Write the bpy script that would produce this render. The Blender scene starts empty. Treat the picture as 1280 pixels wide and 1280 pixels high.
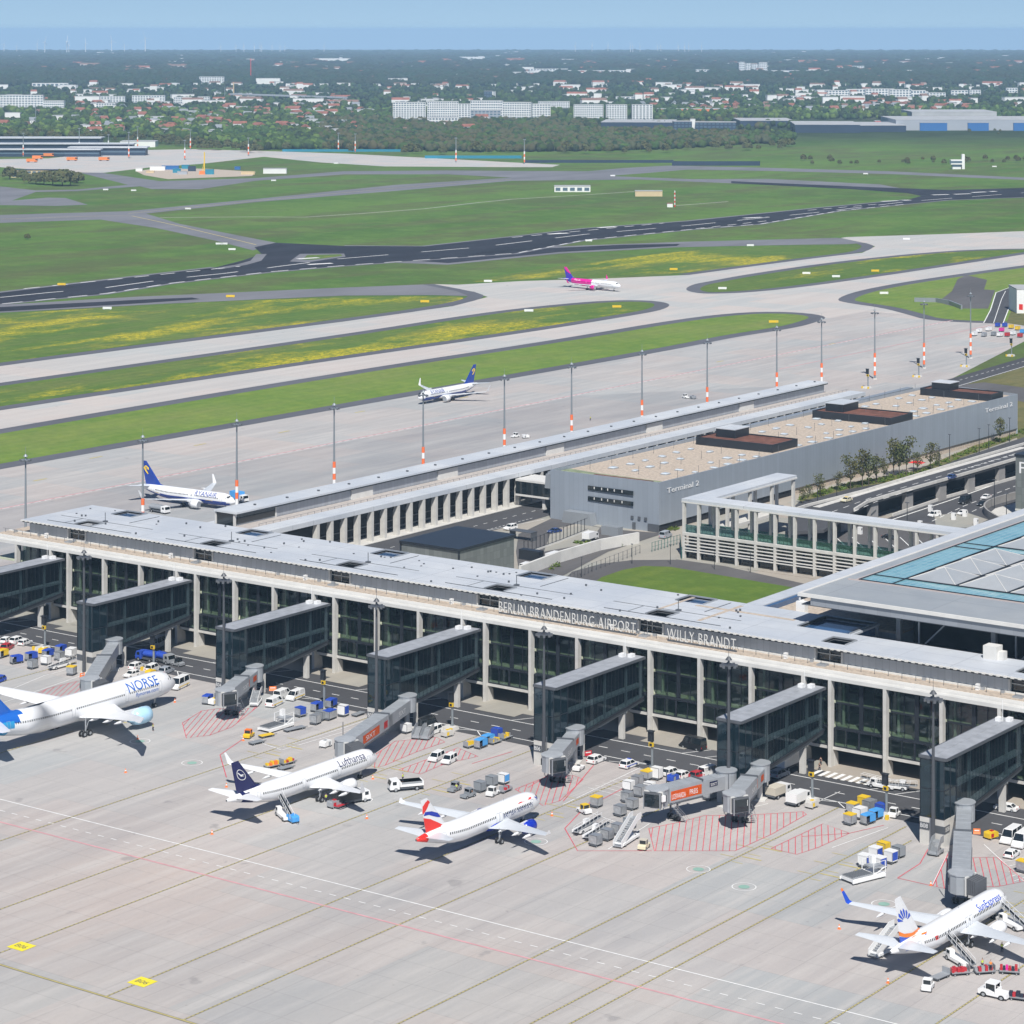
import bpy, bmesh, math, random
from mathutils import Vector, Matrix, geometry
import numpy as np
random.seed(7)
R_ = math.radians
scene = bpy.context.scene
COL = scene.collection
# ------------------------------------------------------------------ camera, sky, sun, exposure
# plan: +X runs along the main pier (right), +Y runs away from it; the camera stands over the origin at 150 m
CAMH, F, YH, CX = 150.0, 3272.0, 36.0, 640.0
ca, sa = .8075, .5898
cam = bpy.data.cameras.new('camera'); co = bpy.data.objects.new('camera', cam); COL.objects.link(co)
co.location = (0, 0, CAMH); co.rotation_euler = (R_(90), 0, math.atan2(sa, ca))
cam.sensor_width = 36; cam.lens = 36 * F / 1280; cam.shift_y = -(640 - YH) / 1280
cam.clip_start = 1; cam.clip_end = 90000
scene.camera = co
SUN_EL = R_(51)
sun_h = Vector((sa * 1.0 + ca * .06, -ca * 1.0 + sa * .06, 0)).normalized()    # horizontal direction towards the sun
sun_dir = Vector((sun_h.x * math.cos(SUN_EL), sun_h.y * math.cos(SUN_EL), math.sin(SUN_EL)))
w = bpy.data.worlds.new('World'); scene.world = w; w.use_nodes = True
wn = w.node_tree; bg = wn.nodes['Background']
sky = wn.nodes.new('ShaderNodeTexSky'); sky.sky_type = 'NISHITA'; sky.sun_disc = False
sky.sun_elevation = SUN_EL; sky.sun_rotation = math.atan2(sun_h.x, sun_h.y)
sky.altitude = 150; sky.air_density = .7; sky.dust_density = 0; sky.ozone_density = 3
wt_ = wn.nodes.new('ShaderNodeTexCoord'); wa = wn.nodes.new('ShaderNodeVectorMath'); wa.operation = 'ADD'; wa.inputs[1].default_value = (0, 0, .068)   # clear blue right down to the horizon
wn.links.new(wt_.outputs['Generated'], wa.inputs[0]); wn.links.new(wa.outputs[0], sky.inputs[0])
wn.links.new(sky.outputs[0], bg.inputs[0]); bg.inputs[1].default_value = .08
sl = bpy.data.lights.new('sun', 'SUN'); sl.energy = 5.0; sl.angle = R_(.53); sl.color = (1, .965, .91)
so = bpy.data.objects.new('sun', sl); COL.objects.link(so)
so.rotation_euler = sun_dir.to_track_quat('Z', 'Y').to_euler(); so.location = (0, 0, 400)
scene.view_settings.view_transform = 'Standard'; scene.view_settings.look = 'None'
scene.view_settings.exposure = .14; scene.view_settings.gamma = 1
scene.render.engine = 'CYCLES'
scene.cycles.volume_bounces = 0; scene.cycles.max_bounces = 8; scene.cycles.transparent_max_bounces = 16

# ------------------------------------------------------------------ ground geometry helpers
R0, RC = 3500.0, 3.87e6                      # flat to R0, then the curve of the earth
def drop(r): return 0 if r < R0 else (r - R0) ** 2 / (2 * RC)
def gz(a, b): return -drop(math.hypot(a, b))
def G(px, py, z=0.0):
    s = (CAMH - z) / (py - YH)
    for _ in range(30):
        X = (px - CX) * s; Y = F * s
        d = drop(math.hypot(X, Y))
        if d == 0: break
        s = .5 * s + .5 * (CAMH - z + d) / (py - YH)
    return (ca * X - sa * Y, sa * X + ca * Y)
def GP(pts, z=0.0): return [G(x, y, z) for x, y in pts]

# ------------------------------------------------------------------ mesh builder
class MB:
    def __init__(s): s.v = []; s.f = []; s.m = []; s.c = 0; s.M = None
    def add(s, vs, fs):
        o = len(s.v)
        if s.M is not None: vs = [tuple(s.M @ Vector(p)) for p in vs]
        s.v += [tuple(p) for p in vs]
        for f in fs: s.f.append(tuple(i + o for i in f)); s.m.append(s.c)
        return s
    def box(s, x0, y0, z0, x1, y1, z1, tx=0, ty=0):
        v = [(x0, y0, z0), (x1, y0, z0), (x1, y1, z0), (x0, y1, z0), (x0+tx, y0+ty, z1), (x1-tx, y0+ty, z1), (x1-tx, y1-ty, z1), (x0+tx, y1-ty, z1)]
        return s.add(v, [(3,2,1,0), (4,5,6,7), (0,1,5,4), (1,2,6,5), (2,3,7,6), (3,0,4,7)])
    def prism(s, poly, z0, z1):
        n = len(poly); v = [(x, y, z0) for x, y in poly] + [(x, y, z1) for x, y in poly]
        tri = geometry.tessellate_polygon([[Vector((x, y, 0)) for x, y in poly]])
        fs = [tuple(i + n for i in t) for t in tri] + [tuple(reversed(t)) for t in tri]
        return s.add(v, fs + [(i, (i+1) % n, (i+1) % n + n, i + n) for i in range(n)])
    def sheet(s, poly, z):
        tri = geometry.tessellate_polygon([[Vector((x, y, 0)) for x, y in poly]])
        fs = []
        for t in tri:
            p, q, r = [poly[i] for i in t]
            if (q[0]-p[0])*(r[1]-p[1]) - (q[1]-p[1])*(r[0]-p[0]) < 0: t = (t[0], t[2], t[1])
            fs.append(tuple(t))
        return s.add([(x, y, z + gz(x, y)) for x, y in poly], fs)
    def xprof(s, prof, x0, x1):              # a (y,z) outline pushed along x
        n = len(prof); v = [(x0, y, z) for y, z in prof] + [(x1, y, z) for y, z in prof]
        tri = geometry.tessellate_polygon([[Vector((y, z, 0)) for y, z in prof]])
        return s.add(v, [tuple(t) for t in tri] + [tuple(i+n for i in reversed(t)) for t in tri] + [(i, i+n, (i+1) % n + n, (i+1) % n) for i in range(n)])
    def cyl(s, p, q, r0, r1=None, n=10):
        r1 = r0 if r1 is None else r1
        p = Vector(p); q = Vector(q); d = (q - p).normalized()
        u = d.orthogonal().normalized(); w = d.cross(u)
        v = []
        for c, r in ((p, r0), (q, r1)):
            for i in range(n):
                t = 2 * math.pi * i / n; v.append(tuple(c + u * (r * math.cos(t)) + w * (r * math.sin(t))))
        return s.add(v, [(i, (i+1) % n, (i+1) % n + n, i+n) for i in range(n)] + [tuple(range(n-1, -1, -1)), tuple(range(n, 2*n))])
    def bar(s, p, q, w, h=None):             # square bar between two points
        h = h or w; p = Vector(p); q = Vector(q); d = (q - p).normalized()
        up = Vector((0, 0, 1)) if abs(d.z) < .95 else Vector((1, 0, 0))
        u = d.cross(up).normalized(); t = u.cross(d).normalized()
        v = [tuple(c + u*(a*w/2) + t*(b*h/2)) for c in (p, q) for a, b in ((-1,-1), (1,-1), (1,1), (-1,1))]
        return s.add(v, [(0,1,2,3), (7,6,5,4), (0,4,5,1), (1,5,6,2), (2,6,7,3), (3,7,4,0)])
    def loft(s, rings, caps=True):
        n = len(rings[0]); v = [p for r in rings for p in r]; fs = []
        for k in range(len(rings)-1):
            for i in range(n): fs.append((k*n+i, k*n+(i+1) % n, (k+1)*n+(i+1) % n, (k+1)*n+i))
        if caps: fs += [tuple(range(n-1, -1, -1)), tuple(range((len(rings)-1)*n, len(rings)*n))]
        return s.add(v, fs)
    def build(s, name, mats, parent=None, smooth=False, label=None, fixn=False):
        me = bpy.data.meshes.new(name); me.from_pydata(s.v, [], s.f)
        for m in (mats if isinstance(mats, (list, tuple)) else [mats]): me.materials.append(m)
        me.polygons.foreach_set('material_index', s.m)
        if fixn:
            bm = bmesh.new(); bm.from_mesh(me); bmesh.ops.recalc_face_normals(bm, faces=bm.faces); bm.to_mesh(me); bm.free()
        if smooth: me.polygons.foreach_set('use_smooth', [True] * len(me.polygons))
        me.update()
        o = bpy.data.objects.new(name, me); COL.objects.link(o)
        if parent: o.parent = parent
        if label: o['label'] = label
        return o
def tag(o, label, cat, group=None):
    o['label'] = label; o['category'] = cat
    if group: o['group'] = group
    return o
def struct(o): o['kind'] = 'structure'; return o
def stuff(o, label, cat): o['kind'] = 'stuff'; o['label'] = label; o['category'] = cat; return o
def thing(name, label, cat, loc=(0, 0, 0), rz=0, group=None):
    o = bpy.data.objects.new(name, None); COL.objects.link(o); o.empty_display_size = .5
    o.location = loc; o.rotation_euler = (0, 0, rz)
    return tag(o, label, cat, group)
def dup(o, loc=None, rz=None, label=None, group=None, parent=None):
    c = o.copy(); COL.objects.link(c)
    if parent: c.parent = parent
    for ch in list(o.children): dup(ch, parent=c)
    if loc is not None: c.location = loc
    if rz is not None: c.rotation_euler = (0, 0, rz)
    if label: c['label'] = label
    if group: c['group'] = group
    return c

# ------------------------------------------------------------------ materials
def mat(name, col, rough=.6, metal=0, noise=0, scale=.3, spec=.5, bump=0):
    m = bpy.data.materials.new(name); m.use_nodes = True; nt = m.node_tree; b = nt.nodes['Principled BSDF']
    b.inputs['Roughness'].default_value = rough; b.inputs['Metallic'].default_value = metal; b.inputs['Specular IOR Level'].default_value = spec
    tc = nt.nodes.new('ShaderNodeTexCoord'); nz = nt.nodes.new('ShaderNodeTexNoise'); nz.inputs['Scale'].default_value = scale; nz.inputs['Detail'].default_value = 5
    nt.links.new(tc.outputs['Object'], nz.inputs['Vector'])
    cr = nt.nodes.new('ShaderNodeMapRange'); cr.inputs[1].default_value = .3; cr.inputs[2].default_value = .7
    n = noise or .04; cr.inputs[3].default_value = 1 - n; cr.inputs[4].default_value = 1 + n
    mx = nt.nodes.new('ShaderNodeVectorMath'); mx.operation = 'SCALE'; mx.inputs[0].default_value = col[:3]
    nt.links.new(nz.outputs[0], cr.inputs[0]); nt.links.new(cr.outputs[0], mx.inputs['Scale']); nt.links.new(mx.outputs[0], b.inputs['Base Color'])
    if bump:
        bp = nt.nodes.new('ShaderNodeBump'); bp.inputs['Strength'].default_value = bump; nt.links.new(nz.outputs[0], bp.inputs['Height']); nt.links.new(bp.outputs[0], b.inputs['Normal'])
    return m
class NT:
    def __init__(s, name, rough=.9, spec=.3):
        s.m = bpy.data.materials.new(name); s.m.use_nodes = True; s.t = s.m.node_tree; s.b = s.t.nodes['Principled BSDF']
        s.b.inputs['Roughness'].default_value = rough; s.b.inputs['Specular IOR Level'].default_value = spec
        s.pos = s.n('ShaderNodeNewGeometry').outputs['Position']
    def n(s, k, **kw):
        x = s.t.nodes.new(k)
        for a, b in kw.items(): setattr(x, a, b)
        return x
    def l(s, a, b): s.t.links.new(a, b)
    def mp(s, scale=(1, 1, 1), rot=0):
        x = s.n('ShaderNodeMapping', vector_type='TEXTURE' if 0 else 'POINT'); x.inputs['Scale'].default_value = scale; x.inputs['Rotation'].default_value = (0, 0, rot)
        s.l(s.pos, x.inputs[0]); return x.outputs[0]
    def noise(s, scale, vec=None, detail=4, rough=.55, dist=0):
        x = s.n('ShaderNodeTexNoise'); x.inputs['Scale'].default_value = scale; x.inputs['Detail'].default_value = detail; x.inputs['Roughness'].default_value = rough; x.inputs['Distortion'].default_value = dist
        s.l(vec or s.pos, x.inputs['Vector']); return x.outputs[0]
    def rng(s, v, a, b, c=0, d=1):
        x = s.n('ShaderNodeMapRange'); x.inputs[1].default_value = a; x.inputs[2].default_value = b; x.inputs[3].default_value = c; x.inputs[4].default_value = d
        s.l(v, x.inputs[0]); return x.outputs[0]
    def mix(s, f, a, b, blend='MIX'):
        x = s.n('ShaderNodeMix', data_type='RGBA', blend_type=blend)
        for v, i in ((f, x.inputs[0]), (a, x.inputs[6]), (b, x.inputs[7])):
            if isinstance(v, (int, float)): i.default_value = v
            elif isinstance(v, tuple): i.default_value = (*v[:3], 1)
            else: s.l(v, i)
        return x.outputs[2]
    def math(s, op, a, b=0):
        x = s.n('ShaderNodeMath', operation=op)
        for v, i in ((a, x.inputs[0]), (b, x.inputs[1])):
            if isinstance(v, (int, float)): i.default_value = v
            else: s.l(v, i)
        return x.outputs[0]
    def out(s, c): s.l(c, s.b.inputs['Base Color']); return s.m

def grass_mat(name, g1, g2, dry, dryamt, flower=0.0, brown=.0):
    t = NT(name, 1, .1)
    n1 = t.noise(.012, t.mp((1, 1, 1)), 6, .6); n2 = t.noise(.25, None, 4)
    vs = t.mp((.35, .06, 1), 0.02); n3 = t.noise(.09, vs, 5, .6)
    c = t.mix(t.rng(n1, .35, .65), g1, g2); c = t.mix(t.math('MULTIPLY', t.rng(n3, .45, .7), dryamt), c, dry)
    c = t.mix(t.rng(n2, .3, .7, 0, .45), c, (g1[0]*.55, g1[1]*.62, g1[2]*.6)); n4 = t.noise(.07, None, 6, .7); c = t.mix(t.rng(n4, .46, .66, 0, .6), c, (g2[0]*1.25, g2[1]*1.08, g2[2])); n5 = t.noise(.9, None, 4, .7); c = t.mix(t.rng(n5, .5, .7, 0, .35), c, (g1[0]*.6, g1[1]*.6, g1[2]*.6))
    sx_ = t.n('ShaderNodeSeparateXYZ'); t.l(t.pos, sx_.inputs[0]); st = t.math('SINE', t.math('MULTIPLY', t.math('ADD', sx_.outputs[0], t.math('MULTIPLY', n2, 3.0)), .9)); c = t.mix(t.rng(st, -.3, .6, 0, .22), c, (g1[0]*.78, g1[1]*.82, g1[2]*.8))
    if flower:
        f1 = t.rng(t.noise(.016, t.mp((1.4, .5, 1)), 7, .68), .655 - flower, .76 - flower)
        f2 = t.rng(t.noise(.35, t.mp((1.5, .7, 1)), 7, .85), .42, .62)
        c = t.mix(t.math('MULTIPLY', f1, f2), c, (.66, .52, .02))
    return t.out(c)
GREEN1, GREEN2, DRY = (.060, .125, .022), (.085, .160, .030), (.15, .15, .06)
M = {}
M['grass_i'] = grass_mat('mown_grass', (.135, .225, .040), (.180, .265, .055), (.25, .25, .09), .8)
M['grass_f'] = grass_mat('flowering_grass', (.088, .165, .030), (.125, .20, .042), (.20, .19, .07), .7, .150)
M['grass_g'] = grass_mat('flowering_grass_sparse', (.085, .160, .03), (.12, .195, .038), (.17, .17, .06), .6, .125)
M['lawn'] = grass_mat('lawn', (.095, .165, .026), (.13, .20, .034), (.14, .15, .05), .6)
M['drygrass'] = grass_mat('dry_grass', (.12, .13, .05), (.17, .16, .07), (.24, .2, .1), .6)
# the wide ground: airfield grass near, wood, fields and suburbs far
t = NT('ground', 1, .1)
ln = t.n('ShaderNodeVectorMath', operation='LENGTH'); t.l(t.pos, ln.inputs[0]); dist = ln.outputs['Value']
n1 = t.noise(.006, t.mp((1, .45, 1)), 6, .55); n3 = t.noise(.02, t.mp((1, .2, 1), .05), 5, .6); n2 = t.noise(.2, None, 3)
c = t.mix(t.rng(n1, .4, .6), (.075, .150, .028), (.115, .200, .040)); c = t.mix(t.rng(n3, .46, .60, 0, .85), c, (.112, .122, .050)); c = t.mix(t.rng(n2, .35, .65, 0, .35), c, (.05, .10, .02)); n6 = t.noise(.03, None, 7, .72); c = t.mix(t.rng(n6, .47, .62, 0, .6), c, (.13, .215, .045)); n7 = t.noise(.011, t.mp((1, .5, 1)), 6, .7); c = t.mix(t.rng(n7, .52, .62, 0, .55), c, (.085, .105, .04))
f1 = t.noise(.0011, None, 5, .6); f2 = t.noise(.012, None, 6, .7)
far = t.mix(t.rng(f1, .47, .53), (.022, .045, .018), (.055, .085, .035)); far = t.mix(t.rng(f2, .4, .62), far, (.03, .048, .02))
f3 = t.noise(.0006, t.mp((1, 1, 1)), 4); far = t.mix(t.rng(f3, .56, .6, 0, .5), far, (.12, .13, .08))
c = t.mix(t.rng(dist, 3300, 3700), c, far); M['ground'] = t.out(c)
# apron concrete
def concrete(name, base, tint=.12, lines=True, stretch=(.35, .05, 1), rot=.25, dark=.25, near=False):
    t = NT(name, .85, .3)
    br = t.n('ShaderNodeTexBrick', offset=.5); br.inputs['Scale'].default_value = 1; br.inputs['Brick Width'].default_value = 31; br.inputs['Row Height'].default_value = 22.5
    br.inputs['Mortar Size'].default_value = .0; br.inputs['Color1'].default_value = (1.06, .975, .925, 1); br.inputs['Color2'].default_value = (.88, .93, .935, 1)
    t.l(t.mp((1, 1, 1)), br.inputs['Vector'])
    if near:
        sy = t.n('ShaderNodeSeparateXYZ'); t.l(t.pos, sy.inputs[0]); base_ = t.mix(t.rng(sy.outputs[1], 338, 356), (base[0]*1.05, base[1]*.985, base[2]*.94), base)
        base_ = t.mix(t.rng(t.noise(.03, t.mp((.8, .12, 1)), 4, .6), .42, .6, 0, .75), base_, (base[0]*.88, base[1]*.88, base[2]*.885)); c = t.mix(1.0, base_, br.outputs[0], 'MULTIPLY')
    else: c = t.mix(1.0, base, br.outputs[0], 'MULTIPLY')
    n1 = t.noise(.035, t.mp((1, .35, 1), .5), 6, .62); n2 = t.noise(.5, t.mp(stretch, rot), 5, .65); n3 = t.noise(1.1, None, 5, .7)
    c = t.mix(t.rng(n1, .3, .7, 0, dark), c, (base[0]*.62, base[1]*.63, base[2]*.66))
    c = t.mix(t.rng(n2, .45, .68, 0, .45), c, (base[0]*1.18, base[1]*1.15, base[2]*1.1))
    c = t.mix(t.rng(n3, .5, .8, 0, .18), c, (base[0]*.5, base[1]*.5, base[2]*.52))
    s2_ = t.noise(.55, None, 3, .5); c = t.mix(t.rng(s2_, .70, .76, 0, .35), c, (base[0]*.4, base[1]*.4, base[2]*.41)); sp = t.noise(.16, None, 3, .5); c = t.mix(t.rng(sp, .68, .74, 0, .45), c, (base[0]*.45, base[1]*.45, base[2]*.46))
    if lines:
        b2 = t.n('ShaderNodeTexBrick', offset=0); b2.inputs['Scale'].default_value = 1; b2.inputs['Brick Width'].default_value = 7.5; b2.inputs['Row Height'].default_value = 7.5
        b2.inputs['Mortar Size'].default_value = .045; b2.inputs['Color1'].default_value = b2.inputs['Color2'].default_value = (1, 1, 1, 1); b2.inputs['Mortar'].default_value = (.74, .74, .74, 1)
        t.l(t.pos, b2.inputs['Vector']); c = t.mix(1.0, c, b2.outputs[0], 'MULTIPLY')
    return t.out(c)
M['apron'] = concrete('apron_concrete', (.47, .455, .445), stretch=(.6, .05, 1), rot=0, dark=.5, near=True)
M['taxi'] = concrete('taxiway_concrete', (.50, .485, .47), stretch=(.3, .02, 1), rot=0, dark=.15)
M['pave'] = concrete('paving', (.36, .34, .30), lines=False, dark=.3)
def asphalt(name, base, var=.3, streak=True):
    t = NT(name, .85, .35)
    n1 = t.noise(.03, t.mp((1, .3, 1)), 6, .6); n2 = t.noise(.6, t.mp((.5, .04, 1)) if streak else None, 5, .7)
    c = t.mix(t.rng(n1, .3, .7, 0, 1), tuple(x*(1-var) for x in base), tuple(x*(1+var) for x in base))
    c = t.mix(t.rng(n2, .45, .75, 0, .3), c, tuple(x*1.5 for x in base)); return t.out(c)
M['asph'] = asphalt('road_asphalt', (.068, .068, .073), .2)
M['asph_b'] = asphalt('worn_asphalt', (.105, .10, .10), .25)
M['shoulder'] = asphalt('shoulder_asphalt', (.105, .108, .125), .15)
M['grey_tx'] = asphalt('old_asphalt', (.17, .17, .185), .2)
M['runway'] = asphalt('runway_asphalt', (.020, .021, .029), .55)
M['white'] = mat('white_paint_line', (.78, .78, .76), .7, noise=.12, scale=.8)
M['yellow'] = mat('yellow_line_paint', (.52, .44, .16), .7, noise=.1, scale=.6)
M['yellow_b'] = mat('bright_yellow_line_paint', (.80, .68, .03), .7)
M['red'] = mat('red_line_paint', (.60, .10, .13), .7, noise=.2, scale=.6)
M['pink'] = mat('faded_red_line_paint', (.62, .32, .34), .7, noise=.15, scale=.5)
M['linebk'] = mat('black_line_edge', (.13, .125, .10), .8)
M['teal'] = mat('green_circle_paint', (.24, .40, .33), .8, noise=.15)
M['conc'] = mat('light_concrete', (.56, .545, .51), .8, noise=.10, scale=.5)
M['conc_w'] = mat('white_concrete', (.62, .61, .58), .7, noise=.07, scale=.3)
M['conc_d'] = mat('shaded_concrete', (.30, .29, .28), .8, noise=.1, scale=.4)  # darker copy of the concrete with shade put into its colour
M['gravel'] = mat('tan_gravel', (.46, .385, .31), .95, noise=.22, scale=1.2)
M['gravel2'] = mat('pale_gravel', (.44, .40, .37), .95, noise=.15, scale=1.0)
M['sedum'] = mat('red_sedum', (.15, .06, .04), .95, noise=.4, scale=.4)
M['moss'] = mat('roof_moss', (.22, .26, .16), .95, noise=.3, scale=.5)
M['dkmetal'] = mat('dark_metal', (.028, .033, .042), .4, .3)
M['steel'] = mat('steel', (.40, .42, .44), .45, .4, noise=.08)
M['steel_d'] = mat('dark_steel', (.13, .14, .155), .5, .4)
M['glassdark'] = mat('dark_glass', (.012, .018, .022), .06, 0, spec=.8)
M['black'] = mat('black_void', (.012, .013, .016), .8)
M['tyre'] = mat('tyre_rubber', (.015, .015, .016), .8)
M['rubber'] = mat('grey_bellows', (.10, .105, .115), .9)
def paint(n, c, r=.3): return mat(n, c, r, 0, noise=.02, spec=.5)
M['wp'] = paint('white_vehicle_paint', (.80, .80, .79)); M['bluep'] = paint('blue_cover', (.02, .07, .42), .6); M['yelp'] = paint('yellow_cover', (.75, .50, .02), .5)
M['silver'] = mat('aluminium', (.50, .52, .54), .35, .6, noise=.15, scale=1.5); M['greyp'] = paint('grey_paint', (.25, .27, .29)); M['blackp'] = paint('black_paint', (.015, .017, .02))
M['redp'] = paint('red_paint', (.45, .02, .03)); M['orgp'] = paint('orange_paint', (.85, .20, .04), .5); M['lbp'] = paint('light_blue_cover', (.07, .33, .72), .5)
M['beige'] = paint('beige_canvas', (.52, .48, .40), .8); M['silvp'] = paint('silver_car_paint', (.35, .38, .42)); M['dbluep'] = paint('dark_blue_paint', (.02, .05, .18))
M['cream'] = paint('cream_taxi_paint', (.72, .66, .46)); M['hiviz'] = paint('hi_vis_yellow', (.55, .80, .05), .8); M['hivizo'] = paint('hi_vis_orange', (.95, .30, .05), .8)
M['skin'] = mat('skin', (.45, .27, .19), .6); M['trous'] = mat('navy_trousers', (.02, .025, .045), .8); M['hair'] = mat('brown_hair', (.05, .03, .02), .8)
M['lamp'] = mat('lamp_glass', (.7, .72, .75), .2)
# metal cladding with panel seams
def cladding(name, base, w=1.25, h=0, dark=.75, metal=.35, rough=.45, axis=0, panelvar=.12):
    t = NT(name, rough, .5); t.b.inputs['Metallic'].default_value = metal
    sx = t.n('ShaderNodeSeparateXYZ'); t.l(t.pos, sx.inputs[0]); cb = t.n('ShaderNodeCombineXYZ')
    t.l(t.math('ADD', sx.outputs[0], sx.outputs[1]), cb.inputs[0]); t.l(sx.outputs[2], cb.inputs[1])
    br = t.n('ShaderNodeTexBrick', offset=0); br.inputs['Scale'].default_value = 1; br.inputs['Brick Width'].default_value = w; br.inputs['Row Height'].default_value = h or 60
    br.inputs['Mortar Size'].default_value = .05; br.inputs['Color1'].default_value = (1, 1, 1, 1); br.inputs['Color2'].default_value = (1-panelvar,)*3 + (1,); br.inputs['Mortar'].default_value = (dark,)*3 + (1,)
    t.l(cb.outputs[0], br.inputs['Vector']); c = t.mix(1.0, base, br.outputs[0], 'MULTIPLY')
    n = t.noise(.25, None, 4); c = t.mix(t.rng(n, .3, .7, 0, .2), c, tuple(x*.75 for x in base)); return t.out(c)
M['clad'] = cladding('silver_cladding', (.47, .50, .54), 1.56, 0, .72)
M['clad_t2'] = cladding('blue_grey_cladding', (.36, .405, .46), 1.8, 0, .80, .3, .5, panelvar=.10)
M['fasciam'] = cladding('roof_fascia_metal', (.33, .35, .38), 3.1, 0, .8, .3, .5)
M['mesh_w'] = cladding('mesh_wall', (.27, .29, .28), 1.5, 2.2, .7, .4, .5, panelvar=.25)
# roof membrane with seams
def roofmat(name, base, w=12.5, h=6.25, sc=.25):
    t = NT(name, .55, .4)
    br = t.n('ShaderNodeTexBrick', offset=0); br.inputs['Scale'].default_value = 1; br.inputs['Brick Width'].default_value = w; br.inputs['Row Height'].default_value = h
    br.inputs['Mortar Size'].default_value = .07; br.inputs['Color1'].default_value = (1, 1, 1, 1); br.inputs['Color2'].default_value = (.95, .96, .97, 1); br.inputs['Mortar'].default_value = (.5, .51, .53, 1)
    t.l(t.pos, br.inputs['Vector']); c = t.mix(1.0, base, br.outputs[0], 'MULTIPLY')
    n = t.noise(sc, None, 6, .7); c = t.mix(t.rng(n, .45, .75, 0, .35), c, tuple(x*.7 for x in base))
    n = t.noise(sc*.2, None, 4, .6); c = t.mix(t.rng(n, .38, .62, 0, .6), c, (base[0]*.72, base[1]*.76, base[2]*.82)); return t.out(c)
M['roof'] = roofmat('pale_roof_membrane', (.56, .58, .605)); M['roof_h'] = roofmat('hall_roof_metal', (.34, .36, .375), 25, 12.5)
M['pyr'] = roofmat('pyramid_panel', (.34, .36, .38), 30, 30); M['roof_n'] = roofmat('white_roof_membrane', (.60, .62, .64), 18, 9)
# glass: tinted, see-through, reflecting the sky
def glass(name, tint, refl=.25, dens=.5, body=(.02, .03, .035), graz=.5):
    m = bpy.data.materials.new(name); m.use_nodes = True; nt = m.node_tree; nt.nodes.clear()
    o = nt.nodes.new('ShaderNodeOutputMaterial'); tr = nt.nodes.new('ShaderNodeBsdfTransparent'); tr.inputs[0].default_value = (*tint, 1)
    di = nt.nodes.new('ShaderNodeBsdfDiffuse'); di.inputs[0].default_value = (*body, 1); gl = nt.nodes.new('ShaderNodeBsdfGlossy'); gl.inputs['Roughness'].default_value = .04; gl.inputs[0].default_value = (.8, .9, 1, 1)
    m1 = nt.nodes.new('ShaderNodeMixShader'); m1.inputs[0].default_value = dens; nt.links.new(tr.outputs[0], m1.inputs[1]); nt.links.new(di.outputs[0], m1.inputs[2])
    lw = nt.nodes.new('ShaderNodeLayerWeight'); lw.inputs[0].default_value = .5
    pw = nt.nodes.new('ShaderNodeMath'); pw.operation = 'POWER'; pw.inputs[1].default_value = 3.0; nt.links.new(lw.outputs['Facing'], pw.inputs[0])
    ml = nt.nodes.new('ShaderNodeMath'); ml.operation = 'MULTIPLY_ADD'; ml.inputs[1].default_value = graz; ml.inputs[2].default_value = refl*.35; nt.links.new(pw.outputs[0], ml.inputs[0])
    m2 = nt.nodes.new('ShaderNodeMixShader'); nt.links.new(ml.outputs[0], m2.inputs[0]); nt.links.new(m1.outputs[0], m2.inputs[1]); nt.links.new(gl.outputs[0], m2.inputs[2])
    nt.links.new(m2.outputs[0], o.inputs[0]); return m
M['glass'] = glass('facade_glass', (.74, .80, .76), .16, .12, (.01, .02, .02), .4); M['glass_f'] = glass('finger_glass', (.62, .70, .73), .07, .22, (.006, .012, .018), .22); M['glass_r'] = glass('railing_glass', (.5, .7, .68), .3, .3, (.04, .1, .1))
def tealglass():
    t = NT('turquoise_roof_glass', .12, .8)
    br = t.n('ShaderNodeTexBrick', offset=0); br.inputs['Scale'].default_value = 1; br.inputs['Brick Width'].default_value = 1.55; br.inputs['Row Height'].default_value = 1.55
    br.inputs['Mortar Size'].default_value = .09; br.inputs['Color1'].default_value = (.12, .33, .39, 1); br.inputs['Color2'].default_value = (.20, .44, .48, 1); br.inputs['Mortar'].default_value = (.42, .52, .55, 1)
    t.l(t.pos, br.inputs['Vector']); n = t.noise(.12, None, 3); return t.out(t.mix(t.rng(n, .35, .65, 0, .6), br.outputs[0], (.28, .48, .52)))
M['tglass'] = tealglass(); M['bglass'] = mat('sky_tinted_skylight_glass', (.035, .09, .20), .08, 0, noise=.2, scale=.4, spec=.9)  # skylight glass: blue of the reflected sky is put into its base colour

# ------------------------------------------------------------------ text
def text_geo(s, width=None, height=1.0, cell=None, thin=0):
    cu = bpy.data.curves.new('t', 'FONT'); cu.body = s; cu.resolution_u = 3; cu.offset = thin; cu.space_character = 1.12 if thin else 1
    ob = bpy.data.objects.new('t', cu); COL.objects.link(ob)
    me = bpy.data.meshes.new_from_object(ob.evaluated_get(bpy.context.evaluated_depsgraph_get()))
    bm = bmesh.new(); bm.from_mesh(me)
    bmesh.ops.triangulate(bm, faces=bm.faces)
    xs = [v.co.x for v in bm.verts]; ys = [v.co.y for v in bm.verts]; x0, x1 = min(xs), max(xs); cap = .70
    sy = height / cap; sx = (width / (x1-x0)) if width else sy
    for v in bm.verts: v.co = ((v.co.x-x0)*sx, v.co.y*sy, 0)
    if cell:
        for _ in range(4):
            es = [e for e in bm.edges if e.calc_length() > cell]
            if not es: break
            bmesh.ops.subdivide_edges(bm, edges=es, cuts=1); bmesh.ops.triangulate(bm, faces=bm.faces)
    bm.verts.index_update(); vs = [tuple(v.co) for v in bm.verts]; fs = [tuple(v.index for v in f.verts) for f in bm.faces]
    bm.free(); bpy.data.objects.remove(ob); bpy.data.curves.remove(cu); bpy.data.meshes.remove(me)
    return vs, fs
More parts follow.
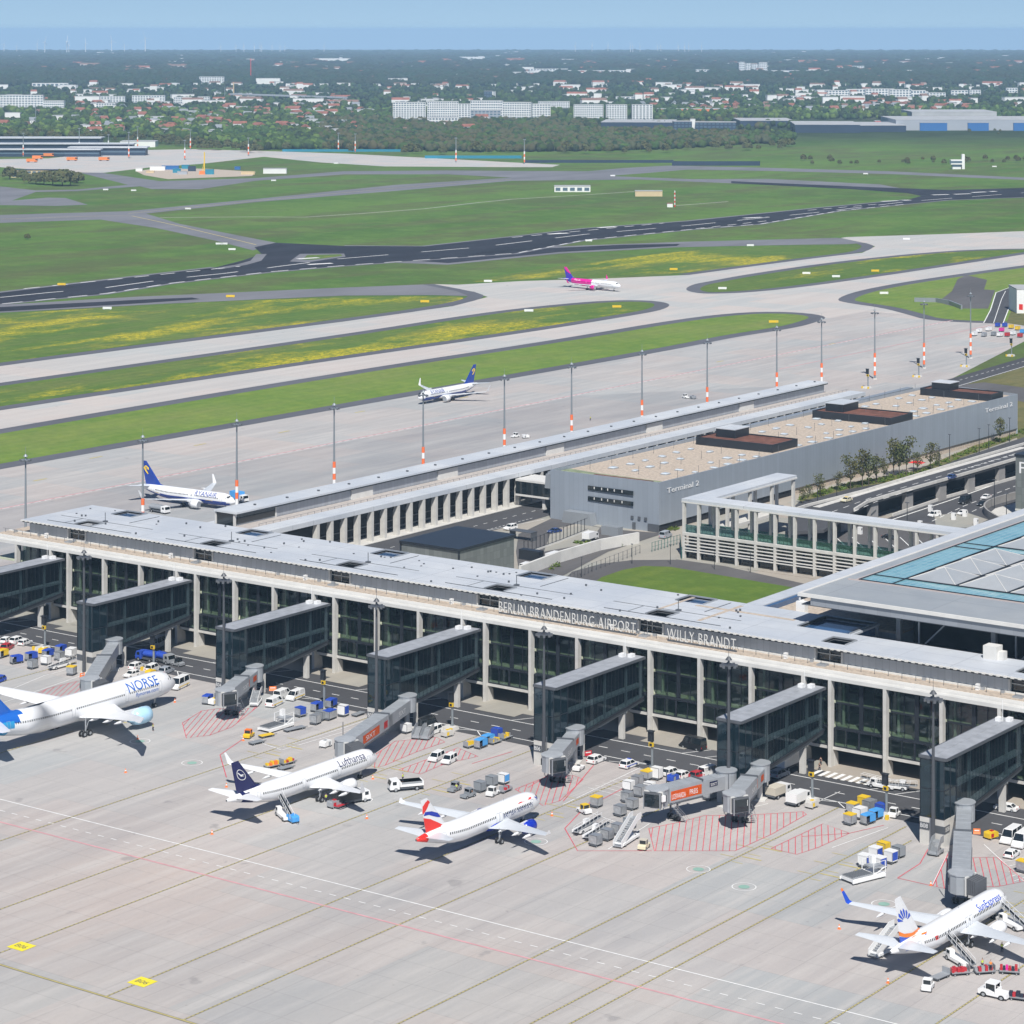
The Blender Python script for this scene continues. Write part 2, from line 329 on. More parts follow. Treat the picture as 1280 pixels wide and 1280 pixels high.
def flat_text(name, s, mt, origin, ux, uy, width, height, parent=None, off=0.0, thick=0.0, thin=0):
    vs, fs = text_geo(s, width, height, None, thin); ux = Vector(ux); uy = Vector(uy); o = Vector(origin); n = ux.cross(uy)
    b = MB(); v0 = [tuple(o + ux*x + uy*y + n*(off+thick)) for x, y, _ in vs]; b.add(v0, fs)
    if thick:
        b.add([tuple(o + ux*x + uy*y + n*off) for x, y, _ in vs], [tuple(reversed(f)) for f in fs])
        cnt = {}
        for f in fs:
            for i in range(3): e = (f[i], f[(i+1) % 3]); cnt[e] = 1
        k = len(vs); b.v = b.v; 
        for (i, j) in cnt:
            if (j, i) not in cnt: b.f.append((i, i+k, j+k, j)); b.m.append(0)
    return b.build(name, mt, parent)
# ------------------------------------------------------------------ the setting: ground and pavements
rr = [0, 150, 400, 800, 1400, 2200, 3000, 3500] + [3500 + 250 * 1.13 ** k for k in range(1, 42)]
rr = [r for r in rr if r < 44000]; NS = 180
vs = [(0, 0, -.02)]; fs = []
for r in rr[1:]:
    for i in range(NS):
        t_ = 2 * math.pi * i / NS; vs.append((r*math.cos(t_), r*math.sin(t_), -.02 - drop(r)))
for i in range(NS): fs.append((0, 1+i, 1+(i+1) % NS))
for k in range(len(rr)-2):
    for i in range(NS): fs.append((1+k*NS+i, 1+(k+1)*NS+i, 1+(k+1)*NS+(i+1) % NS, 1+k*NS+(i+1) % NS))
g_ = MB(); g_.add(vs, fs); struct(g_.build('ground', M['ground'], smooth=True))

def chaikin(p, n=2, closed=True):
    for _ in range(n):
        q = []
        N = len(p)
        for i in range(N if closed else N-1):
            a, b = p[i], p[(i+1) % N]
            q += [(a[0]*.75+b[0]*.25, a[1]*.75+b[1]*.25), (a[0]*.25+b[0]*.75, a[1]*.25+b[1]*.75)]
        if not closed: q = [p[0]] + q + [p[-1]]
        p = q
    return p
def inset(p, d):
    A = sum(p[i][0]*p[(i+1) % len(p)][1] - p[(i+1) % len(p)][0]*p[i][1] for i in range(len(p)))
    s = 1 if A > 0 else -1; q = []
    for i in range(len(p)):
        a, b, c = Vector(p[i-1]), Vector(p[i]), Vector(p[(i+1) % len(p)])
        u = (b-a); v = (c-b)
        if u.length < 1e-4 or v.length < 1e-4: q.append(tuple(b)); continue
        u.normalize(); v.normalize(); n = Vector((-u.y-v.y, u.x+v.x)) * s
        if n.length < 1e-3: q.append(tuple(b)); continue
        n.normalize(); k = max(.5, n.dot(Vector((-v.y, v.x))*s)); q.append(tuple(b + n*(d/k)))
    return q
def sheet(name, poly, z, m, kind='structure', smooth=0):
    if smooth: poly = chaikin(poly, smooth)
    b = MB(); b.sheet(poly, z); return struct(b.build(name, m))
def ribbon(b, pts, w, z, off=0, dash=None, gap=None):
    # flat band along a ground polyline, dashed if asked
    P = [Vector(p) for p in pts]
    if dash:
        out = []; acc = 0; on = True; cur = [P[0]]; left = dash
        for i in range(len(P)-1):
            a, c = P[i], P[i+1]; L = (c-a).length; pos = 0
            while L - pos > left:
                pos += left; q = a + (c-a)*(pos/L)
                if on: cur.append(q); out.append(cur)
                on = not on; cur = [q]; left = dash if on else gap
            left -= L - pos
            if on: cur.append(c)
        if on and len(cur) > 1: out.append(cur)
        for o in out:
            if len(o) > 1: ribbon(b, [tuple(x) for x in o], w, z, off)
        return
    vs = []
    for i, p in enumerate(P):
        d = (P[min(i+1, len(P)-1)] - P[max(i-1, 0)])
        if d.length < 1e-6: d = Vector((1, 0))
        d.normalize(); n = Vector((-d.y, d.x))
        for s in (-1, 1):
            q = p + n*(off + s*w/2); vs.append((q.x, q.y, z + gz(q.x, q.y)))
    b.add(vs, [(2*i, 2*i+2, 2*i+3, 2*i+1) for i in range(len(P)-1)])

sheet('apron', [(-667, 180), (-60, 180), (-60, 466), (-487, 466), (-487, 920), (-560, 1236), (-667, 1236)], .05, M['apron'])
top = [(-60, 467), (0, 457), (430, 402), (564, 383), (609.7, 371.3), (591, 364.6), (541, 355.2), (571, 356), (650, 351.5), (766, 347.8), (860, 343.8), (917, 336), (1018, 322.6), (1078, 316), (1094, 308), (1082, 304), (1051, 297.5), (1058, 296.4), (1170, 293), (1280, 289), (1340, 287)]
tw = [(-667.0, 400.0)] + GP([(-60, 467)]) + GP(top[1:]) + GP([(1340, 418)]) + [(-560, 1232), (-667, 1232)]
sheet('taxiway', tw, .055, M['taxi'])
b = MB()
ribbon(b, chaikin(GP(top[:6]), 2, False), 9, .075, 4); ribbon(b, chaikin(GP(top[3:7]), 2, False), 7, .076, 3); ribbon(b, chaikin(GP(top[10:16]), 2, False), 8, .077, 3.5)
struct(b.build('taxiway_shoulder', M['shoulder']))
def island(name, px, ins, gm, sm=2):
    p = chaikin(GP(px), sm)
    sheet(name + '_shoulder', p, .085, M['shoulder']); sheet(name, inset(p, ins), .11, gm)
island('grass_verge', [(-80, 553), (-60, 546), (430, 464.7), (700, 424), (850, 398.5), (934, 389.6), (1001, 390.3), (1037, 396), (1020, 403), (994, 410), (917, 421.7), (850, 436), (430, 510), (0, 587), (-80, 601)], 8.5, M['grass_i'])
island('flowering_verge', [(-80, 490), (0, 478.7), (430, 418), (598, 391.5), (700, 380), (766, 375.2), (816, 375.6), (840, 380), (830, 387), (799.5, 393), (665, 415), (430, 448.5), (0, 513), (-80, 526)], 8, M['grass_f'])
island('far_flowering_verge', [(856, 361), (866, 355.5), (883.6, 352.3), (934, 342.8), (1051.5, 326), (1186, 313), (1280, 310.5), (1320, 312), (1280, 318), (1219.5, 327.6), (1051.5, 352.8), (951, 365), (883.6, 367.8), (862, 365)], 8, M['grass_g'])
island('corner_verge', [(1043, 374.7), (1068, 364.6), (1118.7, 354.5), (1186, 344.4), (1280, 331.5), (1330, 326), (1330, 404), (1229.6, 404.5), (1159, 400.5), (1135.5, 393.5), (1102, 384.7), (1060, 379)], 9, M['grass_i'])
sheet('meadow', chaikin(GP([(-80, 405), (0, 393), (134, 384), (300, 376), (430, 371.5), (530, 370.5), (588, 371), (560, 380), (430, 399), (200, 427), (0, 453.5), (-80, 464)])), .03, M['grass_f'])
sheet('meadow', chaikin(GP([(570, 354), (660, 338), (760, 325), (870, 311.5), (1035, 307), (1078, 309), (1055, 317), (917, 333.5), (860, 341.5), (640, 350)])), .03, M['grass_f'])
sheet('exit_road', GP([(-60, 386), (0, 381), (170, 371), (430, 359.5), (541, 355.2), (575, 359), (593, 366), (585, 370), (541, 369), (430, 369.5), (200, 380), (0, 391), (-60, 397)]), .045, M['grey_tx'])
sheet('exit_road_seal', GP([(-60, 389), (0, 384), (170, 375), (240, 372), (250, 374), (180, 379), (0, 389.5), (-60, 395)]), .09, M['runway'])
sheet('exit_road', GP([(480, 328), (618, 311), (850, 302.3), (1000, 298.6), (1045, 297.3), (1070, 299), (1080, 304), (1058, 305.4), (1000, 306), (850, 309), (700, 317), (560, 331)]), .047, M['grey_tx'])
sheet('exit_road_seal', GP([(520, 326), (618, 313.5), (780, 306), (850, 305), (846, 307.5), (700, 315), (560, 329)]), .09, M['runway'])
rw_top = [(-60, 373), (0, 366), (168, 346), (269, 334.4), (302, 326), (327, 317.6), (318, 309), (345, 303.5), (430, 307.5), (531, 308), (645, 295.7), (732, 285.7), (860, 276.6), (1018, 260.5), (1135.5, 249.7)]
rw_bot = [(1340, 246), (1280, 247), (1186, 250.4), (1135.5, 255.4), (1051.5, 263.8), (951, 280.6), (860, 288), (732, 300.8), (645, 317.6), (430, 333), (336, 341), (215, 355), (134, 368), (0, 381), (-60, 388)]
sheet('runway', GP(rw_top + [(1152, 245), (1135, 241.5), (1065, 236.5), (914, 229), (914, 226.5), (1065, 233), (1186, 237.6), (1280, 235), (1340, 233)] + rw_bot), .08, M['runway'])
b = MB()
ribbon(b, GP([rw_top[0], rw_top[1], rw_top[2], rw_top[3]]), 5, .10, 2); ribbon(b, GP(rw_bot), 4, .10, -1)
ribbon(b, GP(rw_top[8:]), 4.5, .10, 2); ribbon(b, GP([(327, 317.6), (320, 326), (302, 331), (269, 336.5)]), 7, .101, 0)
struct(b.build('runway_edge', M['grey_tx']))
sheet('junction_verge', GP([(362, 327), (375, 317.5), (430, 317), (432, 321), (385, 328)]), .105, M['grey_tx']); sheet('junction_grass', GP([(378, 324.5), (384, 319), (426, 318), (428, 320), (390, 325)]), .12, M['grass_f'])
sheet('crossing_taxiway', GP([(-60, 283), (0, 278.7), (125, 274.5), (195, 285), (270, 301), (316, 313), (348, 304), (320, 298.7), (225, 280), (182.5, 267), (320, 252.5), (495, 238.7), (640, 226), (800, 224.5), (960, 231), (1100, 237), (1140, 238), (1100, 230.5), (960, 223.5), (865, 224), (760, 220), (640, 222), (495, 231), (320, 248.7), (160, 264), (0, 268.7), (-60, 271)]), .05, M['grey_tx'])
sheet('far_taxiway', GP([(430, 214), (560, 213), (640, 213.7), (735, 214), (780, 210), (835, 207), (960, 209.8), (1110, 214), (1280, 222), (1340, 224), (1340, 227), (1280, 225), (1110, 217.5), (960, 213.7), (860, 212), (800, 217), (735, 222), (640, 222), (560, 218), (430, 218), (320, 226), (250, 236.5), (190, 236.5), (175, 233), (95, 239), (45, 240), (0, 256), (-60, 256), (-60, 232), (0, 233), (45, 238), (95, 237), (160, 231), (100, 216), (120, 215), (155, 220), (200, 226.5), (320, 222.5)]), .052, M['grey_tx'])
sheet('far_taxiway_bay', GP([(0, 252), (60, 247), (82, 247.5), (110, 256), (70, 257.5), (0, 256.5)]), .06, M['grey_tx'])
sheet('far_apron', GP([(-60, 201), (0, 199), (60, 198), (160, 188), (240, 186.5), (320, 188.5), (430, 192), (640, 203), (700, 206), (690, 209), (640, 209), (480, 208), (400, 203), (330, 196), (250, 205), (190, 209), (130, 216), (95, 215.5), (0, 209), (-60, 209)]), .058, M['taxi'])
sheet('building_site', GP([(170, 214), (200, 210), (260, 211), (320, 215), (315, 220), (260, 222), (210, 224), (180, 219)]), .07, M['gravel'])
b = MB(); ribbon(b, GP([(0, 274), (125, 270), (165, 270), (225, 283), (320, 306)]), 1.2, .12); ribbon(b, GP([(160, 267), (320, 251), (495, 235), (640, 224)]), 1, .12)
struct(b.build('taxi_centre_line', M['yellow']))
b = MB()
ribbon(b, GP([(3, 380), (134, 366.8), (215, 354), (336, 340), (430, 332), (645, 316.6), (732, 300), (860, 287.2), (951, 280), (1051, 263.4), (1135, 255)]), 1.6, .125, 0, 14, 9)
ribbon(b, GP([(0, 372), (60, 366), (130, 360), (210, 349), (280, 342), (420, 324), (600, 309), (732, 293), (860, 282), (1018, 266), (1135, 252), (1280, 241)]), 1.5, .125, 0, 45, 30)
for p, q in (((30, 361), (300, 333)), ((640, 297), (830, 279)), ((870, 286), (960, 276)), ((1010, 263), (1100, 255))): ribbon(b, GP([p, q]), 1.6, .126, 0, 12, 10)
for x, y, wd in ((385, 323, 26), (400, 330, 30), (700, 292, 30), (760, 284, 24), (945, 272, 30), (1120, 251, 36), (1190, 243, 50), (1230, 240, 30)): ribbon(b, GP([(x-wd/2, y+.8), (x+wd/2, y-.8)]), 5, .127, 0, 18, 6)
struct(b.build('runway_marking', M['white']))
# thin drainage track across the grass
b = MB(); ribbon(b, GP([(200, 272), (320, 271), (380, 271.5), (450, 267), (530, 261), (600, 253), (640, 249), (740, 243), (800, 239)]), 2.2, .03); ribbon(b, GP([(845, 257), (910, 252)]), 2, .03); struct(b.build('gravel_track', M['taxi']))

# dark old strip on the north apron, service road beside the pier, pavements
sheet('north_apron_strip', [(-609, 470), (-506, 470), (-506, 880), (-552, 960), (-609, 880)], .07, concrete('worn_apron_concrete', (.40, .39, .39), stretch=(.3, .03, 1), rot=0, dark=.7))
b = MB(); ribbon(b, [(-610.5, 440), (-610.5, 1220)], .5, .095, 0, 3, 1.5); struct(b.build('north_apron_line', M['white']))
b = MB(); ribbon(b, [(-611.3, 440), (-611.3, 1220)], .7, .095); ribbon(b, [(-585, 1000), (-585, 1220)], .6, .095); struct(b.build('north_apron_red_line', M['pink']))
sheet('service_road', [(-560, 444), (-120, 444), (-120, 464), (-560, 464)], .075, M['asph'])
b = MB(); b.box(-511, 464, .02, -120, 500, .16); struct(b.build('pier_pavement', M['pave']))
b = MB()
for i in range(-1, 9):     # short kerb bays running into the road by every second column
    a0 = -480.1 + 43.75*i
    b.sheet([(a0+2, 460.6), (a0+13, 460.6), (a0+13, 464), (a0+2, 464)], .17)
struct(b.build('pavement_bay', M['pave']))
b = MB()
for i in range(-1, 9):
    a0 = -480.1 + 43.75*i
    ribbon(b, [(a0-26, 458.1), (a0+17.7, 458.1)], .28, .09); ribbon(b, [(a0-26, 447.25), (a0-3, 447.25)], .28, .09); ribbon(b, [(a0+2, 447.25), (a0+17.7, 447.25)], .28, .09)
    for k in range(4): ribbon(b, [(a0+14+k*5.5, 458.2), (a0+17.5+k*5.5, 464)], .22, .09)
    ribbon(b, [(a0+5, 444.4), (a0+13, 447.2)], .22, .09); ribbon(b, [(a0+13, 447.2), (a0+16, 444.4)], .22, .09)
ribbon(b, [(-560, 452.5), (-120, 452.5)], .26, .09, 0, 2.2, 3.4)
for k in range(8): b.sheet([(-262+k*1.72, 464.2-.0), (-261.1+k*1.72, 464.2), (-261.1+k*1.72, 460.2), (-262+k*1.72, 460.2)], .185)
ribbon(b, [(-600, 352.6), (-120, 352.6)], .3, .085)
ribbon(b, [(-600, 347.6), (-120, 347.6)], .22, .085, 0, 1.5, 1.8)
struct(b.build('road_marking', M['white']))
b = MB(); ribbon(b, [(-600, 342.5), (-120, 342.5)], .45, .085); struct(b.build('apron_boundary_line', M['pink']))
LINES = [(-405.2, 396), (-361.4, 444), (-333.3, 444), (-317.6, 444), (-290.0, 444), (-273.7, 444), (-246.5, 444), (-230.4, 441), (-225.6, 434), (-194.5, 441), (-181, 441), (-449, 444)]
bk = MB(); by = MB()
for a, b1 in LINES:
    ribbon(bk, [(a, 290.3), (a, b1)], .36, .08); ribbon(by, [(a, 290.3), (a, b1)], .22, .088, 0, .75, .22)
ribbon(bk, [(-520, 290.3), (-120, 290.3)], .56, .082); ribbon(by, [(-520, 290.3), (-120, 290.3)], .28, .09)
struct(bk.build('stand_line_edge', M['linebk'])); struct(by.build('stand_line', M['yellow']))
b = MB()
for a in (-405.2, -333.3, -290.0, -246.5, -230.4, -194.5, -361.4, -317.6):
    for k, (o, l) in enumerate(((404, 2.2), (406.4, 3), (409.5, 2.6), (413, 3.4), (415.6, 2.2), (419, 3))):
        s = -1 if k % 2 else 1
        ribbon(b, [(a + s*.5, o), (a + s*(.5+l), o)], .2, .09)
        if k in (1, 3): ribbon(b, [(a - s*.5, o+1.1), (a - s*(1.5+l), o+1.1)], .4, .09)
for p in ((50, 600), (120, 572), (250, 556), (355, 540), (1040, 430), (900, 452), (580, 497), (450, 515)): a_, b_ = G(*p); ribbon(b, [(a_, b_-3), (a_, b_+3)], .9, .1)
struct(b.build('stop_mark', M['yellow']))
# red hatched areas
def hatch(px, dirv=(.5, -.866), sp=1.22, wd=.16):
    poly = [Vector(p) for p in GP(px)]; d = Vector(dirv).normalized(); n = Vector((-d.y, d.x)); b = MB()
    ts = [p.dot(n) for p in poly]; x = min(ts) + sp*.6
    while x < max(ts):
        hits = []
        for i in range(len(poly)):
            p, q = poly[i], poly[(i+1) % len(poly)]; s0, s1 = p.dot(n)-x, q.dot(n)-x
            if s0*s1 < 0: hits.append((p + (q-p)*(s0/(s0-s1))).dot(d))
        hits.sort()
        for k in range(0, len(hits)-1, 2): ribbon(b, [tuple(n*x + d*hits[k]), tuple(n*x + d*hits[k+1])], wd, .092)
        x += sp
    ribbon(b, [tuple(p) for p in poly] + [tuple(poly[0])], wd, .094)
    struct(b.build('red_hatching', M['red']))
hatch([(811, 1036), (818, 1064), (918.8, 1064), (965, 1043), (1008, 1018.5), (1004, 1015), (940, 1019), (880, 1020), (850, 1028)])
hatch([(964, 1061), (996, 1068.5), (1022, 1060), (1062, 1042), (1029, 1030)])
hatch([(1184, 1070), (1200, 1073), (1246, 1072), (1281, 1102), (1248, 1108.5), (1181, 1111), (1166, 1108)])
hatch([(644, 987), (679, 1007.5), (700, 1001.5), (729, 974.5), (717, 970), (684, 971)])
hatch([(470, 943), (494, 927), (546, 922), (556, 928), (521, 940), (480, 957.5), (468, 960)])
hatch([(498.7, 962.5), (525.6, 968), (550, 957.5), (567.5, 952.5), (597.5, 946), (572.5, 935), (536, 949)])
hatch([(228, 904), (233, 923), (262, 919.6), (290, 909), (323, 883), (300, 888), (273, 886), (252, 889)])
hatch([(35, 872.6), (60, 861), (93.7, 852.6), (108, 850), (100, 866), (88, 878), (60, 882)])
b = MB()
for l in ([(706, 1036), (722, 1064), (815, 1064)], [(706, 1036), (721, 1020), (738, 1003)], [(704, 1002), (742, 957)], [(752, 1000), (800, 975)], [(1166, 1108), (1186, 1066)], [(1122, 1098), (1150, 1080), (1160, 1062)], [(1122, 1098), (1166, 1108)], [(275, 944), (304, 924)], [(275, 944), (283, 972)], [(1003, 1046), (1062, 1042), (1105, 1032)], [(660, 985), (700, 960)], [(590, 955), (640, 940)]): ribbon(b, GP(l), .2, .093)
struct(b.build('stand_outline', M['red']))
b = MB()
for l in ([(0, 868), (55, 845), (100, 833)], [(0, 880), (70, 856), (110, 842)], [(704, 1006), (800, 960)], [(735, 1015), (775, 1030)], [(760, 1062), (812, 1030)], [(345, 936), (400, 920), (460, 900)], [(300, 920), (352, 938)], [(352, 938), (440, 912)], [(1183, 1071), (1166, 1106)], [(1230, 1056), (1280, 1102)], [(1010, 1008), (1050, 990)], [(1040, 1060), (1110, 1035)], [(930, 1012), (960, 1005)]): ribbon(b, GP(l), .18, .09)
for k in range(7): ribbon(b, GP([(735+k*9, 985-k*3), (775+k*9, 995-k*3)]), .15, .09)
for k in range(5): ribbon(b, GP([(1255+k*3, 1078+k*6), (1290, 1070+k*6)]), .15, .09)
struct(b.build('stand_white_line', M['white']))
for (x, y) in ((873, 1087), (930, 1109), (175, 927), (240, 954), (1105, 1130.5), (670, 1052.5), (452, 1000)):
    a_, b_ = G(x, y); r = MB(); c = [(a_+2.1*math.cos(t), b_+2.1*math.sin(t)) for t in [i*math.pi/12 for i in range(25)]]
    ribbon(r, c, .16, .094); struct(r.build('apron_circle', M['white'])); sheet('apron_circle_centre', [(a_+1.0*math.cos(t), b_+1.0*math.sin(t)) for t in [i*math.pi/8 for i in range(16)]], .094, M['teal'])
for (x, y) in ((27, 1183.5), (178, 1228)):
    a_, b_ = G(x, y); sheet('stand_number_plate', [(a_-1.8, b_-1.6), (a_+1.8, b_-1.6), (a_+1.8, b_+1.6), (a_-1.8, b_+1.6)], .096, M['yellow_b'])
    struct(flat_text('stand_number', 'B06', M['linebk'], (a_-1.2, b_-.6, .11), (1, 0, 0), (0, 1, 0), 2.4, 1.2))

# landside ground
def pxsheet(n, px, z, m): return sheet(n, GP(px), z, m)
sheet('landside_ground', [(-487, 500), (-150, 500), (-150, 1000), (-487, 1000)], .03, M['pave'])
sheet('landside_road', [(-482.5, 500), (-466, 500), (-466, 652), (-482.5, 890)], .08, M['asph'])
b = MB(); ribbon(b, [(-474.5, 500), (-474.5, 700)], .25, .1, 0, 2, 3); ribbon(b, [(-468, 560), (-468, 652)], .25, .1, 0, 1.2, .8); ribbon(b, [(-471, 600), (-464, 652)], .25, .1)
struct(b.build('landside_marking', M['white']))
pxsheet('landside_yard', [(645, 690), (648, 668), (690, 648), (765, 662), (830, 667), (760, 690), (700, 722), (650, 725)], .10, M['asph_b'])
pxsheet('landside_yard', [(690, 662), (722, 655), (750, 660), (735, 680), (680, 690)], .12, M['pave'])
pxsheet('lawn_road', [(690, 740), (715, 715), (752, 705), (790, 700.5), (850, 700), (905, 708), (1010, 731), (1040, 745), (1000, 800), (690, 760)], .11, M['asph_b'])
pxsheet('lawn', [(700, 760), (752, 722), (778, 713), (805, 708), (838, 709), (900, 719.5), (1010, 738), (1040, 760), (1000, 800)], .14, M['lawn'])
pxsheet('verge', [(1278, 530), (1278, 545), (1200, 573), (1140, 598), (1060, 612), (1000, 628), (998, 622), (1060, 604), (1140, 590), (1200, 565)], .13, M['drygrass'])
pxsheet('forecourt_road', [(985, 640), (1000, 627), (1100, 602), (1180, 580), (1240, 560), (1300, 540), (1300, 556), (1180, 590), (1100, 612), (1010, 640)], .12, M['asph'])
pxsheet('lower_road', [(1080, 660), (1130, 640), (1280, 590), (1300, 600), (1300, 650), (1180, 665), (1100, 672)], .11, M['asph'])
pxsheet('car_park', [(1000, 668), (1100, 650), (1190, 655), (1190, 690), (1100, 720), (960, 715)], .12, M['asph_b'])
pxsheet('roadside_paving', [(1168, 645), (1205, 640), (1235, 650), (1215, 660), (1170, 660)], .13, M['pave'])
b = MB()
for k in range(7): ribbon(b, GP([(1045+k*20, 672), (1062+k*20, 688)]), .3, .14)
ribbon(b, GP([(1165, 652), (1205, 633), (1269, 608)]), .3, .14, 0, 4, 3); ribbon(b, GP([(1215, 640), (1269, 615)]), .3, .14, 0, 4, 3); ribbon(b, GP([(1100, 655), (1190, 625), (1269, 597)]), .5, .14)
struct(b.build('landside_marking', M['white']))
# road and fields at the far right behind the second terminal
pxsheet('far_field', [(1120, 505), (1200, 470), (1300, 447), (1300, 560), (1275, 560), (1255, 495)], .06, M['drygrass'])
pxsheet('far_field_patch', [(1180, 484), (1230, 478), (1290, 486), (1290, 505), (1255, 497)], .075, M['asph_b'])
pxsheet('perimeter_road', [(1040, 515), (1060, 507), (1160, 482), (1300, 441), (1300, 453), (1160, 495), (1100, 512)], .09, M['asph'])
b = MB(); ribbon(b, GP([(1060, 511), (1160, 487), (1300, 446)]), .3, .11, 0, 3, 3); ribbon(b, GP([(1110, 506), (1160, 494), (1300, 452.5)]), .4, .11); struct(b.build('perimeter_marking', M['white']))
pxsheet('side_road', [(1229.6, 404), (1240, 385), (1245, 366), (1262, 360), (1280, 358), (1300, 360), (1275, 372), (1262, 385), (1254, 405)], .13, M['asph'])
pxsheet('corner_road', [(1172, 378), (1190, 364), (1197, 349), (1208, 344), (1234, 350), (1230, 362), (1244, 363), (1235, 386), (1202, 386)], .125, M['asph_b'])
pxsheet('dry_bank', [(1258, 404), (1265, 386), (1300, 388), (1300, 410)], .14, M['drygrass'])
b = MB(); ribbon(b, GP([(1229.6, 404), (1238, 388), (1245, 366), (1262, 359.5)]), .5, .15); ribbon(b, GP([(1242, 404), (1252, 374), (1257, 364)]), .35, .15); ribbon(b, GP([(1254, 404), (1262, 383), (1266, 368)]), .5, .15)
struct(b.build('side_road_marking', M['white']))
# ------------------------------------------------------------------ main pier
ORD = ['leftmost', 'second from the left', 'third from the left', 'fourth from the left', 'fifth from the left', 'sixth from the left', 'seventh from the left', 'eighth from the left', 'ninth from the left', 'tenth from the left', 'eleventh from the left', 'twelfth from the left', 'thirteenth from the left', 'fourteenth from the left', 'fifteenth from the left']
CA = [-480.1 + 43.75*i for i in range(0, 9)]
AL, AR = -509.0, -140.0
pier = thing('main_pier', 'long glass fronted airport pier with pale roof and white columns facing the stands', 'terminal building', (-330, 467.6, 0))
def P_(b, name, mats, smooth=False, parent=None, **k):      # build in world space, then hang on the thing
    o = b.build(name, mats, None, smooth, **k); p = parent or pier
    o.parent = p
    q = p; off = Vector((0, 0, 0))
    while q is not None: off = off + Vector(q.location); q = q.parent
    o.location = -off if o.parent.parent is None else Vector((0, 0, 0))
    return o
def holes(b, xs, ys, z0, z1, inside):
    xs = sorted(set(xs)); ys = sorted(set(ys))
    for i in range(len(xs)-1):
        j = 0
        while j < len(ys)-1:
            cx, cy = (xs[i]+xs[i+1])/2, (ys[j]+ys[j+1])/2
            if inside(cx, cy): j += 1; continue
            k = j
            while k+1 < len(ys)-1 and not inside(cx, (ys[k+1]+ys[k+2])/2): k += 1
            b.box(xs[i], ys[j], z0, xs[i+1], ys[k+1], z1); j = k+1
# columns
colb = MB(); colb.box(-.37, -.5, 0, .37, .8, 17.75); colb.xprof([(.8, 0), (2.6, 0), (2.3, 2.6), (.8, 3.5)], -.42, .42)
proto = None
for i in range(-1, 9):
    for k in range(4):
        a = -480.1 + 43.75*i + k*12.5
        if a < AL+.5 or a > AR: continue
        if proto is None: proto = colb.build('column', M['conc'])
        o = proto if proto.parent is None else proto.copy()
        if o is not proto: COL.objects.link(o)
        o.parent = pier; o.location = Vector((a, 467.6, 0)) - Vector(pier.location)
b = MB(); b.box(AL, 467.1, 17.75, AR, 468.7, 18.5); b.box(AL, 468.7, 18.0, AR, 469.0, 18.42); b.box(AL, 469.0, 18.2, AR, 470.7, 18.9)
P_(b, 'fascia', M['conc_w'])
b = MB(); b.box(AL, 470.7, 18.7, AR, 474.2, 19.1); b.box(AL, 474.2, 18.7, -502, 498.5, 19.1); P_(b, 'gravel_terrace', M['gravel'])
b = MB(); b.box(AL, 474.2, 18.7, AR, 475.0, 19.35)
b.box(AL-.3, 467.1, 17.75, AL, 498.8, 19.0); b.box(AL, 498.5, 17.75, -502, 498.8, 19.2)
P_(b, 'terrace_kerb', M['conc_w'])
b = MB(); b.bar((AL, 472.2, 20.1), (AR, 472.2, 20.1), .06)
a = AL+1
while a < AR: b.bar((a, 472.2, 19.1), (a, 472.2, 20.1), .08); a += 3.1
P_(b, 'terrace_railing', M['steel_d'])
b = MB()
a = AL+3; random.seed(3)
while a < AR:
    if random.random() < .5: b = MB(); b.box(a, 473.3, 19.1, a+.7, 473.9, 19.7); P_(b, 'terrace_light', M['steel'])
    a += 4.3
for c in CA:
    b = MB(); b.box(c-5.5, 471.4, 19.1, c-3.5, 473.2, 19.45); P_(b, 'terrace_hatch', M['steel'])
    b = MB(); b.box(c-14, 472.6, 19.1, c-13.3, 473.4, 20.3); P_(b, 'terrace_vent', M['wp'])
# upper wall with a glazed recess at each finger
seg = []; x = -502.0
for c in CA:
    seg.append((x, c-8.0)); x = c-1.2
seg.append((x, AR))
b = MB()
for x0, x1 in seg:
    if x1 > x0: b.box(x0, 475.0, 19.0, x1, 475.35, 22.35)
b.box(-502.0, 475.36, 19.0, -501.7, 498, 22.35); b.box(-502, 497.6, 0, -266.6, 498, 22.3); b.box(-266.6, 486.6, 17, AR, 486.85, 22.3)
P_(b, 'upper_wall', M['clad'])
for c in CA:
    b = MB(); b.box(c-7.6, 475.6, 19.3, c-1.6, 475.7, 22.3); wdw = P_(b, 'window', M['glassdark'])
    b = MB(); b.box(c-8.0, 474.8, 19.0, c-7.55, 475.5, 22.36); b.box(c-1.65, 474.8, 19.0, c-1.2, 475.5, 22.36); b.box(c-7.6, 475.5, 20.7, c-1.6, 475.58, 20.85); b.box(c-4.7, 475.5, 19.3, c-4.55, 475.58, 22.3)
    P_(b, 'window_frame', M['conc_w'], parent=pier)
# roof with the pits above the fingers
b = MB(); xs = [-503.2, AR]; ys = [473.3, 498.7, 477, 481.4, 492.2, 497.6]
pits = []
for c in CA: pits += [(c-7.0, c-1.8, 477, 481.4), (c-9.0, c-2.0, 492.2, 497.6)] if c < -262 else [(c-7.0, c-1.8, 477, 481.4)]
pits.append((-279.5, -267.3, 486.3, 498.0)); deep = (-266.6, AR, 486.6, 498.7)
xs += [deep[0]]; ys += [deep[2]]
for p in pits: xs += [p[0], p[1]]; ys += [p[2], p[3]]
holes(b, xs, ys, 22.35, 22.75, lambda x, y: any(p[0] < x < p[1] and p[2] < y < p[3] for p in pits + [deep]))
P_(b, 'roof', M['roof'])
b = MB(); b.box(-266.6, 486.9, 17.8, AR, 505, 18.2); b.box(-266.6, 495.4, 18.2, AR, 495.8, 19.6); P_(b, 'lower_roof', M['conc_d'])
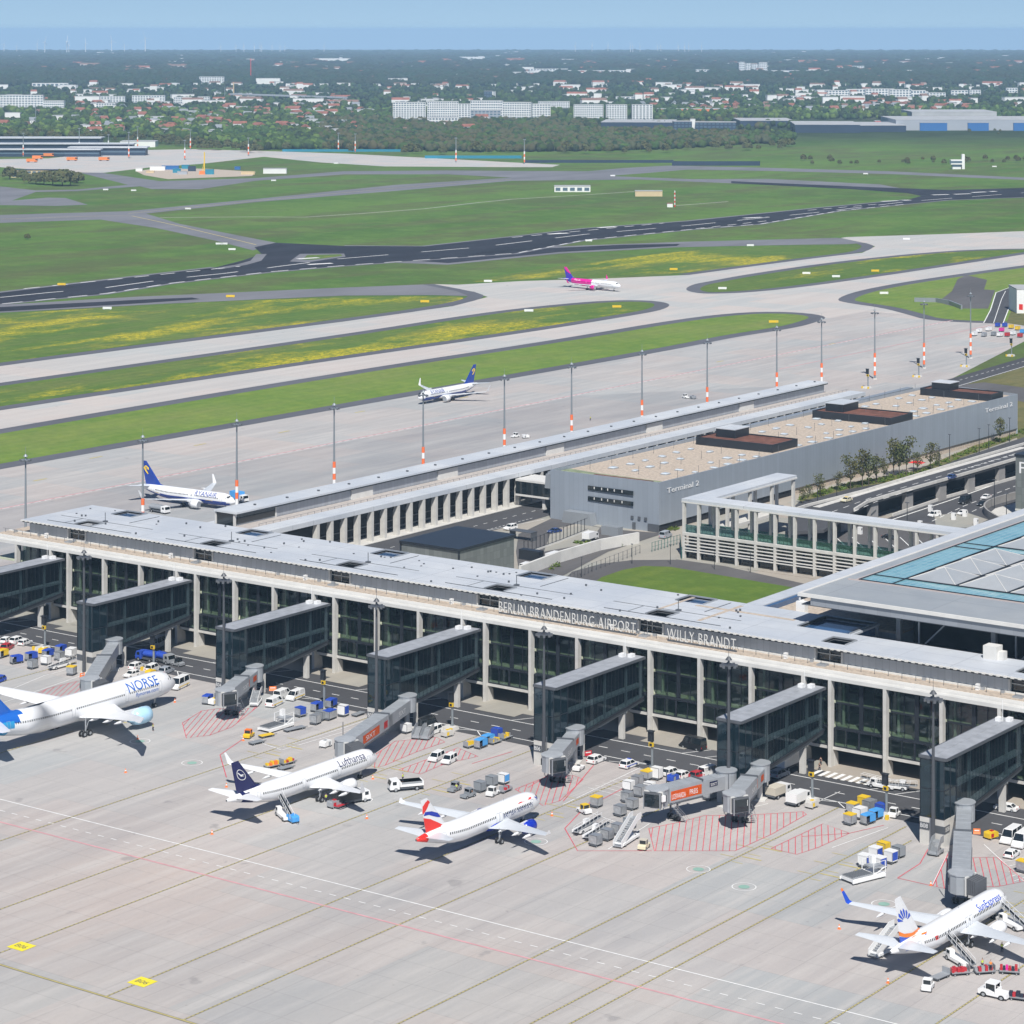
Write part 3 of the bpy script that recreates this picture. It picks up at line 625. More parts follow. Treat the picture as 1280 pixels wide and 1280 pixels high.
for p in pits:
    b = MB(); big = p[1]-p[0] > 10
    b.box(p[0]-.3, p[2]-.3, 22.4, p[0], p[3]+.3, 23.05); b.box(p[1], p[2]-.3, 22.4, p[1]+.3, p[3]+.3, 23.0); b.box(p[0], p[3], 22.4, p[1], p[3]+.3, 23.05)
    P_(b, 'skylight_kerb', M['steel'])
    b = MB(); b.box(p[0], p[2], 20.3, p[1], p[3], 20.4 if p[3] < 485 else 22.2); P_(b, 'skylight', M['bglass'] if p[3] > 485 else M['dkmetal'])  # front pits: a dark metal sheet stands in for the shading of the pit
b = MB(); b.box(-503.2, 473.05, 22.5, AR, 473.3, 22.6); x = -503.2
while x < AR: b.box(x, 472.9, 22.36, x+.75, 473.29, 22.72); x += 1.55
o = P_(b, 'eaves_louvre', M['conc_w']); o['kind'] = 'stuff'
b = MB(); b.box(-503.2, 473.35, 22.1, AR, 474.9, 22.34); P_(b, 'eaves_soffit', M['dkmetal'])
b = MB(); random.seed(5)
for _ in range(70):
    a = random.uniform(-500, -285); y = random.uniform(475, 497)
    if any(p[0]-1 < a < p[1]+1 and p[2]-1 < y < p[3]+1 for p in pits): continue
    b.box(a, y, 22.75, a+.35, y+.35, 22.75+random.uniform(.15, .5))
for c in CA[:5]: b.cyl((c-3, 483.5, 22.7), (c-3, 483.5, 25.2), .09); b.box(c-3.5, 483, 22.75, c-2.5, 484, 23.1)
for a0 in (-497, -455, -411, -367, -323): b.box(a0, 476.4, 22.75, a0+30, 476.55, 22.88); b.box(a0+20, 486, 22.75, a0+20.15, 497, 22.85); b.box(a0-2, 483.2, 22.75, a0+31, 483.32, 22.83); b.box(a0+6, 476.6, 22.75, a0+6.12, 483.2, 22.82)
P_(b, 'roof_fitting', M['steel_d'])
b = MB(); b.box(-313, 480, 22.75, -312.2, 497, 22.79); b.box(-300, 478, 22.75, -299, 496, 22.79); b.box(-308, 490, 22.76, -283, 491.2, 22.8); P_(b, 'gravel_strip', M['gravel'])
# interior: floors, core walls, dark undercroft
b = MB(); b.box(AL+.3, 469.4, 7.7, AR, 480, 8.15); b.box(AL+.3, 469.4, 12.7, AR, 480, 13.15); b.box(AL+.3, 469.9, 4.2, AR, 480, 4.4)
P_(b, 'floor_slab', mat('green_lit_floor', (.50, .54, .40), .5, noise=.2, scale=.3))  # greenish light on the floor edges is put into the slab colour
b = MB(); b.box(AL+.3, 480, 3.6, AR, 480.3, 17.7); b.box(AL+.3, 470, 17.3, AR, 480, 17.7); P_(b, 'core_wall', mat('dark_core_wall', (.10, .12, .12), .8, noise=.6, scale=.15))
b = MB(); b.box(AL, 480.5, 0, AR, 480.8, 3.6); b.box(AL+.3, 470.2, 3.5, AR, 497, 3.95); P_(b, 'undercroft_wall', M['black'])  # shade of the recess is put into the black wall and ceiling
b = MB(); b.box(AL, 467.9, 3.6, AR, 470.2, 4.19); P_(b, 'slab_edge', M['conc'])
b = MB(); random.seed(11)
a = AL+4
while a < AR:
    if random.random() < .7: b.box(a, 474, 4.4, a+.5, 474.5, 17.3)
    if random.random() < .5: b.box(a+2, 476, 8.1, a+random.uniform(3, 6), 478, 8.1+random.uniform(.8, 2.6))
    if random.random() < .6: b.box(a+1, 472, 13.15, a+random.uniform(2, 4), 474, 13.15+random.uniform(.5, 1.2))
    a += 6.25
P_(b, 'interior_fitting', M['conc_d'])
b = MB(); a = AL+2
while a < AR:
    if random.random() < .35: b.box(a, 478.5, .16, a+random.uniform(1.5, 4), 480.4, 2.6)
    a += 5
P_(b, 'undercroft_door', M['conc_d'])
M['incol'] = mat('pale_green_column', (.50, .56, .46), .7)
def bay_window(a0, a1):
    b = MB(); b.box(a0+.9, 469.9, 8.16, a0+1.35, 470.3, 12.69); b.box(a0+.9, 469.9, 13.16, a0+1.35, 470.3, 17.25); P_(b, 'inner_column', M['incol'])
    mid = (a0+a1)/2; full = a1-a0 > 8
    b = MB(); b.box(a0, 469.2, 8.05, a1, 469.3, 17.6)
    o = P_(b, 'window', M['glass'])
    f = MB(); n = 4 if full else 2
    for k in range(n+1):
        x = a0 + (a1-a0)*k/n; f.box(x-.04, 469.02, 8.05, x+.04, 469.2, 17.6)
    f.box(a0, 469.05, 17.45, a1, 469.19, 17.6)
    f.box(a0, 469.0, 12.75, a1, 469.19, 13.1)
    if full: f.box(mid-.45, 468.9, 8.05, mid+.45, 469.15, 17.6)
    f.v = f.v; fo = P_(f, 'window_frame', M['dkmetal'], parent=pier)
    b = MB(); b.box(a0, 468.2, 4.4, a1, 468.3, 7.95); P_(b, 'window', M['glass'])
    f = MB()
    for k in range(n+1):
        x = a0 + (a1-a0)*k/n; f.box(x-.06, 468.02, 4.3, x+.06, 468.2, 7.95)
    f.box(a0, 468.0, 7.75, a1, 469.2, 8.1); f.box(a0, 467.98, 4.2, a1, 468.2, 4.42); f.box(mid-.2, 467.96, 4.3, mid+.2, 468.19, 7.9)
    P_(f, 'window_frame', M['dkmetal'], parent=pier)
for i in range(-1, 9):
    for a0, a1 in ((0, 12.5), (12.5, 25), (25, 37.5), (37.5, 43.75)):
        x0 = -480.1 + 43.75*i + a0 + .5; x1 = -480.1 + 43.75*i + a1 - .5
        if x0 < AL or x1 > AR: continue
        bay_window(x0, x1)
# roof lettering
def sign(word, label, a0, a1):
    t = thing('roof_sign', label, 'sign', (a0, 471.6, 19.1))
    flat_text('lettering', word, M['conc_w'], (0, 0, .35), (1, 0, 0), (0, 0, 1), a1-a0, 2.5, t, 0, .15, -.018)
    b = MB(); b.box(0, -.05, 0, a1-a0, .45, .28); x = 0
    while x < a1-a0: b.box(x, .3, .2, x+.06, .36, 2.9); b.bar((x, .33, 1.6), (x, 1.5, .1), .06); x += 1.4
    b.build('support_frame', M['steel_d'], t); return t
sign('BERLIN BRANDENBURG AIRPORT', 'long row of white letters on the terrace reading BERLIN BRANDENBURG AIRPORT', -348.0, -311.4)
sign('WILLY BRANDT', 'shorter row of white letters on the terrace reading WILLY BRANDT', -303.3, -286.2)
for k in range(7):
    a = -346 + k*6.0
    t = tag(MB().cyl((0, 0, 0), (0, 0, 3.4), .05).box(-.35, -.5, 3.3, .35, .1, 3.6).build('sign_floodlight', M['steel']), 'small floodlight on a thin post lighting the terrace letters, ' + ORD[k], 'floodlight', 'floodlights above the roof letters'); t.location = (a, 474.0, 19.1)

# ------------------------------------------------------------------ glazed fingers with towers
M['finroof'] = mat('grey_finger_roof', (.36, .375, .40), .5, .1, noise=.15, scale=.5)
M['finfloor'] = mat('grey_floor', (.36, .38, .38), .6, noise=.2, scale=.4)
FB = [(467.0, 7.6), (445.5, 5.1), (438.4, 5.1)]       # underside line of a finger: (distance, height)
def finger(i, label, gate=None):
    c = CA[i]; x0, x1 = c-6.1, c-1.1
    t = thing('glazed_finger', label, 'boarding walkway', (c-3.6, 433.6, 0), 0, 'glazed walkways standing out from the pier')
    def Q(b, name, m, par=None): return P_(b, name, m, parent=par or t)
    for s, xx in ((1, x1), (-1, x0)):
        b = MB(); y0, y1 = 438.6, 466.9
        b.xprof([(438.6, 5.3), (445.5, 5.3), (466.9, 7.8), (466.9, 16.0), (438.6, 16.0)], xx-.05 if s > 0 else xx, xx if s > 0 else xx+.05); Q(b, 'window', M['glass_f'])
        f = MB(); y = 438.6; o = xx if s > 0 else xx-.1
        while y < 467:
            zb = 5.3 if y < 445.5 else 5.3 + (y-445.5)/21.4*2.5
            f.box(o+.02, y, zb, o+.08, y+.045, 16.0); y += 1.32
        f.xprof([(445.5, 5.0), (466.9, 7.45), (466.9, 7.85), (445.5, 5.35)], o-.02, o+.16); f.box(o, 438.6, 5.0, o+.14, 445.5, 5.32); f.box(o, 438.6, 15.8, o+.14, 466.9, 16.05)
        Q(f, 'window_frame', M['dkmetal'])
    b = MB(); b.box(x0-.15, 434.0, 16.05, x1+.25, 466.9, 16.3); b.box(x0+2.3, 436, 16.3, x0+2.4, 466, 16.38); Q(b, 'roof', M['finroof'])
    b = MB(); b.box(x0-.22, 433.55, 15.85, x1+.32, 434.0, 16.34); b.box(x1+.25, 434.0, 15.8, x1+.45, 466.9, 16.34); b.box(x0-.3, 434.0, 15.8, x0-.15, 466.9, 16.34); Q(b, 'roof_edge', M['steel_d'])
    b = MB(); b.box(x0+2.6, 464.2, 16.3, x0+3.6, 465.6, 17.0); b.box(x0+.8, 463.4, 16.3, x0+1.8, 464.8, 17.0); b.cyl((x0+2.1, 464, 16.3), (x0+2.1, 464, 20.4), .05); Q(b, 'roof_unit', M['wp'])
    b = MB(); b.box(x0+.12, 438.8, 10.0, x1-.12, 466.8, 10.5); b.xprof([(438.8, 5.35), (445.5, 5.35), (466.8, 7.75), (466.8, 7.9), (445.5, 5.55), (438.8, 5.55)], x0+.12, x1-.12); Q(b, 'floor_slab', M['conc_w'])
    b = MB()
    for y in (444.5, 452.5, 460.5): b.box(x1-.75, y, 5.5, x1-.3, y+.45, 15.9)
    b.box(x1-.75, 466.0, 7.9, x1-.3, 466.6, 15.9)
    Q(b, 'inner_column', M['conc_w']); b = MB(); b.box(x0+3.1, 438.9, 10.52, x0+3.3, 466.5, 15.9); b.box(x0+3.1, 438.9, 5.6, x0+3.3, 466.5, 9.95); Q(b, 'dark_inner_sheet', M['dkmetal'])  # last part: added dark sheet that keeps the inside of the walkway dark
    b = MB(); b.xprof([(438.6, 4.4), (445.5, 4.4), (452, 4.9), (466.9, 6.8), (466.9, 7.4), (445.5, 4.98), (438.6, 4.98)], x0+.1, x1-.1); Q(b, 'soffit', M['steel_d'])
    b = MB(); b.box(x1-.9, 444.2, 0, x1-.1, 444.8, 4.45); Q(b, 'pillar', M['conc']); b = MB(); b.box(x1-1.6, 459.5, .16, x1-.4, 460.3, 5.8); Q(b, 'pillar', M['conc'])
    b = MB(); b.box(x0-.02, 433.6, 0, x1+.02, 438.5, 5.05); base = Q(b, 'tower_base', M['conc'])
    b = MB(); b.box(x0+.05, 433.68, 5.06, x1-.05, 438.45, 15.84); Q(b, 'tower_glass', M['glasst'])
    f = MB()
    for xx in (x0, x0+2.45, x1-.1): f.box(xx, 433.58, 5.06, xx+.1, 433.68, 15.84)
    for z in (5.06, 10.3, 15.7): f.box(x0, 433.57, z, x1, 433.67, z+.12)
    for yy in (436.0, 438.4): f.box(x1-.05, yy, 5.06, x1+.03, yy+.1, 15.84)
    f.box(x1-.05, 433.68, 10.3, x1+.04, 438.4, 10.42); Q(f, 'tower_frame', M['dkmetal'])
    b = MB()
    for k in range(3): b.box(x0+.5+k*.6, 434.6, 13.2, x0+.8+k*.6, 434.7, 14.0)
    b.box(x0+1.2, 434.6, 8.2, x0+1.6, 434.7, 9.4); Q(b, 'tower_light', M['conc_w'])
    b = MB(); b.box(x0+.02, 433.5, 2.8, x0+1.95, 433.6, 4.1); Q(b, 'gate_sign', M['steel_d']); b = MB(); b.box(x0+3.2, 433.5, 2.6, x1+.12, 433.6, 3.9); b.box(x1+.02, 433.6, 2.6, x1+.12, 435.6, 3.9); Q(b, 'gate_sign', M['steel_d'])
    if gate:
        o = flat_text('gate_number', gate, M['wp'], (x0+.2, 433.45, 3.1), (1, 0, 0), (0, 0, 1), 1.5, .8); o.parent = t; o.location = -Vector(t.location)
        o = flat_text('gate_number', gate, M['wp'], (x1+.15, 433.85, 2.9), (0, 1, 0), (0, 0, 1), 1.5, .8); o.parent = t; o.location = -Vector(t.location)
    return t
M['glasst'] = glass('tower_glass', (.25, .36, .40), .2, .6, (.012, .028, .038), .35)
FL = ['cut off by the left edge, no tower in view', 'behind the nose of the biggest white airliner', 'third from the left, red panel on its boarding bridge', 'whose boarding bridge reaches the navy tailed airliner', 'under the letters BERLIN BRANDENBURG AIRPORT', 'with two boarding bridges carrying orange panels', 'at the right edge with gate number B08 on its base']
for i in range(7): finger(i, 'dark glass walkway ' + FL[i], {2: 'B04', 3: 'B05', 4: 'B06', 5: 'B07', 6: 'B08'}.get(i))

# ------------------------------------------------------------------ hall with the great roof
hall = thing('terminal_hall', 'huge flat roofed terminal hall with turquoise glass strips and pyramid roof panels', 'terminal building', (-240, 540, 0))
def Hq(b, n, m, **k): return P_(b, n, m, parent=hall, **k)
HZ = 29.5
b = MB(); b.box(-280, 488, HZ-.5, -140, 700, HZ); Hq(b, 'roof', M['roof_h'])
b = MB(); b.box(-277.6, 487.9, 27.2, -140, 488.1, HZ-.6); b.box(-280.1, 488, 28.0, -280, 700, HZ-.6); Hq(b, 'roof_fascia', M['fasciam'])
b = MB(); b.box(-280.5, 487.4, HZ-.6, -140, 488, HZ+.12); b.box(-280.5, 488.0, HZ-.6, -279.9, 700, HZ+.12); Hq(b, 'roof_edge', M['conc_w'])
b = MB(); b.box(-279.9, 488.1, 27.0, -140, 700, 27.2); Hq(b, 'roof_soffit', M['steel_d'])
b = MB(); b.box(-262, 505, 0, -140, 690, 26.9); Hq(b, 'hall_wall', mat('dark_hall_glass', (.02, .025, .03), .2, noise=.5, scale=.1))
b = MB()
b.box(-276.1, 506.9, HZ, -268.3, 700, HZ+.12); b.box(-268.0, 506.9, HZ, -140, 512.9, HZ+.12); b.box(-268.0, 552.2, HZ, -140, 557, HZ+.12)
Hq(b, 'glass_strip', M['tglass'])
b = MB()
for x in (-276.25, -268.3): b.box(x, 506.7, HZ, x+.3, 700, HZ+.3)
for y in (506.6, 512.9, 552.0, 557.0): b.box(-276.0, y, HZ, -140, y+.3, HZ+.3)
Hq(b, 'strip_frame', M['dkmetal'])
cells = []
for i in range(9):
    for (y0) in [513.4 + 12.7*k for k in range(3)] + [557.5 + 12.7*k for k in range(4)]:
        cells.append((-268 + 12.1*i, y0))
for x, y in cells:
    b = MB(); x1, y1 = x+11.8, y+12.4; cx, cy = (x+x1)/2, (y+y1)/2
    b.add([(x, y, HZ+.05), (x1, y, HZ+.05), (x1, y1, HZ+.05), (x, y1, HZ+.05), (cx, cy, HZ+2.4)], [(0, 1, 4), (1, 2, 4), (2, 3, 4), (3, 0, 4)]); Hq(b, 'pyramid_panel', M['pyr'])
    b = MB(); b.bar((x, y, HZ+.1), (cx, cy, HZ+2.45), .22, .12); b.bar((x1, y, HZ+.1), (cx, cy, HZ+2.45), .14, .1); b.bar((x1, y1, HZ+.1), (cx, cy, HZ+2.45), .14, .1); Hq(b, 'ridge', M['conc_w'])
b = MB()
for i in range(10): b.box(-268.3+12.1*i, 513, HZ, -268.0+12.1*i, 700, HZ+.35)
for y in [513.1 + 12.7*k for k in range(4)] + [557.2 + 12.7*k for k in range(5)]: b.box(-268, y, HZ, -140, y+.25, HZ+.35)
Hq(b, 'gutter', M['dkmetal'])
b = MB(); b.box(-278.5, 506.0, HZ, -140, 506.4, HZ+.18); b.box(-276.9, 506.4, HZ, -276.5, 700, HZ+.18); Hq(b, 'walkway_strip', mat('pinkish_walkway', (.45, .38, .36), .9))
b = MB()
for a in (-262, -240, -218, -196): b.box(a, 497.0, 18.2, a+1.0, 498.0, 27.0); b.bar((a+8, 492, 18.2), (a+8, 492, 27.0), .3); b.bar((a+8, 492, 20.2), (a+14, 495, 27.0), .25)
Hq(b, 'roof_support', M['steel'])
b = MB(); b.box(-235.2, 483.4, 22.76, -232.2, 486.2, 25.4); b.box(-232.2, 484, 22.76, -231.0, 485.8, 24.4)
tag(b.build('air_handler', M['conc_w']), 'white boxy air handling unit on the pier roof under the great roof', 'rooftop unit')
gal = thing('link_gallery', 'low link building with white roof rim and tan gravel roof left of the great roof', 'building', (-285, 560, 0))
b = MB(); b.box(-300, 498.9, 22.0, -296, 700, 22.75); P_(b, 'roof_rim', M['roof'], parent=gal)
b = MB(); b.box(-296, 498.9, 21.0, -262, 700, 21.5); P_(b, 'gravel_roof', M['gravel'], parent=gal)
b = MB(); b.box(-299.7, 498.9, 0, -262.4, 700, 20.99); P_(b, 'wall', M['clad'], parent=gal)
b = MB(); b.box(-295.9, 499, 21.51, -294.8, 530, 22.6); P_(b, 'rim_glazing', M['bglass'], parent=gal)
b = MB(); b.box(-289, 501.5, 21.5, -286.8, 503, 24.2); b.cyl((-288, 502.2, 24.2), (-288, 502.2, 24.9), .6)
tag(b.build('roof_vent', M['wp']), 'white roof ventilator on the tan gravel roof beside the great roof', 'ventilator')

# ------------------------------------------------------------------ north pier
npier = thing('north_pier', 'low long pier with tapered concrete columns and pale roof behind the main pier', 'terminal building', (-495, 700, 0))
def Nq(b, n, m): return P_(b, n, m, parent=npier)
NB0, NB1 = 499.0, 893.0
cb = MB(); cb.add([(0,-.55,0),(0,.55,0),(-1.6,.55,0),(-1.6,-.55,0)], []); cb = MB()
cb.box(-1.3, -.55, 0, .45, .55, 7.2); cb.add([(-1.3,-.55,7.2),(.45,-.55,7.2),(.45,.55,7.2),(-1.3,.55,7.2),(-.75,-.55,9.0),(.45,-.55,9.0),(.45,.55,9.0),(-.75,.55,9.0)], [(4,5,6,7),(0,1,5,4),(1,2,6,5),(2,3,7,6),(3,0,4,7)])
proto = None; y = 569.2
while y < NB1:
    if proto is None: o = proto = cb.build('column', M['conc'])
    else: o = proto.copy(); COL.objects.link(o)
    o.parent = npier; o.location = Vector((-484.4, y, 0)) - Vector(npier.location); y += 6.1
b = MB(); b.box(-490.6, NB0, 9.0, -483.9, NB1, 10.35); Nq(b, 'roof_ledge', M['roof_n'])
b = MB(); b.box(-497.3, NB0, 9.2, -490.6, NB1, 10.05); Nq(b, 'gravel_terrace', M['gravel2'])
b = MB(); b.box(-505.0, 548.3, 13.5, -496.4, 886, 14.0); b.box(-508, NB0, 9.2, -505, NB1, 10.0); Nq(b, 'roof', M['roof_n'])
b = MB(); b.box(-497.9, 550, 10.0, -497.6, 885, 13.2); b.box(-504.5, 884.6, 10, -497.9, 885, 13.4); Nq(b, 'upper_wall', M['clad'])
b = MB(); b.box(-504.6, 549.0, 10.0, -498.0, 549.3, 13.5); b.box(-497.75, 549.9, 10.4, -497.5, 566, 13.3); Nq(b, 'window', M['glassdark'])
b = MB()
for y in (548.7, 566): b.box(-498.0, y, 10.0, -497.4, y+.6, 13.5)
b.box(-504.9, 548.7, 10, -504.4, 549.3, 13.5)
Nq(b, 'corner_post', M['conc_w'])
for y in (600, 642, 700, 760, 822): b = MB(); b.box(-497.58, y, 10.05, -497.2, y+10, 13.45); Nq(b, 'wall_panel', M['conc_w'])
b = MB(); b.box(-496.9, 549, 13.1, -496.45, 886, 13.49); Nq(b, 'eaves', M['dkmetal'])
b = MB(); b.box(-508, 499, 0, -490, NB1, 9.0); Nq(b, 'dark_back_wall', M['black'])
b = MB(); b.box(-490, 560, 0, -482.6, NB1, .18); Nq(b, 'plinth', M['conc'])
b = MB(); y = 570
while y < 880: b.box(-489.9, y, .9, -489.7, y+4.4, 1.4); b.box(-489.9, y, 3.2, -489.7, y+4.4, 3.5); y += 6.1
Nq(b, 'inner_rail', M['steel_d'])
b = MB(); y = 552
while y < NB1: b.bar((-491.2, y, 10.05), (-491.2, y, 10.9), .08); y += 3
b.bar((-491.2, 552, 10.85), (-491.2, NB1, 10.85), .06)
y = 560
while y < NB1: b.box(-500.5, y, 14.0, -499.8, y+.5, 14.4); y += 14
Nq(b, 'roof_fitting', M['steel_d'])
# dark roofed cube in the courtyard
cube = thing('mesh_clad_block', 'cube building with flat black roof and grey mesh walls behind the main pier', 'building', (-430, 565, 0))
b = MB(); b.box(-440.6, 552.6, 0, -421.1, 577.5, 11.3); P_(b, 'wall', M['mesh_w'], parent=cube)
b = MB(); b.box(-441, 552.2, 11.3, -420.7, 577.9, 12.0); P_(b, 'roof', M['dkmetal'], parent=cube)
b = MB(); b.box(-421.05, 570, 0, -420.98, 571.6, 2.4); P_(b, 'door', M['black'], parent=cube)
b = MB(); b.box(-440.9, 552.3, 0, -440.5, 552.7, 11.3); b.box(-421.2, 552.3, 0, -420.8, 552.7, 11.3); P_(b, 'corner_post', M['dkmetal'], parent=cube)

# ------------------------------------------------------------------ white frame pavilion
pav = thing('frame_pavilion', 'white concrete frame building with open columns, louvred lower storey and no walls above', 'building', (-398, 627, 0))
def Vq(b, n, m): return P_(b, n, m, parent=pav)
PX = [-397.9] + [-393.0 + 6.22*k for k in range(0, 15)]
cb = MB(); cb.box(-.36, 0, 0, .36, 1.0, 15.9); proto = None
for x in PX:
    if x > -301: continue
    if proto is None: o = proto = cb.build('column', M['conc'])
    else: o = proto.copy(); COL.objects.link(o)
    o.parent = pav; o.location = Vector((x, 627, 0)) - Vector(pav.location)
    o = proto.copy(); COL.objects.link(o); o.parent = pav; o.location = Vector((x+1.2, 633.2, 0)) - Vector(pav.location); o.data = o.data
for y in (641, 653.5, 666, 678.5):
    for x in (-397.9, -392.2):
        o = proto.copy(); COL.objects.link(o); o.parent = pav; o.location = Vector((x, y, 0)) - Vector(pav.location)
b = MB(); b.box(-398.4, 626.9, 16.35, -299, 634.0, 17.0); b.box(-398.4, 634.0, 16.35, -391.6, 680, 17.0); Vq(b, 'roof', M['roof_n'])
b = MB(); b.box(-398.45, 626.85, 15.9, -299, 627.15, 16.34); b.box(-391.75, 634.5, 15.9, -391.45, 680.1, 16.34); Vq(b, 'roof_beam', M['conc_w'])
b = MB(); b.box(-398.2, 626.95, 6.7, -301, 634, 7.5); b.box(-398.2, 634, 6.7, -391.8, 680, 7.5); Vq(b, 'floor_slab', M['conc'])
b = MB()
for z in (5.9, 4.95, 4.0, 3.05, 2.3): b.box(-398.1, 627.12, z-.13, -301, 627.5, z+.13)
Vq(b, 'louvre', M['conc_w'])
b = MB(); b.box(-398, 628.6, .1, -301, 628.7, 2.2); b.box(-398, 630, 2.2, -301, 630.1, 6.6); Vq(b, 'lower_wall', M['glassdark'])
b = MB(); b.box(-397.5, 627.6, 7.5, -301, 627.66, 9.7); b.box(-397.5, 633.6, 7.5, -301, 633.66, 9.2); Vq(b, 'glass_railing', M['glass_r'])
b = MB(); x = -397
while x < -301: b.box(x, 627.68, 7.5, x+.09, 627.78, 9.7); x += 1.25
Vq(b, 'railing_post', M['steel_d'])
b = MB(); b.box(-399, 624.6, .02, -300, 627, .2); struct(b.build('pavilion_kerb', M['pave']))

# ------------------------------------------------------------------ second terminal
t2 = thing('second_terminal', 'long silver blue metal clad terminal with flat tan roof marked Terminal 2', 'terminal building', (-440, 770, 0))
def Tq(b, n, m): return P_(b, n, m, parent=t2)
T2P = [(-463.5, 654.5), (-424.2, 655), (-420.2, 892.5), (-457.5, 900)]
TZ = 14.9
b = MB(); b.prism(inset(T2P, .5), 0, 14.0); Tq(b, 'roof', M['gravel'])
b = MB(); pi_ = inset(T2P, .4)
for k in range(4):
    p, q, r, s = T2P[k], T2P[(k+1) % 4], pi_[(k+1) % 4], pi_[k]
    b.prism([p, q, r, s], 2.2 if k == 1 else 0.0, TZ)
Tq(b, 'wall', M['clad_t2'])
b = MB(); b.add([(-424.6, 655.4, .1), (-420.9, 892, .1), (-420.9, 892, 2.2), (-424.6, 655.4, 2.2)], [(0, 1, 2, 3)]); Tq(b, 'undercut_shade', M['black'])  # black sheet painted in for the shade under the overhang
for z in (10.2, 7.0):
    b = MB(); b.box(-449.5, 654.38, z, -433.0, 654.45, z+1.35, 0, 0); wo = Tq(b, 'window', M['glassdark'])
    b = MB(); 
    for x in (-447.3, -444.6, -442.4, -440.0, -437.2): b.box(x, 654.33, z+.5, x+.35, 654.37, z+1.2)
    Tq(b, 'window_blind', M['conc_w'])
b = MB()
for x in (-434, -431.5, -429.2): b.box(x, 654.5, 3.2, x+.9, 654.72, 4.1)
b.box(-433.4, 654.5, 0, -432.4, 654.74, 2.2); b.box(-428, 654.6, 0, -424.1, 654.8, 2.4); Tq(b, 'vent', M['steel_d'])
b = MB(); b.box(-457, 651.2, 0, -446, 654.3, 3.6, .8, 0); tag(b.build('loading_canopy', M['greyp']), 'dark grey slanting canopy box against the end wall of the second terminal', 'canopy')
random.seed(21)
sky_pos = []
for r, bb in enumerate(range(672, 880, 9)):
    for k, aa in enumerate((-452, -444, -433, -427.5)):
        if any(abs(bb-y) < 10 for y in (732, 810, 880)): continue
        if (r*4+k) % 7 in (3,): continue
        sky_pos.append((aa+random.uniform(-.5, .5), bb + random.uniform(-1, 1)))
skl = None; M['skyl'] = mat('skylight_dome', (.52, .58, .62), .25, noise=.2)
for i, (x, y) in enumerate(sky_pos):
    if skl is None:
        skb = MB(); skb.box(-1.3, -1.1, 0, 1.3, 1.1, .35); skb.c = 1; skb.box(-1.15, -.95, .35, 1.15, .95, .55, .25, .25); skl = o = skb.build('skylight', [M['steel'], M['skyl']])
    else: o = skl.copy(); COL.objects.link(o)
    o.parent = t2; o.location = Vector((x, y, 14.0)) - Vector(t2.location); o.scale = (random.uniform(.55, 1.1), random.uniform(.6, 1.25), 1)
b = MB()
for y in range(668, 885, 12): 
    for x in (-458, -440, -426): b.cyl((x, y, 14), (x, y, 16.6), .06, n=5)
Tq(b, 'lightning_rod', M['steel_d'])
def plant_deck(x0, y0, x1, y1, px0, py0, px1, py1):
    b = MB(); h = 16.6
    b.box(x0, y0, 14.0, x1, y0+.3, h); b.box(x0, y1-.3, 14.0, x1, y1, h); b.box(x0, y0+.3, 14, x0+.3, y1-.3, h); b.box(x1-.3, y0+.3, 14, x1, y1-.3, h); Tq(b, 'plant_screen', M['dkmetal'])
    b = MB(); b.box(x0+.3, y0+.3, 14, x1-.3, y1-.3, 16.2); Tq(b, 'planted_deck', M['sedum'])
    b = MB(); b.box(px0, py0, 16.2, px1, py1, 18.9); Tq(b, 'penthouse', M['dkmetal'])
    b = MB(); b.box(px0-.2, py0-.2, 18.9, px1+.2, py1+.2, 19.15); Tq(b, 'penthouse_roof', M['roof_n'])
plant_deck(-456.5, 727, -427.5, 743, -452.5, 733, -445.3, 742)
plant_deck(-455, 801, -424.2, 817, -452, 805, -445, 816)
plant_deck(-451, 874.5, -422, 884, -447, 876, -439.5, 883)
b = MB(); b.prism([(-462.8, 656.5), (-452, 655.8), (-424.9, 656.0), (-424.8, 661), (-452, 662), (-462.8, 664)], 14.0, 14.12); Tq(b, 'moss_strip', M['moss'])
b = MB(); b.box(-450, 656.8, 14.1, -429, 659.4, 14.35); Tq(b, 'planted_strip', M['sedum'])
b = MB(); b.box(-466, 655, 9, -462.6, 893, 13.4, .4, 0); b.xprof([(656, 13.4), (892, 13.4), (892, 13.9), (656, 13.9)], -465.6, -463); Tq(b, 'side_gutter', M['greyp'])
def t2text(y0, y1, z0, x):
    o = flat_text('lettering', 'Terminal 2', M['wp'], (x, y0, z0), Vector((.0168, 1, 0)).normalized(), (0, 0, 1), y1-y0, 1.55, None, .12, 0.06); o.parent = t2; o.location = -Vector(t2.location)
t2text(659, 676.5, 11.2, -424.1); t2text(866, 888, 11.0, -420.6)
b = MB(); b.box(-483.5, 664, 4.2, -466, 674, 8.2); b.c = 1; b.box(-483.6, 663.9, 8.2, -465.9, 674.1, 8.8); b.box(-483.6, 663.9, 3.6, -465.9, 674.1, 4.2)
b.box(-474, 665, 0, -473, 673, 3.6)
tag(b.build('link_bridge', [M['glassdark'], M['conc_w']]), 'glazed link bridge between the low north pier and the second terminal', 'bridge')

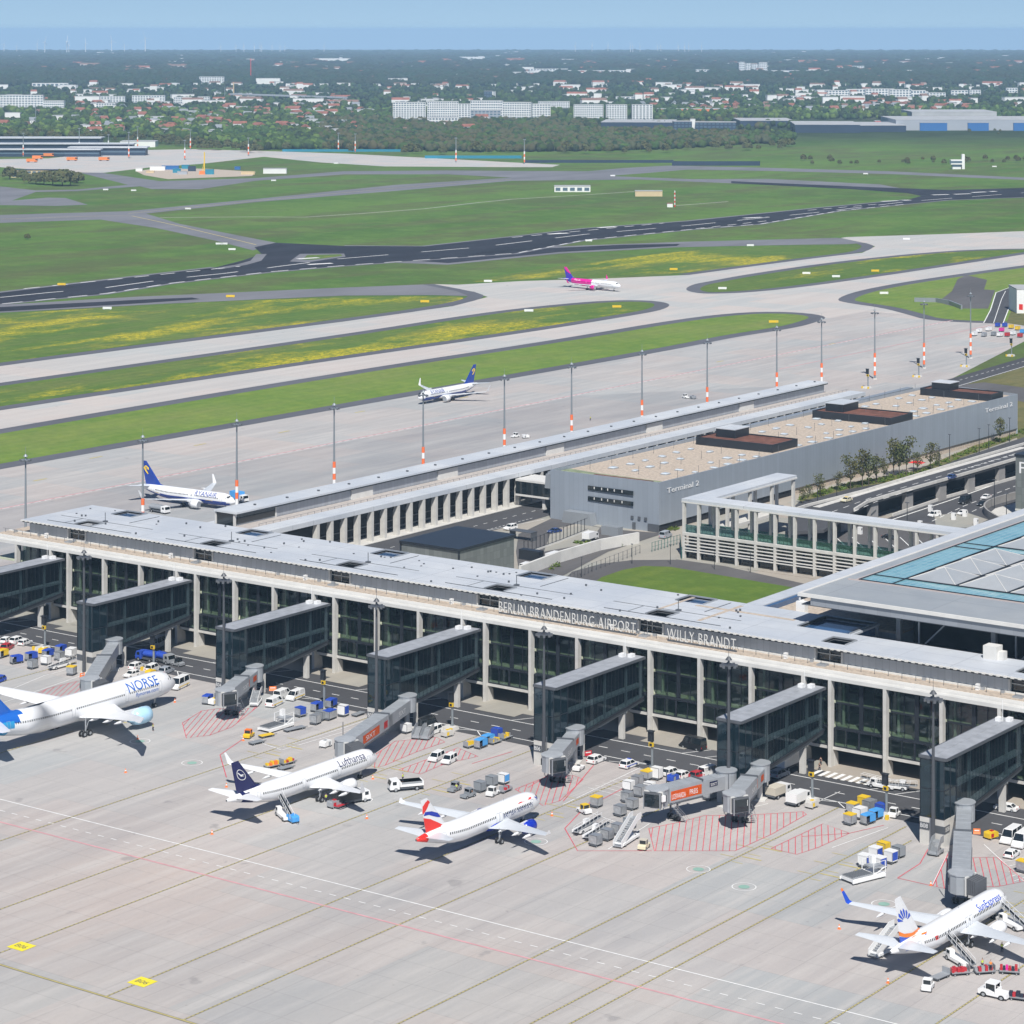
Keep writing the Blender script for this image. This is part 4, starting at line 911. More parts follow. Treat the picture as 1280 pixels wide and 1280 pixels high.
# ------------------------------------------------------------------ parking block with P, road deck, walls
pk = thing('parking_block', 'tall grey mesh clad parking building with a white letter P at the right edge', 'building', (-340, 760, 0))
b = MB(); b.box(-350.5, 743, 2.2, -318, 800, 18.3); P_(b, 'wall', M['mesh_w'], parent=pk)
b = MB(); b.box(-350.8, 742.7, 18.3, -317.7, 800.3, 19.0); P_(b, 'roof', M['dkmetal'], parent=pk)
b = MB(); b.box(-350.6, 742.9, 1.6, -318, 800, 2.19); b.box(-350.4, 743, 0, -349.8, 743.6, 1.6); P_(b, 'base_beam', M['conc_w'], parent=pk)
o = flat_text('lettering', 'P', M['wp'], (-349.2, 742.9, 13.2), (1, 0, 0), (0, 0, 1), 2.6, 3.6); o.parent = pk; o.location = -Vector(pk.location)
deckpx_near = [(1068, 638.5), (1085, 628), (1131, 614.5), (1197, 596), (1269, 575), (1310, 563)]
deckpx_far = [(1310, 551), (1280, 556), (1180, 585), (1080, 615), (1010, 633), (985, 641)]
DZ = 6.5
near = GP(deckpx_near, DZ); farp = GP(deckpx_far, DZ)
dk = thing('road_deck', 'raised road on piers curving past the second terminal with concrete parapets', 'bridge', (*near[2], 0))
b = MB(); b.prism(near + farp + GP([(985, 665), (1030, 662)], DZ), DZ-.9, DZ); P_(b, 'deck', M['asph'], parent=dk)
b = MB()
for pl, off in ((near, .25), (farp, .25)):
    for i in range(len(pl)-1): b.bar((*pl[i], DZ+.35), (*pl[i+1], DZ+.35), .5, .9)
P_(b, 'parapet', M['conc'], parent=dk)
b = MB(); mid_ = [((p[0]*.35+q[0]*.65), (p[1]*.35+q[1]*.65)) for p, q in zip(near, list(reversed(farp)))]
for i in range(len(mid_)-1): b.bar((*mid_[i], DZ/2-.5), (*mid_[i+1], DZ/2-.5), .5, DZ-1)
P_(b, 'dark_back_wall', M['black'], parent=dk)  # added black wall standing in for the deep shade beneath the deck
b = MB(); ribbon(b, GP([(1020, 634), (1100, 610), (1180, 587), (1280, 559)], DZ), 2.4, DZ+.02); P_(b, 'median', M['conc'], parent=dk)
b = MB()
ribbon(b, GP([(1040, 640), (1100, 618), (1180, 594), (1269, 567)], DZ), .25, DZ+.03, 0, 4, 4); ribbon(b, GP([(1055, 645), (1100, 625), (1180, 600), (1269, 573)], DZ), .25, DZ+.03, 0, 4, 4)
for k in range(9): ribbon(b, GP([(1193+k*8.5, 589.5-k*2.5), (1200+k*8.5, 588.6-k*2.5)], DZ), .7, DZ+.03)
P_(b, 'road_marking', M['white'], parent=dk)
for px in (1055, 1092, 1136, 1178, 1214, 1252):
    py = np.interp(px, [p[0] for p in deckpx_near], [p[1] for p in deckpx_near]); x, y = G(px, py+1, DZ)
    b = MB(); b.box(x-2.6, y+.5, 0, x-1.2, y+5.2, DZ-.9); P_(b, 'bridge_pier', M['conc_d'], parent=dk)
b = MB(); lw = GP([(1116, 646), (1180, 624), (1269, 599), (1310, 588)]); 
for i in range(len(lw)-1): b.bar((*lw[i], .5), (*lw[i+1], .5), .5, 1.0)
tag(b.build('roadside_wall', M['conc']), 'low pale wall along the lower road beneath the raised road', 'wall')
b = MB(); lw = GP([(1269, 624), (1240, 632), (1230, 638), (1231, 645), (1245, 654), (1262, 662)]); lw = chaikin(lw, 2, False)
for i in range(len(lw)-1): b.bar((*lw[i], 1.2), (*lw[i+1], 1.2), .5, 2.4)
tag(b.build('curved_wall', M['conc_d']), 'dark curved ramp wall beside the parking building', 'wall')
sheet('ramp_ground', GP([(1269, 629), (1244, 636), (1238, 641), (1250, 651), (1275, 655), (1290, 640)]), .15, M['conc']); sheet('ramp_grass', GP([(1248, 650), (1269, 642), (1285, 648), (1270, 658)]), .17, M['lawn'])
b = MB(); lw = GP([(650, 722), (700, 703), (750, 688), (798, 679)])
for i in range(len(lw)-1): b.bar((*lw[i], 1.6), (*lw[i+1], 1.6), .8, 3.2)
tag(b.build('ramp_wall', M['conc_w']), 'long pale retaining wall of the ramp behind the main pier lawn', 'wall')
b = MB(); lw = GP([(655, 694), (700, 678), (735, 664)])
for i in range(len(lw)-1): b.bar((*lw[i], .3), (*lw[i+1], .3), .35, .6)
tag(b.build('yard_kerb_wall', M['conc_w']), 'low white kerb wall of the yard in front of the second terminal', 'wall')
b = MB(); fz = GP([(655, 694), (700, 678), (735, 664)])
for i in range(2):
    p, q = Vector(fz[i]), Vector(fz[i+1]); n = int((q-p).length/2.2)
    b.bar((p.x, p.y, 4.0), (q.x, q.y, 4.0), .08); b.bar((p.x, p.y, .7), (q.x, q.y, .7), .08)
    for k in range(n): r = p + (q-p)*(k/n); b.bar((r.x, r.y, .6), (r.x, r.y, 4.2), .14)
tag(b.build('security_fence', M['dkmetal']), 'tall dark post fence along the yard by the second terminal', 'fence')
b = MB(); fz = GP([(690, 741), (740, 715), (800, 692)])
for i in range(2):
    p, q = Vector(fz[i]), Vector(fz[i+1]); n = int((q-p).length/2.6)
    for k in range(n+1): r = p + (q-p)*(k/n); b.bar((r.x, r.y, .1), (r.x, r.y, 2.5), .1)
    b.bar((p.x, p.y, 2.4), (q.x, q.y, 2.4), .05); b.bar((p.x, p.y, 1.2), (q.x, q.y, 1.2), .04)
tag(b.build('lawn_fence', M['steel_d']), 'thin wire fence between the ramp wall and the lawn road', 'fence')
b = MB(); fz = GP([(815, 690), (850, 680), (852, 700)])
for i in range(2):
    p, q = Vector(fz[i]), Vector(fz[i+1]); n = max(2, int((q-p).length/1.5))
    for k in range(n+1): r = p + (q-p)*(k/n); b.bar((r.x, r.y, .1), (r.x, r.y, 2.8), .12)
    b.bar((p.x, p.y, 2.7), (q.x, q.y, 2.7), .08); b.bar((p.x, p.y, 1.5), (q.x, q.y, 1.5), .06)
tag(b.build('mesh_fence', mat('green_fence', (.05, .16, .14), .6)), 'green mesh fence next to the white frame pavilion', 'fence')
# ------------------------------------------------------------------ aircraft: nose at the origin, pointing +Y
def interp(tab, s):
    if s <= tab[0][0]: return tab[0][1:]
    for i in range(len(tab)-1):
        if s <= tab[i+1][0]:
            t_ = (s-tab[i][0])/(tab[i+1][0]-tab[i][0]); return tuple(a+(b-a)*t_ for a, b in zip(tab[i][1:], tab[i+1][1:]))
    return tab[-1][1:]
def wing_mesh(secs, side, n=1):
    # secs: (lateral, s_le, chord, z, thickness)
    prof = [(0, 0), (.08, .5), (.3, .62), (.62, .42), (1, .04), (.62, -.25), (.3, -.38), (.06, -.3)]
    rings = []
    for lat, s, c, z, th in secs: rings.append([(side*lat, -(s+u*c), z+v*th) for u, v in prof])
    if side < 0: rings = [list(reversed(r)) for r in rings]
    return rings
def aircraft(name, label, loc, rz, D):
    t = thing(name, label, 'airliner', loc, rz)
    L, Rw, Rh, cz = D['L'], D['Rw'], D['Rh'], D['cz']; tz = D.get('tail_z', cz+1.4)
    nl = D.get('nl', 1.0) * Rw/1.98
    tab = [(0, cz-.45*Rh/2, .02*Rw, .02*Rh), (.18*nl, cz-.43*Rh/2, .2*Rw, .18*Rh), (.7*nl, cz-.38*Rh/2, .43*Rw, .38*Rh), (1.5*nl, cz-.27*Rh/2, .63*Rw, .60*Rh), (2.6*nl, cz-.10*Rh/2, .82*Rw, .83*Rh), (4.2*nl, cz, .95*Rw, .96*Rh), (6.2*nl, cz, Rw, Rh),
           (L*.66, cz, Rw, Rh), (L*.74, cz+.10*Rh, .95*Rw, .92*Rh), (L*.82, cz+.26*Rh, .78*Rw, .74*Rh), (L*.90, cz+.43*Rh, .52*Rw, .50*Rh), (L*.965, cz+.55*Rh, .27*Rw, .27*Rh), (L, cz+.60*Rh, .10*Rw, .12*Rh)]
    def surf(s, th, off=0.0):
        z, a, h = interp(tab, s); return ((a+off)*math.sin(th), -s, z + (h+off)*math.cos(th))
    NR = 28; ss = sorted(set([x[0] for x in tab] + [tab[6][0] + (L*.66-tab[6][0])*k/8 for k in range(9)] + D.get('cuts', [])))
    b = MB(); b.loft([[surf(s, 2*math.pi*i/NR) for i in range(NR)] for s in ss])
    fm = [M['acwhite']] + D.get('mats', [])
    if 'zones' in D:      # paint zones of the fuselage
        for fi, f in enumerate(b.f):
            c = sum((Vector(b.v[i]) for i in f), Vector())/len(f); zc = interp(tab, -c.y)[0]
            b.m[fi] = D['zones'](-c.y, c.z - zc, c.z)
    body = b.build('fuselage', fm, t, smooth=True)
    # belly fairing
    ws = D['wing']; b = MB(); s0, s1 = ws[0][1]-1.5, ws[0][1]+ws[0][2]+1.8; k = Rw/1.98
    rings = []
    for j in range(9):
        u = j/8; s = s0+(s1-s0)*u; w_ = math.sin(math.pi*min(max(u, .03), .97))**.5
        rings.append([(1.12*Rw*w_*math.sin(a_), -s, cz-Rh*.52 + (.62*Rh*w_)*math.cos(a_)*(1 if math.cos(a_) < 0 else .6)) for a_ in [2*math.pi*i/16 for i in range(16)]])
    b.loft(rings); b.build('belly_fairing', D.get('bellymat', M['acwhite']), t, smooth=True)
    # windows: both sides, each a small pane
    pane = None
    for side in (1, -1):
        s = D['win'][0]
        while s < D['win'][1]:
            if not any(abs(s-g) < .5 for g in D['gaps']):
                p = Vector(surf(s, side*R_(77), .012)); 
                if pane is None:
                    q = MB(); q.add([(0, -.13, -.2), (0, .13, -.2), (0, .13, .2), (0, -.13, .2)], [(0, 1, 2, 3), (3, 2, 1, 0)]); pane = o = q.build('cabin_window', M['glassdark'], body)
                else: o = pane.copy(); COL.objects.link(o); o.parent = body
                o.location = p + Vector((side*.02, 0, 0)); o.rotation_euler = (0, -side*R_(13), 0)
            s += D.get('pitch', .53)
        for g in D['gaps']:
            q = MB(); h = .95
            pts = [(g-.42, 62), (g+.42, 62), (g+.42, 62+R_(1)*0+ 46), (g-.42, 62+46)]
            for (sa_, ta), (sb_, tb) in zip(pts, pts[1:]+pts[:1]):
                for u in range(3):
                    a1 = (sa_+(sb_-sa_)*u/3, ta+(tb-ta)*u/3); a2 = (sa_+(sb_-sa_)*(u+1)/3, ta+(tb-ta)*(u+1)/3)
                    q.bar(surf(a1[0], side*R_(a1[1]), .0), surf(a2[0], side*R_(a2[1]), .0), .05)
            q.build('cabin_door', M['steel'], body)
    # cockpit glazing
    q = MB()
    for side in (1, -1):
        for (sa_, sb_, ta, tb) in ((1.62, 2.35, 8, 30), (1.75, 2.6, 32, 52), (2.2, 3.0, 54, 66)):
            sa_, sb_ = sa_*nl, sb_*nl
            q.add([surf(sa_, side*R_(ta), .02), surf(sa_+.1, side*R_(tb), .02), surf(sb_, side*R_(tb), .02), surf(sb_-.05, side*R_(ta), .02)], [(0, 1, 2, 3), (3, 2, 1, 0)])
    q.build('cockpit_window', M['glassdark'], body)
    # wings, engines
    for side in (1, -1):
        b = MB(); b.loft(wing_mesh(ws, side)); wg = b.build('wing', D.get('wingmat', M['acwing']), t, smooth=False, fixn=True)
        b = MB()
        for lat, s, c, z in D['flaps']:
            b.loft([[(side*lat+.22*math.cos(a_)*r, -(s+y), z-.35+.3*math.sin(a_)*r) for a_ in [i*math.pi/3 for i in range(6)]] for y, r in ((0, .1), (1, 1), (2.2, .9), (3.3, .1))])
        b.build('flap_track_fairing', M['acwhite'], wg)
        b = MB(); lat, s, z, r, le = D['engine']
        prof = [(0, .86), (.12, .97), (.25*le, 1.03), (.55*le, 1.0), (.8*le, .82), (.8*le+.01, .55), (le, .42)]
        b.loft([[(side*lat + r*q_*math.cos(a_), -(s+y), z + r*q_*math.sin(a_)) for a_ in [i*math.pi/10 for i in range(20)]] for y, q_ in prof]); en = b.build('engine', D.get('engmat', M['acwhite']), t, smooth=True)
        b = MB(); b.cyl((side*lat, -(s-.02), z), (side*lat, -(s+.1), z), r*.80, n=18); b.build('fan', M['black'], en)
        b = MB(); b.cyl((side*lat, -(s-.03), z), (side*lat, -(s+.14), z), r*.90, r*.95, n=20); b.build('intake_lip', M['steel'], en)
        zz = interp([(w_[0], w_[3]) for w_ in ws], lat)[0]; sw = interp([(w_[0], w_[1]) for w_ in ws], lat)[0]
        b = MB(); b.xprof([(-(s+.3*le), z+r*.8), (-(s+.9*le), z+r*.5), (-(sw+2.4), zz-.2), (-(sw+.1), zz+.15), (-(s+.5*le), z+r+.1)], side*lat-.14, side*lat+.14); b.build('pylon', M['acwhite'], wg)
        if D.get('winglet'):
            w1 = ws[-1]; n = Vector((side, 0, 0)); b = MB(); hh, up, swp, tc = D['winglet']
            b.loft(wing_mesh([w1, (w1[0]+.35, w1[1]+.35, w1[2]*.92, w1[3]+.25, w1[4]), (w1[0]+.35+up, w1[1]+swp, tc, w1[3]+hh, .06)], side)); wl = b.build('winglet', (D.get('wlmat_in') or M['acwhite']), wg, fixn=True)
            if D.get('wltip'):
                b = MB(); f0 = .8; a_ = w1; m0 = (w1[0]+.35+up*f0, w1[1]+.35+(swp-.35)*f0, w1[2]*.92+(tc-w1[2]*.92)*f0, w1[3]+.25+(hh-.25)*f0, .12); m1 = (w1[0]+.36+up, w1[1]+swp+.02, tc+.02, w1[3]+hh+.03, .1)
                b.loft(wing_mesh([m0, m1], side)); b.build('winglet_tip', D['wltip'], wg, fixn=True)
        hs = D['hstab']; b = MB(); b.loft(wing_mesh(hs, side)); b.build('horizontal_stabilizer', D.get('wingmat', M['acwing']), t, fixn=True)
    # fin
    (fs0, fz0, fc0), (fs1, fz1, fc1) = D['fin']
    prof = [(0, 0), (.1, .5), (.35, .7), (1, .03)]
    def ring(s, z, c, th): return [(v*th, -(s+u*c), z) for u, v in prof] + [(-v*th, -(s+u*c), z) for u, v in reversed(prof[1:-1])]
    b = MB(); b.loft([ring(fs0-2.2, fz0-1.0, fc0+2.4, .55), ring(fs0-1.0, fz0+.25, fc0+.9, .4), ring(fs0+ (fs1-fs0)*.08, fz0+(fz1-fz0)*.08, fc0+(fc1-fc0)*.08, .33), ring(fs1, fz1, fc1, .16)])
    fin = b.build('tail_fin', D['finmat'], t, smooth=False, fixn=True)
    def finpt(u, v, side, off=.03):      # u along chord, v up the fin
        s = fs0+(fs1-fs0)*v; z = fz0+(fz1-fz0)*v; c = fc0+(fc1-fc0)*v; th = .36+(.16-.36)*v
        return (side*(interp([(0, 0), (.1, .5), (.35, .7), (1, .03)], u)[0]*th+off), -(s+u*c), z)
    for mname, poly, off in D.get('finart', []):
        for side in (1, -1):
            # subdivide the drawn outline into a fan of strips that follow the fin
            tri = geometry.tessellate_polygon([[Vector((u, v, 0)) for u, v in poly]]); b = MB()
            bm = bmesh.new(); vv = [bm.verts.new((u, v, 0)) for u, v in poly]
            for tr in tri:
                try: bm.faces.new([vv[i] for i in tr])
                except ValueError: pass
            for _ in range(3):
                es = [e for e in bm.edges if e.calc_length() > .12]
                if es: bmesh.ops.subdivide_edges(bm, edges=es, cuts=1); bmesh.ops.triangulate(bm, faces=bm.faces)
            bm.verts.index_update(); b.add([finpt(v.co.x, v.co.y, side, off) for v in bm.verts], [tuple(v.index for v in f.verts) for f in bm.faces]); bm.free()
            b.build('tail_emblem', M[mname], fin)
    # undercarriage
    def gear(x, s, zt, nw, r, wsp, name='landing_gear'):
        b = MB(); b.cyl((x, -s, r), (x, -s, zt), .16, n=8); b.bar((x-.5, -s, r), (x+.5, -s, r), .16); b.bar((x, -s, r+.5), (x, -s+1.2, zt), .12)
        if nw > 2: b.bar((x, -s-.8, r), (x, -s+.8, r), .25)
        g = b.build(name, M['steel'], t); w_ = None
        for yy in ([0] if nw == 2 else [-.8, .8]):
            for xx in (-wsp, wsp):
                if w_ is None: q = MB(); q.cyl((-.18, 0, 0), (.18, 0, 0), r, n=14); q.c = 1; q.cyl((-.19, 0, 0), (.19, 0, 0), r*.5, n=10); w_ = o = q.build('wheel', [M['tyre'], M['steel']], g)
                else: o = w_.copy(); COL.objects.link(o); o.parent = g
                o.location = (x+xx, -s+yy, r)
    gear(0, D['gear'][0], cz-.6*Rh, 2, D['gear'][3]*.72, .28, 'nose_gear')
    for side in (1, -1): gear(side*D['gear'][2], D['gear'][1], cz-.4*Rh, D.get('nw', 2), D['gear'][3], .48)
    # writing
    for s, mname, hgt, s_a, s_b, ang, bold in D.get('text', []):
        for side in (1, -1):
            vs_, fs_ = text_geo(s, s_b-s_a, hgt, .35); b = MB(); out = []
            for x, y, _ in vs_:
                st = (s_b - x) if side > 0 else (s_a + x)
                z, a_, h_ = interp(tab, st); th = R_(ang) - y/((a_+h_)/2)
                out.append(surf(st, side*th, .055))
            b.add(out, fs_); b.build('lettering', M[mname], body)
    for mname, pts in D.get('patch', []):
        for side in (1, -1):
            b = MB(); n = len(pts)
            b.add([surf(s, side*R_(th), .022) for s, th in pts], [tuple(range(n)), tuple(reversed(range(n)))]); b.build('livery_panel', M[mname], body)
    b = MB(); b.cyl(surf(L*.30, 0, -.1), tuple(Vector(surf(L*.30, 0, .5))), .05); b.cyl(surf(L*.42, 0, -.1), tuple(Vector(surf(L*.42, 0, .45))), .05); b.build('antenna', M['steel'], t)
    b = MB(); b.cyl(surf(L-.06, 0, 0), surf(L+.06, 0, 0), .05); zc, a_, h_ = interp(tab, L); b = MB(); b.cyl((0, -L+.02, zc), (0, -L-.08, zc), a_*.9, n=10); b.build('exhaust', M['steel_d'], t)
    return t
M['acwhite'] = mat('aircraft_white_paint', (.80, .805, .81), .22, noise=.015, scale=.2); M['acwing'] = mat('aircraft_wing_grey', (.60, .63, .66), .3, noise=.04, scale=.6)
M['acblue'] = mat('blue_livery', (.012, .05, .30), .25); M['acnavy'] = mat('navy_livery', (.010, .012, .085), .25); M['acyellow'] = mat('yellow_livery', (.90, .60, .02), .3)
M['nblue'] = mat('mid_blue_livery', (.015, .13, .52), .25); M['ncyan'] = mat('cyan_livery', (.03, .30, .58), .25); M['nlight'] = mat('pale_blue_engine', (.42, .66, .82), .25)
M['bared'] = mat('red_livery', (.80, .03, .02), .3); M['bablue'] = mat('royal_blue_livery', (.01, .035, .40), .25); M['sxor'] = mat('orange_livery', (.90, .22, .02), .3); M['sxblue'] = mat('bright_blue_livery', (.015, .08, .55), .25)
M['wzpink'] = mat('magenta_livery', (.72, .01, .30), .25); M['wzpurple'] = mat('violet_livery', (.05, .03, .42), .25); M['barley'] = mat('grey_blue_text', (.10, .13, .25), .5)
A320 = dict(L=37.6, Rw=1.98, Rh=2.07, cz=3.75, wing=[(0, 10.9, 7.4, 2.55, .95), (1.9, 11.7, 6.6, 2.6, .85), (6.2, 14.0, 3.9, 3.1, .5), (16.6, 19.6, 1.55, 4.7, .22)], flaps=[(4.2, 15.4, 0, 2.9), (8.6, 17.2, 0, 3.45), (12, 18.6, 0, 3.95)], engine=(5.75, 9.9, 2.05, 1.12, 3.9), fin=((28.8, 5.6, 6.0), (34.4, 11.75, 2.0)), hstab=[(0, 31.2, 4.4, 4.95, .5), (6.2, 34.6, 1.5, 5.6, .16)], gear=(5.07, 17.7, 3.8, .58), win=(5.3, 30.0), gaps=[4.6, 14.6, 15.6, 31.2], winglet=(1.25, .25, 1.2, .6))
def var(base, **k): d = dict(base); d.update(k); return d
A321 = var(A320, L=44.5, wing=[(l, s+4.3, c, z, th) for l, s, c, z, th in A320['wing']], flaps=[(l, s+4.3, c, z) for l, s, c, z in A320['flaps']], engine=(5.75, 14.2, 2.1, 1.2, 4.0), fin=((35.7, 5.6, 6.0), (41.3, 11.75, 2.0)), hstab=[(l, s+6.9, c, z, th) for l, s, c, z, th in A320['hstab']], gear=(5.07, 22.0, 3.8, .58), win=(5.6, 36.0), gaps=[4.6, 13.8, 24.4, 37.0], winglet=(2.3, .5, 1.7, .5))
B738 = var(A320, L=39.5, Rw=1.88, Rh=2.0, cz=3.25, wing=[(0, 11.6, 7.6, 2.15, .95), (1.9, 12.9, 6.2, 2.2, .8), (5.8, 15.6, 4.2, 2.75, .5), (17.0, 21.6, 1.5, 4.2, .2)], flaps=[(4.0, 16.8, 0, 2.5), (8.2, 18.6, 0, 3.1), (11.5, 20.2, 0, 3.6)], engine=(4.83, 10.6, 1.7, 1.08, 3.9), fin=((29.8, 5.0, 6.6), (36.2, 12.4, 2.0)), hstab=[(0, 33.4, 4.6, 4.7, .5), (7.0, 37.0, 1.5, 5.4, .15)], gear=(4.0, 18.6, 2.9, .56), win=(5.6, 31.5), gaps=[4.4, 15.6, 17.0, 32.4], winglet=(2.6, .55, 1.9, .6))
B789 = dict(L=62.8, Rw=2.88, Rh=2.97, cz=5.0, nl=.95, wing=[(0, 18.6, 13.2, 3.4, 1.5), (2.8, 20.4, 11.4, 3.5, 1.35), (9.5, 25.2, 6.9, 4.5, .8), (25, 35.2, 3.0, 7.6, .35), (29.9, 41.2, .7, 8.8, .12)], flaps=[(6.5, 29.5, 0, 4.0), (12.5, 31.5, 0, 5.0), (18.5, 34.2, 0, 6.2)], engine=(9.9, 18.6, 2.75, 1.75, 5.8), fin=((48.2, 7.6, 9.6), (57.8, 16.9, 3.0)), hstab=[(0, 51.8, 7.4, 6.6, .8), (9.9, 58.2, 2.2, 7.6, .25)], gear=(6.3, 32.2, 4.9, .66), nw=4, win=(8.2, 50.0), gaps=[7.2, 17.6, 33.6, 51.5], pitch=.61)
ring_ = [(.5+.27*math.cos(a_)*1.0, .55+.155*math.sin(a_)*1.2) for a_ in [i*math.pi/12 for i in range(24)]]
ringi = [(.5+.235*math.cos(a_), .55+.135*math.sin(a_)*1.2) for a_ in [i*math.pi/12 for i in range(24)]]
crane = [(.30, .52), (.42, .56), (.50, .55), (.62, .64), (.70, .64), (.60, .56), (.56, .50), (.44, .49), (.36, .47), (.46, .52)]
aircraft('airliner', 'white airliner with dark navy tail fin bearing a circled bird, docked at the third walkway', (-333.35, 410.0, 0), 0,
    var(A321, finmat=M['acnavy'], mats=[M['acnavy']], cuts=[36, 37, 38, 39, 40, 41], zones=lambda s, dz, z: 1 if s > 37.6 + (dz+1.2)*.9 and s < 41.9 else 0, finart=[('acwhite', ring_, .03), ('acnavy', ringi, .045), ('acwhite', crane, .06)], text=[('Lufthansa', 'acnavy', 1.45, 5.6, 13.6, 68, 0)], wingmat=M['acwhite']))
aircraft('airliner', 'white airliner with red, white and blue wavy tail and blue engines', (-289.75, 405.3, 0), 0,
    var(A320, finmat=M['acwhite'], mats=[M['bared'], M['bablue']], cuts=[33.5, 34.2, 35, 36], zones=lambda s, dz, z: 1 if s > 34.6 else (2 if dz < -1.75 and s < 30 else 0), engmat=M['bablue'], bellymat=M['bablue'], winglet=(.9, .1, .9, .5),
        finart=[('bared', [(.05, .86), (.30, .82), (.62, .70), (1, .56), (1, .66), (.92, .80), (.55, .90), (.12, .95)], .03), ('bablue', [(.02, .46), (.35, .58), (.80, .62), (.98, .52), (.62, .50), (.20, .34), (.0, .30)], .03), ('bared', [(.10, .0), (.35, .20), (.62, .36), (1, .46), (1, .0)], .03)],
        text=[('BRITISH AIRWAYS', 'barley', .72, 4.6, 14.0, 97, 0)], patch=[('bared', [(3.6, 52), (4.6, 46), (8.6, 52), (9.0, 57), (5.0, 57)]), ('bablue', [(2.7, 52), (3.4, 50), (3.1, 66), (2.6, 78), (2.6, 60)])]))
sunray = []
for k in range(6):
    a0 = R_(22 + k*27); cx_, cy_ = .52, .42
    sunray.append(('sxblue', [(cx_+.16*math.cos(a0-.12), cy_+.08*math.sin(a0-.12)), (cx_+.46*math.cos(a0-.16), cy_+.26*math.sin(a0-.16)), (cx_+.52*math.cos(a0), cy_+.32*math.sin(a0)), (cx_+.46*math.cos(a0+.16), cy_+.26*math.sin(a0+.16)), (cx_+.16*math.cos(a0+.12), cy_+.08*math.sin(a0+.12))], .03))
sx = var(B738, finmat=M['acwhite'], mats=[M['sxblue']], wlmat_in=M['sxblue'], wltip=M['sxor'], finart=sunray + [('sxor', [(-.02, .12), (.4, .10), (.75, .16), (1.0, .27), (1.0, .17), (.7, .06), (.3, .0), (-.1, .0)], .04), ('sxblue', [(.35, -.01), (.7, .05), (1.0, .15), (1.0, -.01)], .05)],
    text=[('SunExpress', 'sxblue', 1.25, 4.6, 12.8, 70, 0)], patch=[('bared', [(27.0, 68), (28.0, 68), (28.0, 86), (27.0, 86)]), ('sxblue', [(29.5, 40), (33.2, 20), (38.4, 60), (38.4, 150), (35.5, 110), (33, 70)]), ('sxor', [(29.0, 30), (32.6, 16), (33.6, 20), (29.8, 38)])])
aircraft('airliner', 'white airliner with blue sun rays on the tail and blue winglets, lower right', (-194.5, 407.9, 0), R_(-1), sx)
aircraft('airliner', 'largest white wide body airliner with blue tail cut off by the left edge', (-405.2, 427.0, 0), 0,
    var(B789, finmat=M['nblue'], mats=[M['nblue'], M['ncyan']], cuts=[47, 48.5, 50, 51.5, 53, 54.5, 56, 58, 60], zones=lambda s, dz, z: (2 if dz < 1.2-(s-51)*.05 and s > 50.6 and dz < .9 else 1) if s > 47.6 + (2.2-dz)*1.1 else 0, engmat=M['nlight'], wingmat=M['acwhite'],
        text=[('NORSE', 'nblue', 2.3, 7.6, 17.0, 74, 0), ('flynorse.com', 'nblue', .8, 8.0, 15.0, 99, 0)]))
harp = [[(.42+.03*k, .74-.0*k), (.46+.03*k, .76), (.62+.02*k, .50+.03*k), (.60, .48+.02*k)] for k in range(0, 8, 2)]
ryart = [('acyellow', [(.22, .72), (.40, .80), (.62, .80), (.92, .70), (.80, .56), (.66, .44), (.56, .46), (.60, .58), (.48, .66), (.36, .62)], .03), ('acblue', [(.42, .74), (.50, .75), (.62, .56), (.58, .56)], .045), ('acblue', [(.58, .75), (.66, .75), (.66, .60), (.62, .58)], .045)]
ry = var(B738, finmat=M['acblue'], mats=[M['acblue'], M['acyellow']], zones=lambda s, dz, z: 1 if (dz < -.55 - .0*s and s > 1.5 and s < 34) else 0, finart=ryart, engmat=M['acwhite'], wltip=None, text=[('RYANAIR', 'acblue', 1.75, 6.2, 14.8, 76, 0)], patch=[('acyellow', [(2, 112), (8, 104), (30, 103), (34, 108), (34, 111), (30, 107), (8, 108), (2, 116)])])
aircraft('airliner', 'white airliner with dark blue tail and yellow harp parked nose right behind the main pier', (-549.6, 606.5, 0), R_(-87), ry)
aircraft('airliner', 'white airliner with dark blue tail and yellow harp taxiing towards the left', (-645.5, 820.7, 0), R_(180), ry)
aircraft('airliner', 'pink, violet and white airliner taxiing in the distance', (-829.5, 1240.5, 0), R_(-97),
    var(A321, finmat=M['wzpurple'], mats=[M['wzpink'], M['wzpurple']], zones=lambda s, dz, z: (2 if s > 37 - dz else 1) if s > 20.5 else 0, engmat=M['wzpink'], wlmat_in=M['wzpink'], finart=[('wzpink', [(-.02, .4), (.5, .55), (1, .95), (1, 1.0), (-.02, 1.0)], .03)], text=[('Wizz Air', 'acwhite', 1.2, 29, 34, 70, 0)], patch=[]))
# two winglets of airliners cut off by the left edge
b = MB(); b.loft(wing_mesh([(0, 0, 1.8, 3.2, .3), (4.5, 1.6, 1.5, 3.8, .2), (5.2, 2.3, 1.4, 4.3, .15), (5.8, 3.8, .6, 6.8, .06)], 1)); o = b.build('airliner_wing', M['acwhite'], fixn=True)
tag(o, 'white wing tip with upturned winglet showing past the left end of the pier', 'airliner'); o.location = (*G(4, 668, 3.2), 0); o.location = (-521, 508, 0)

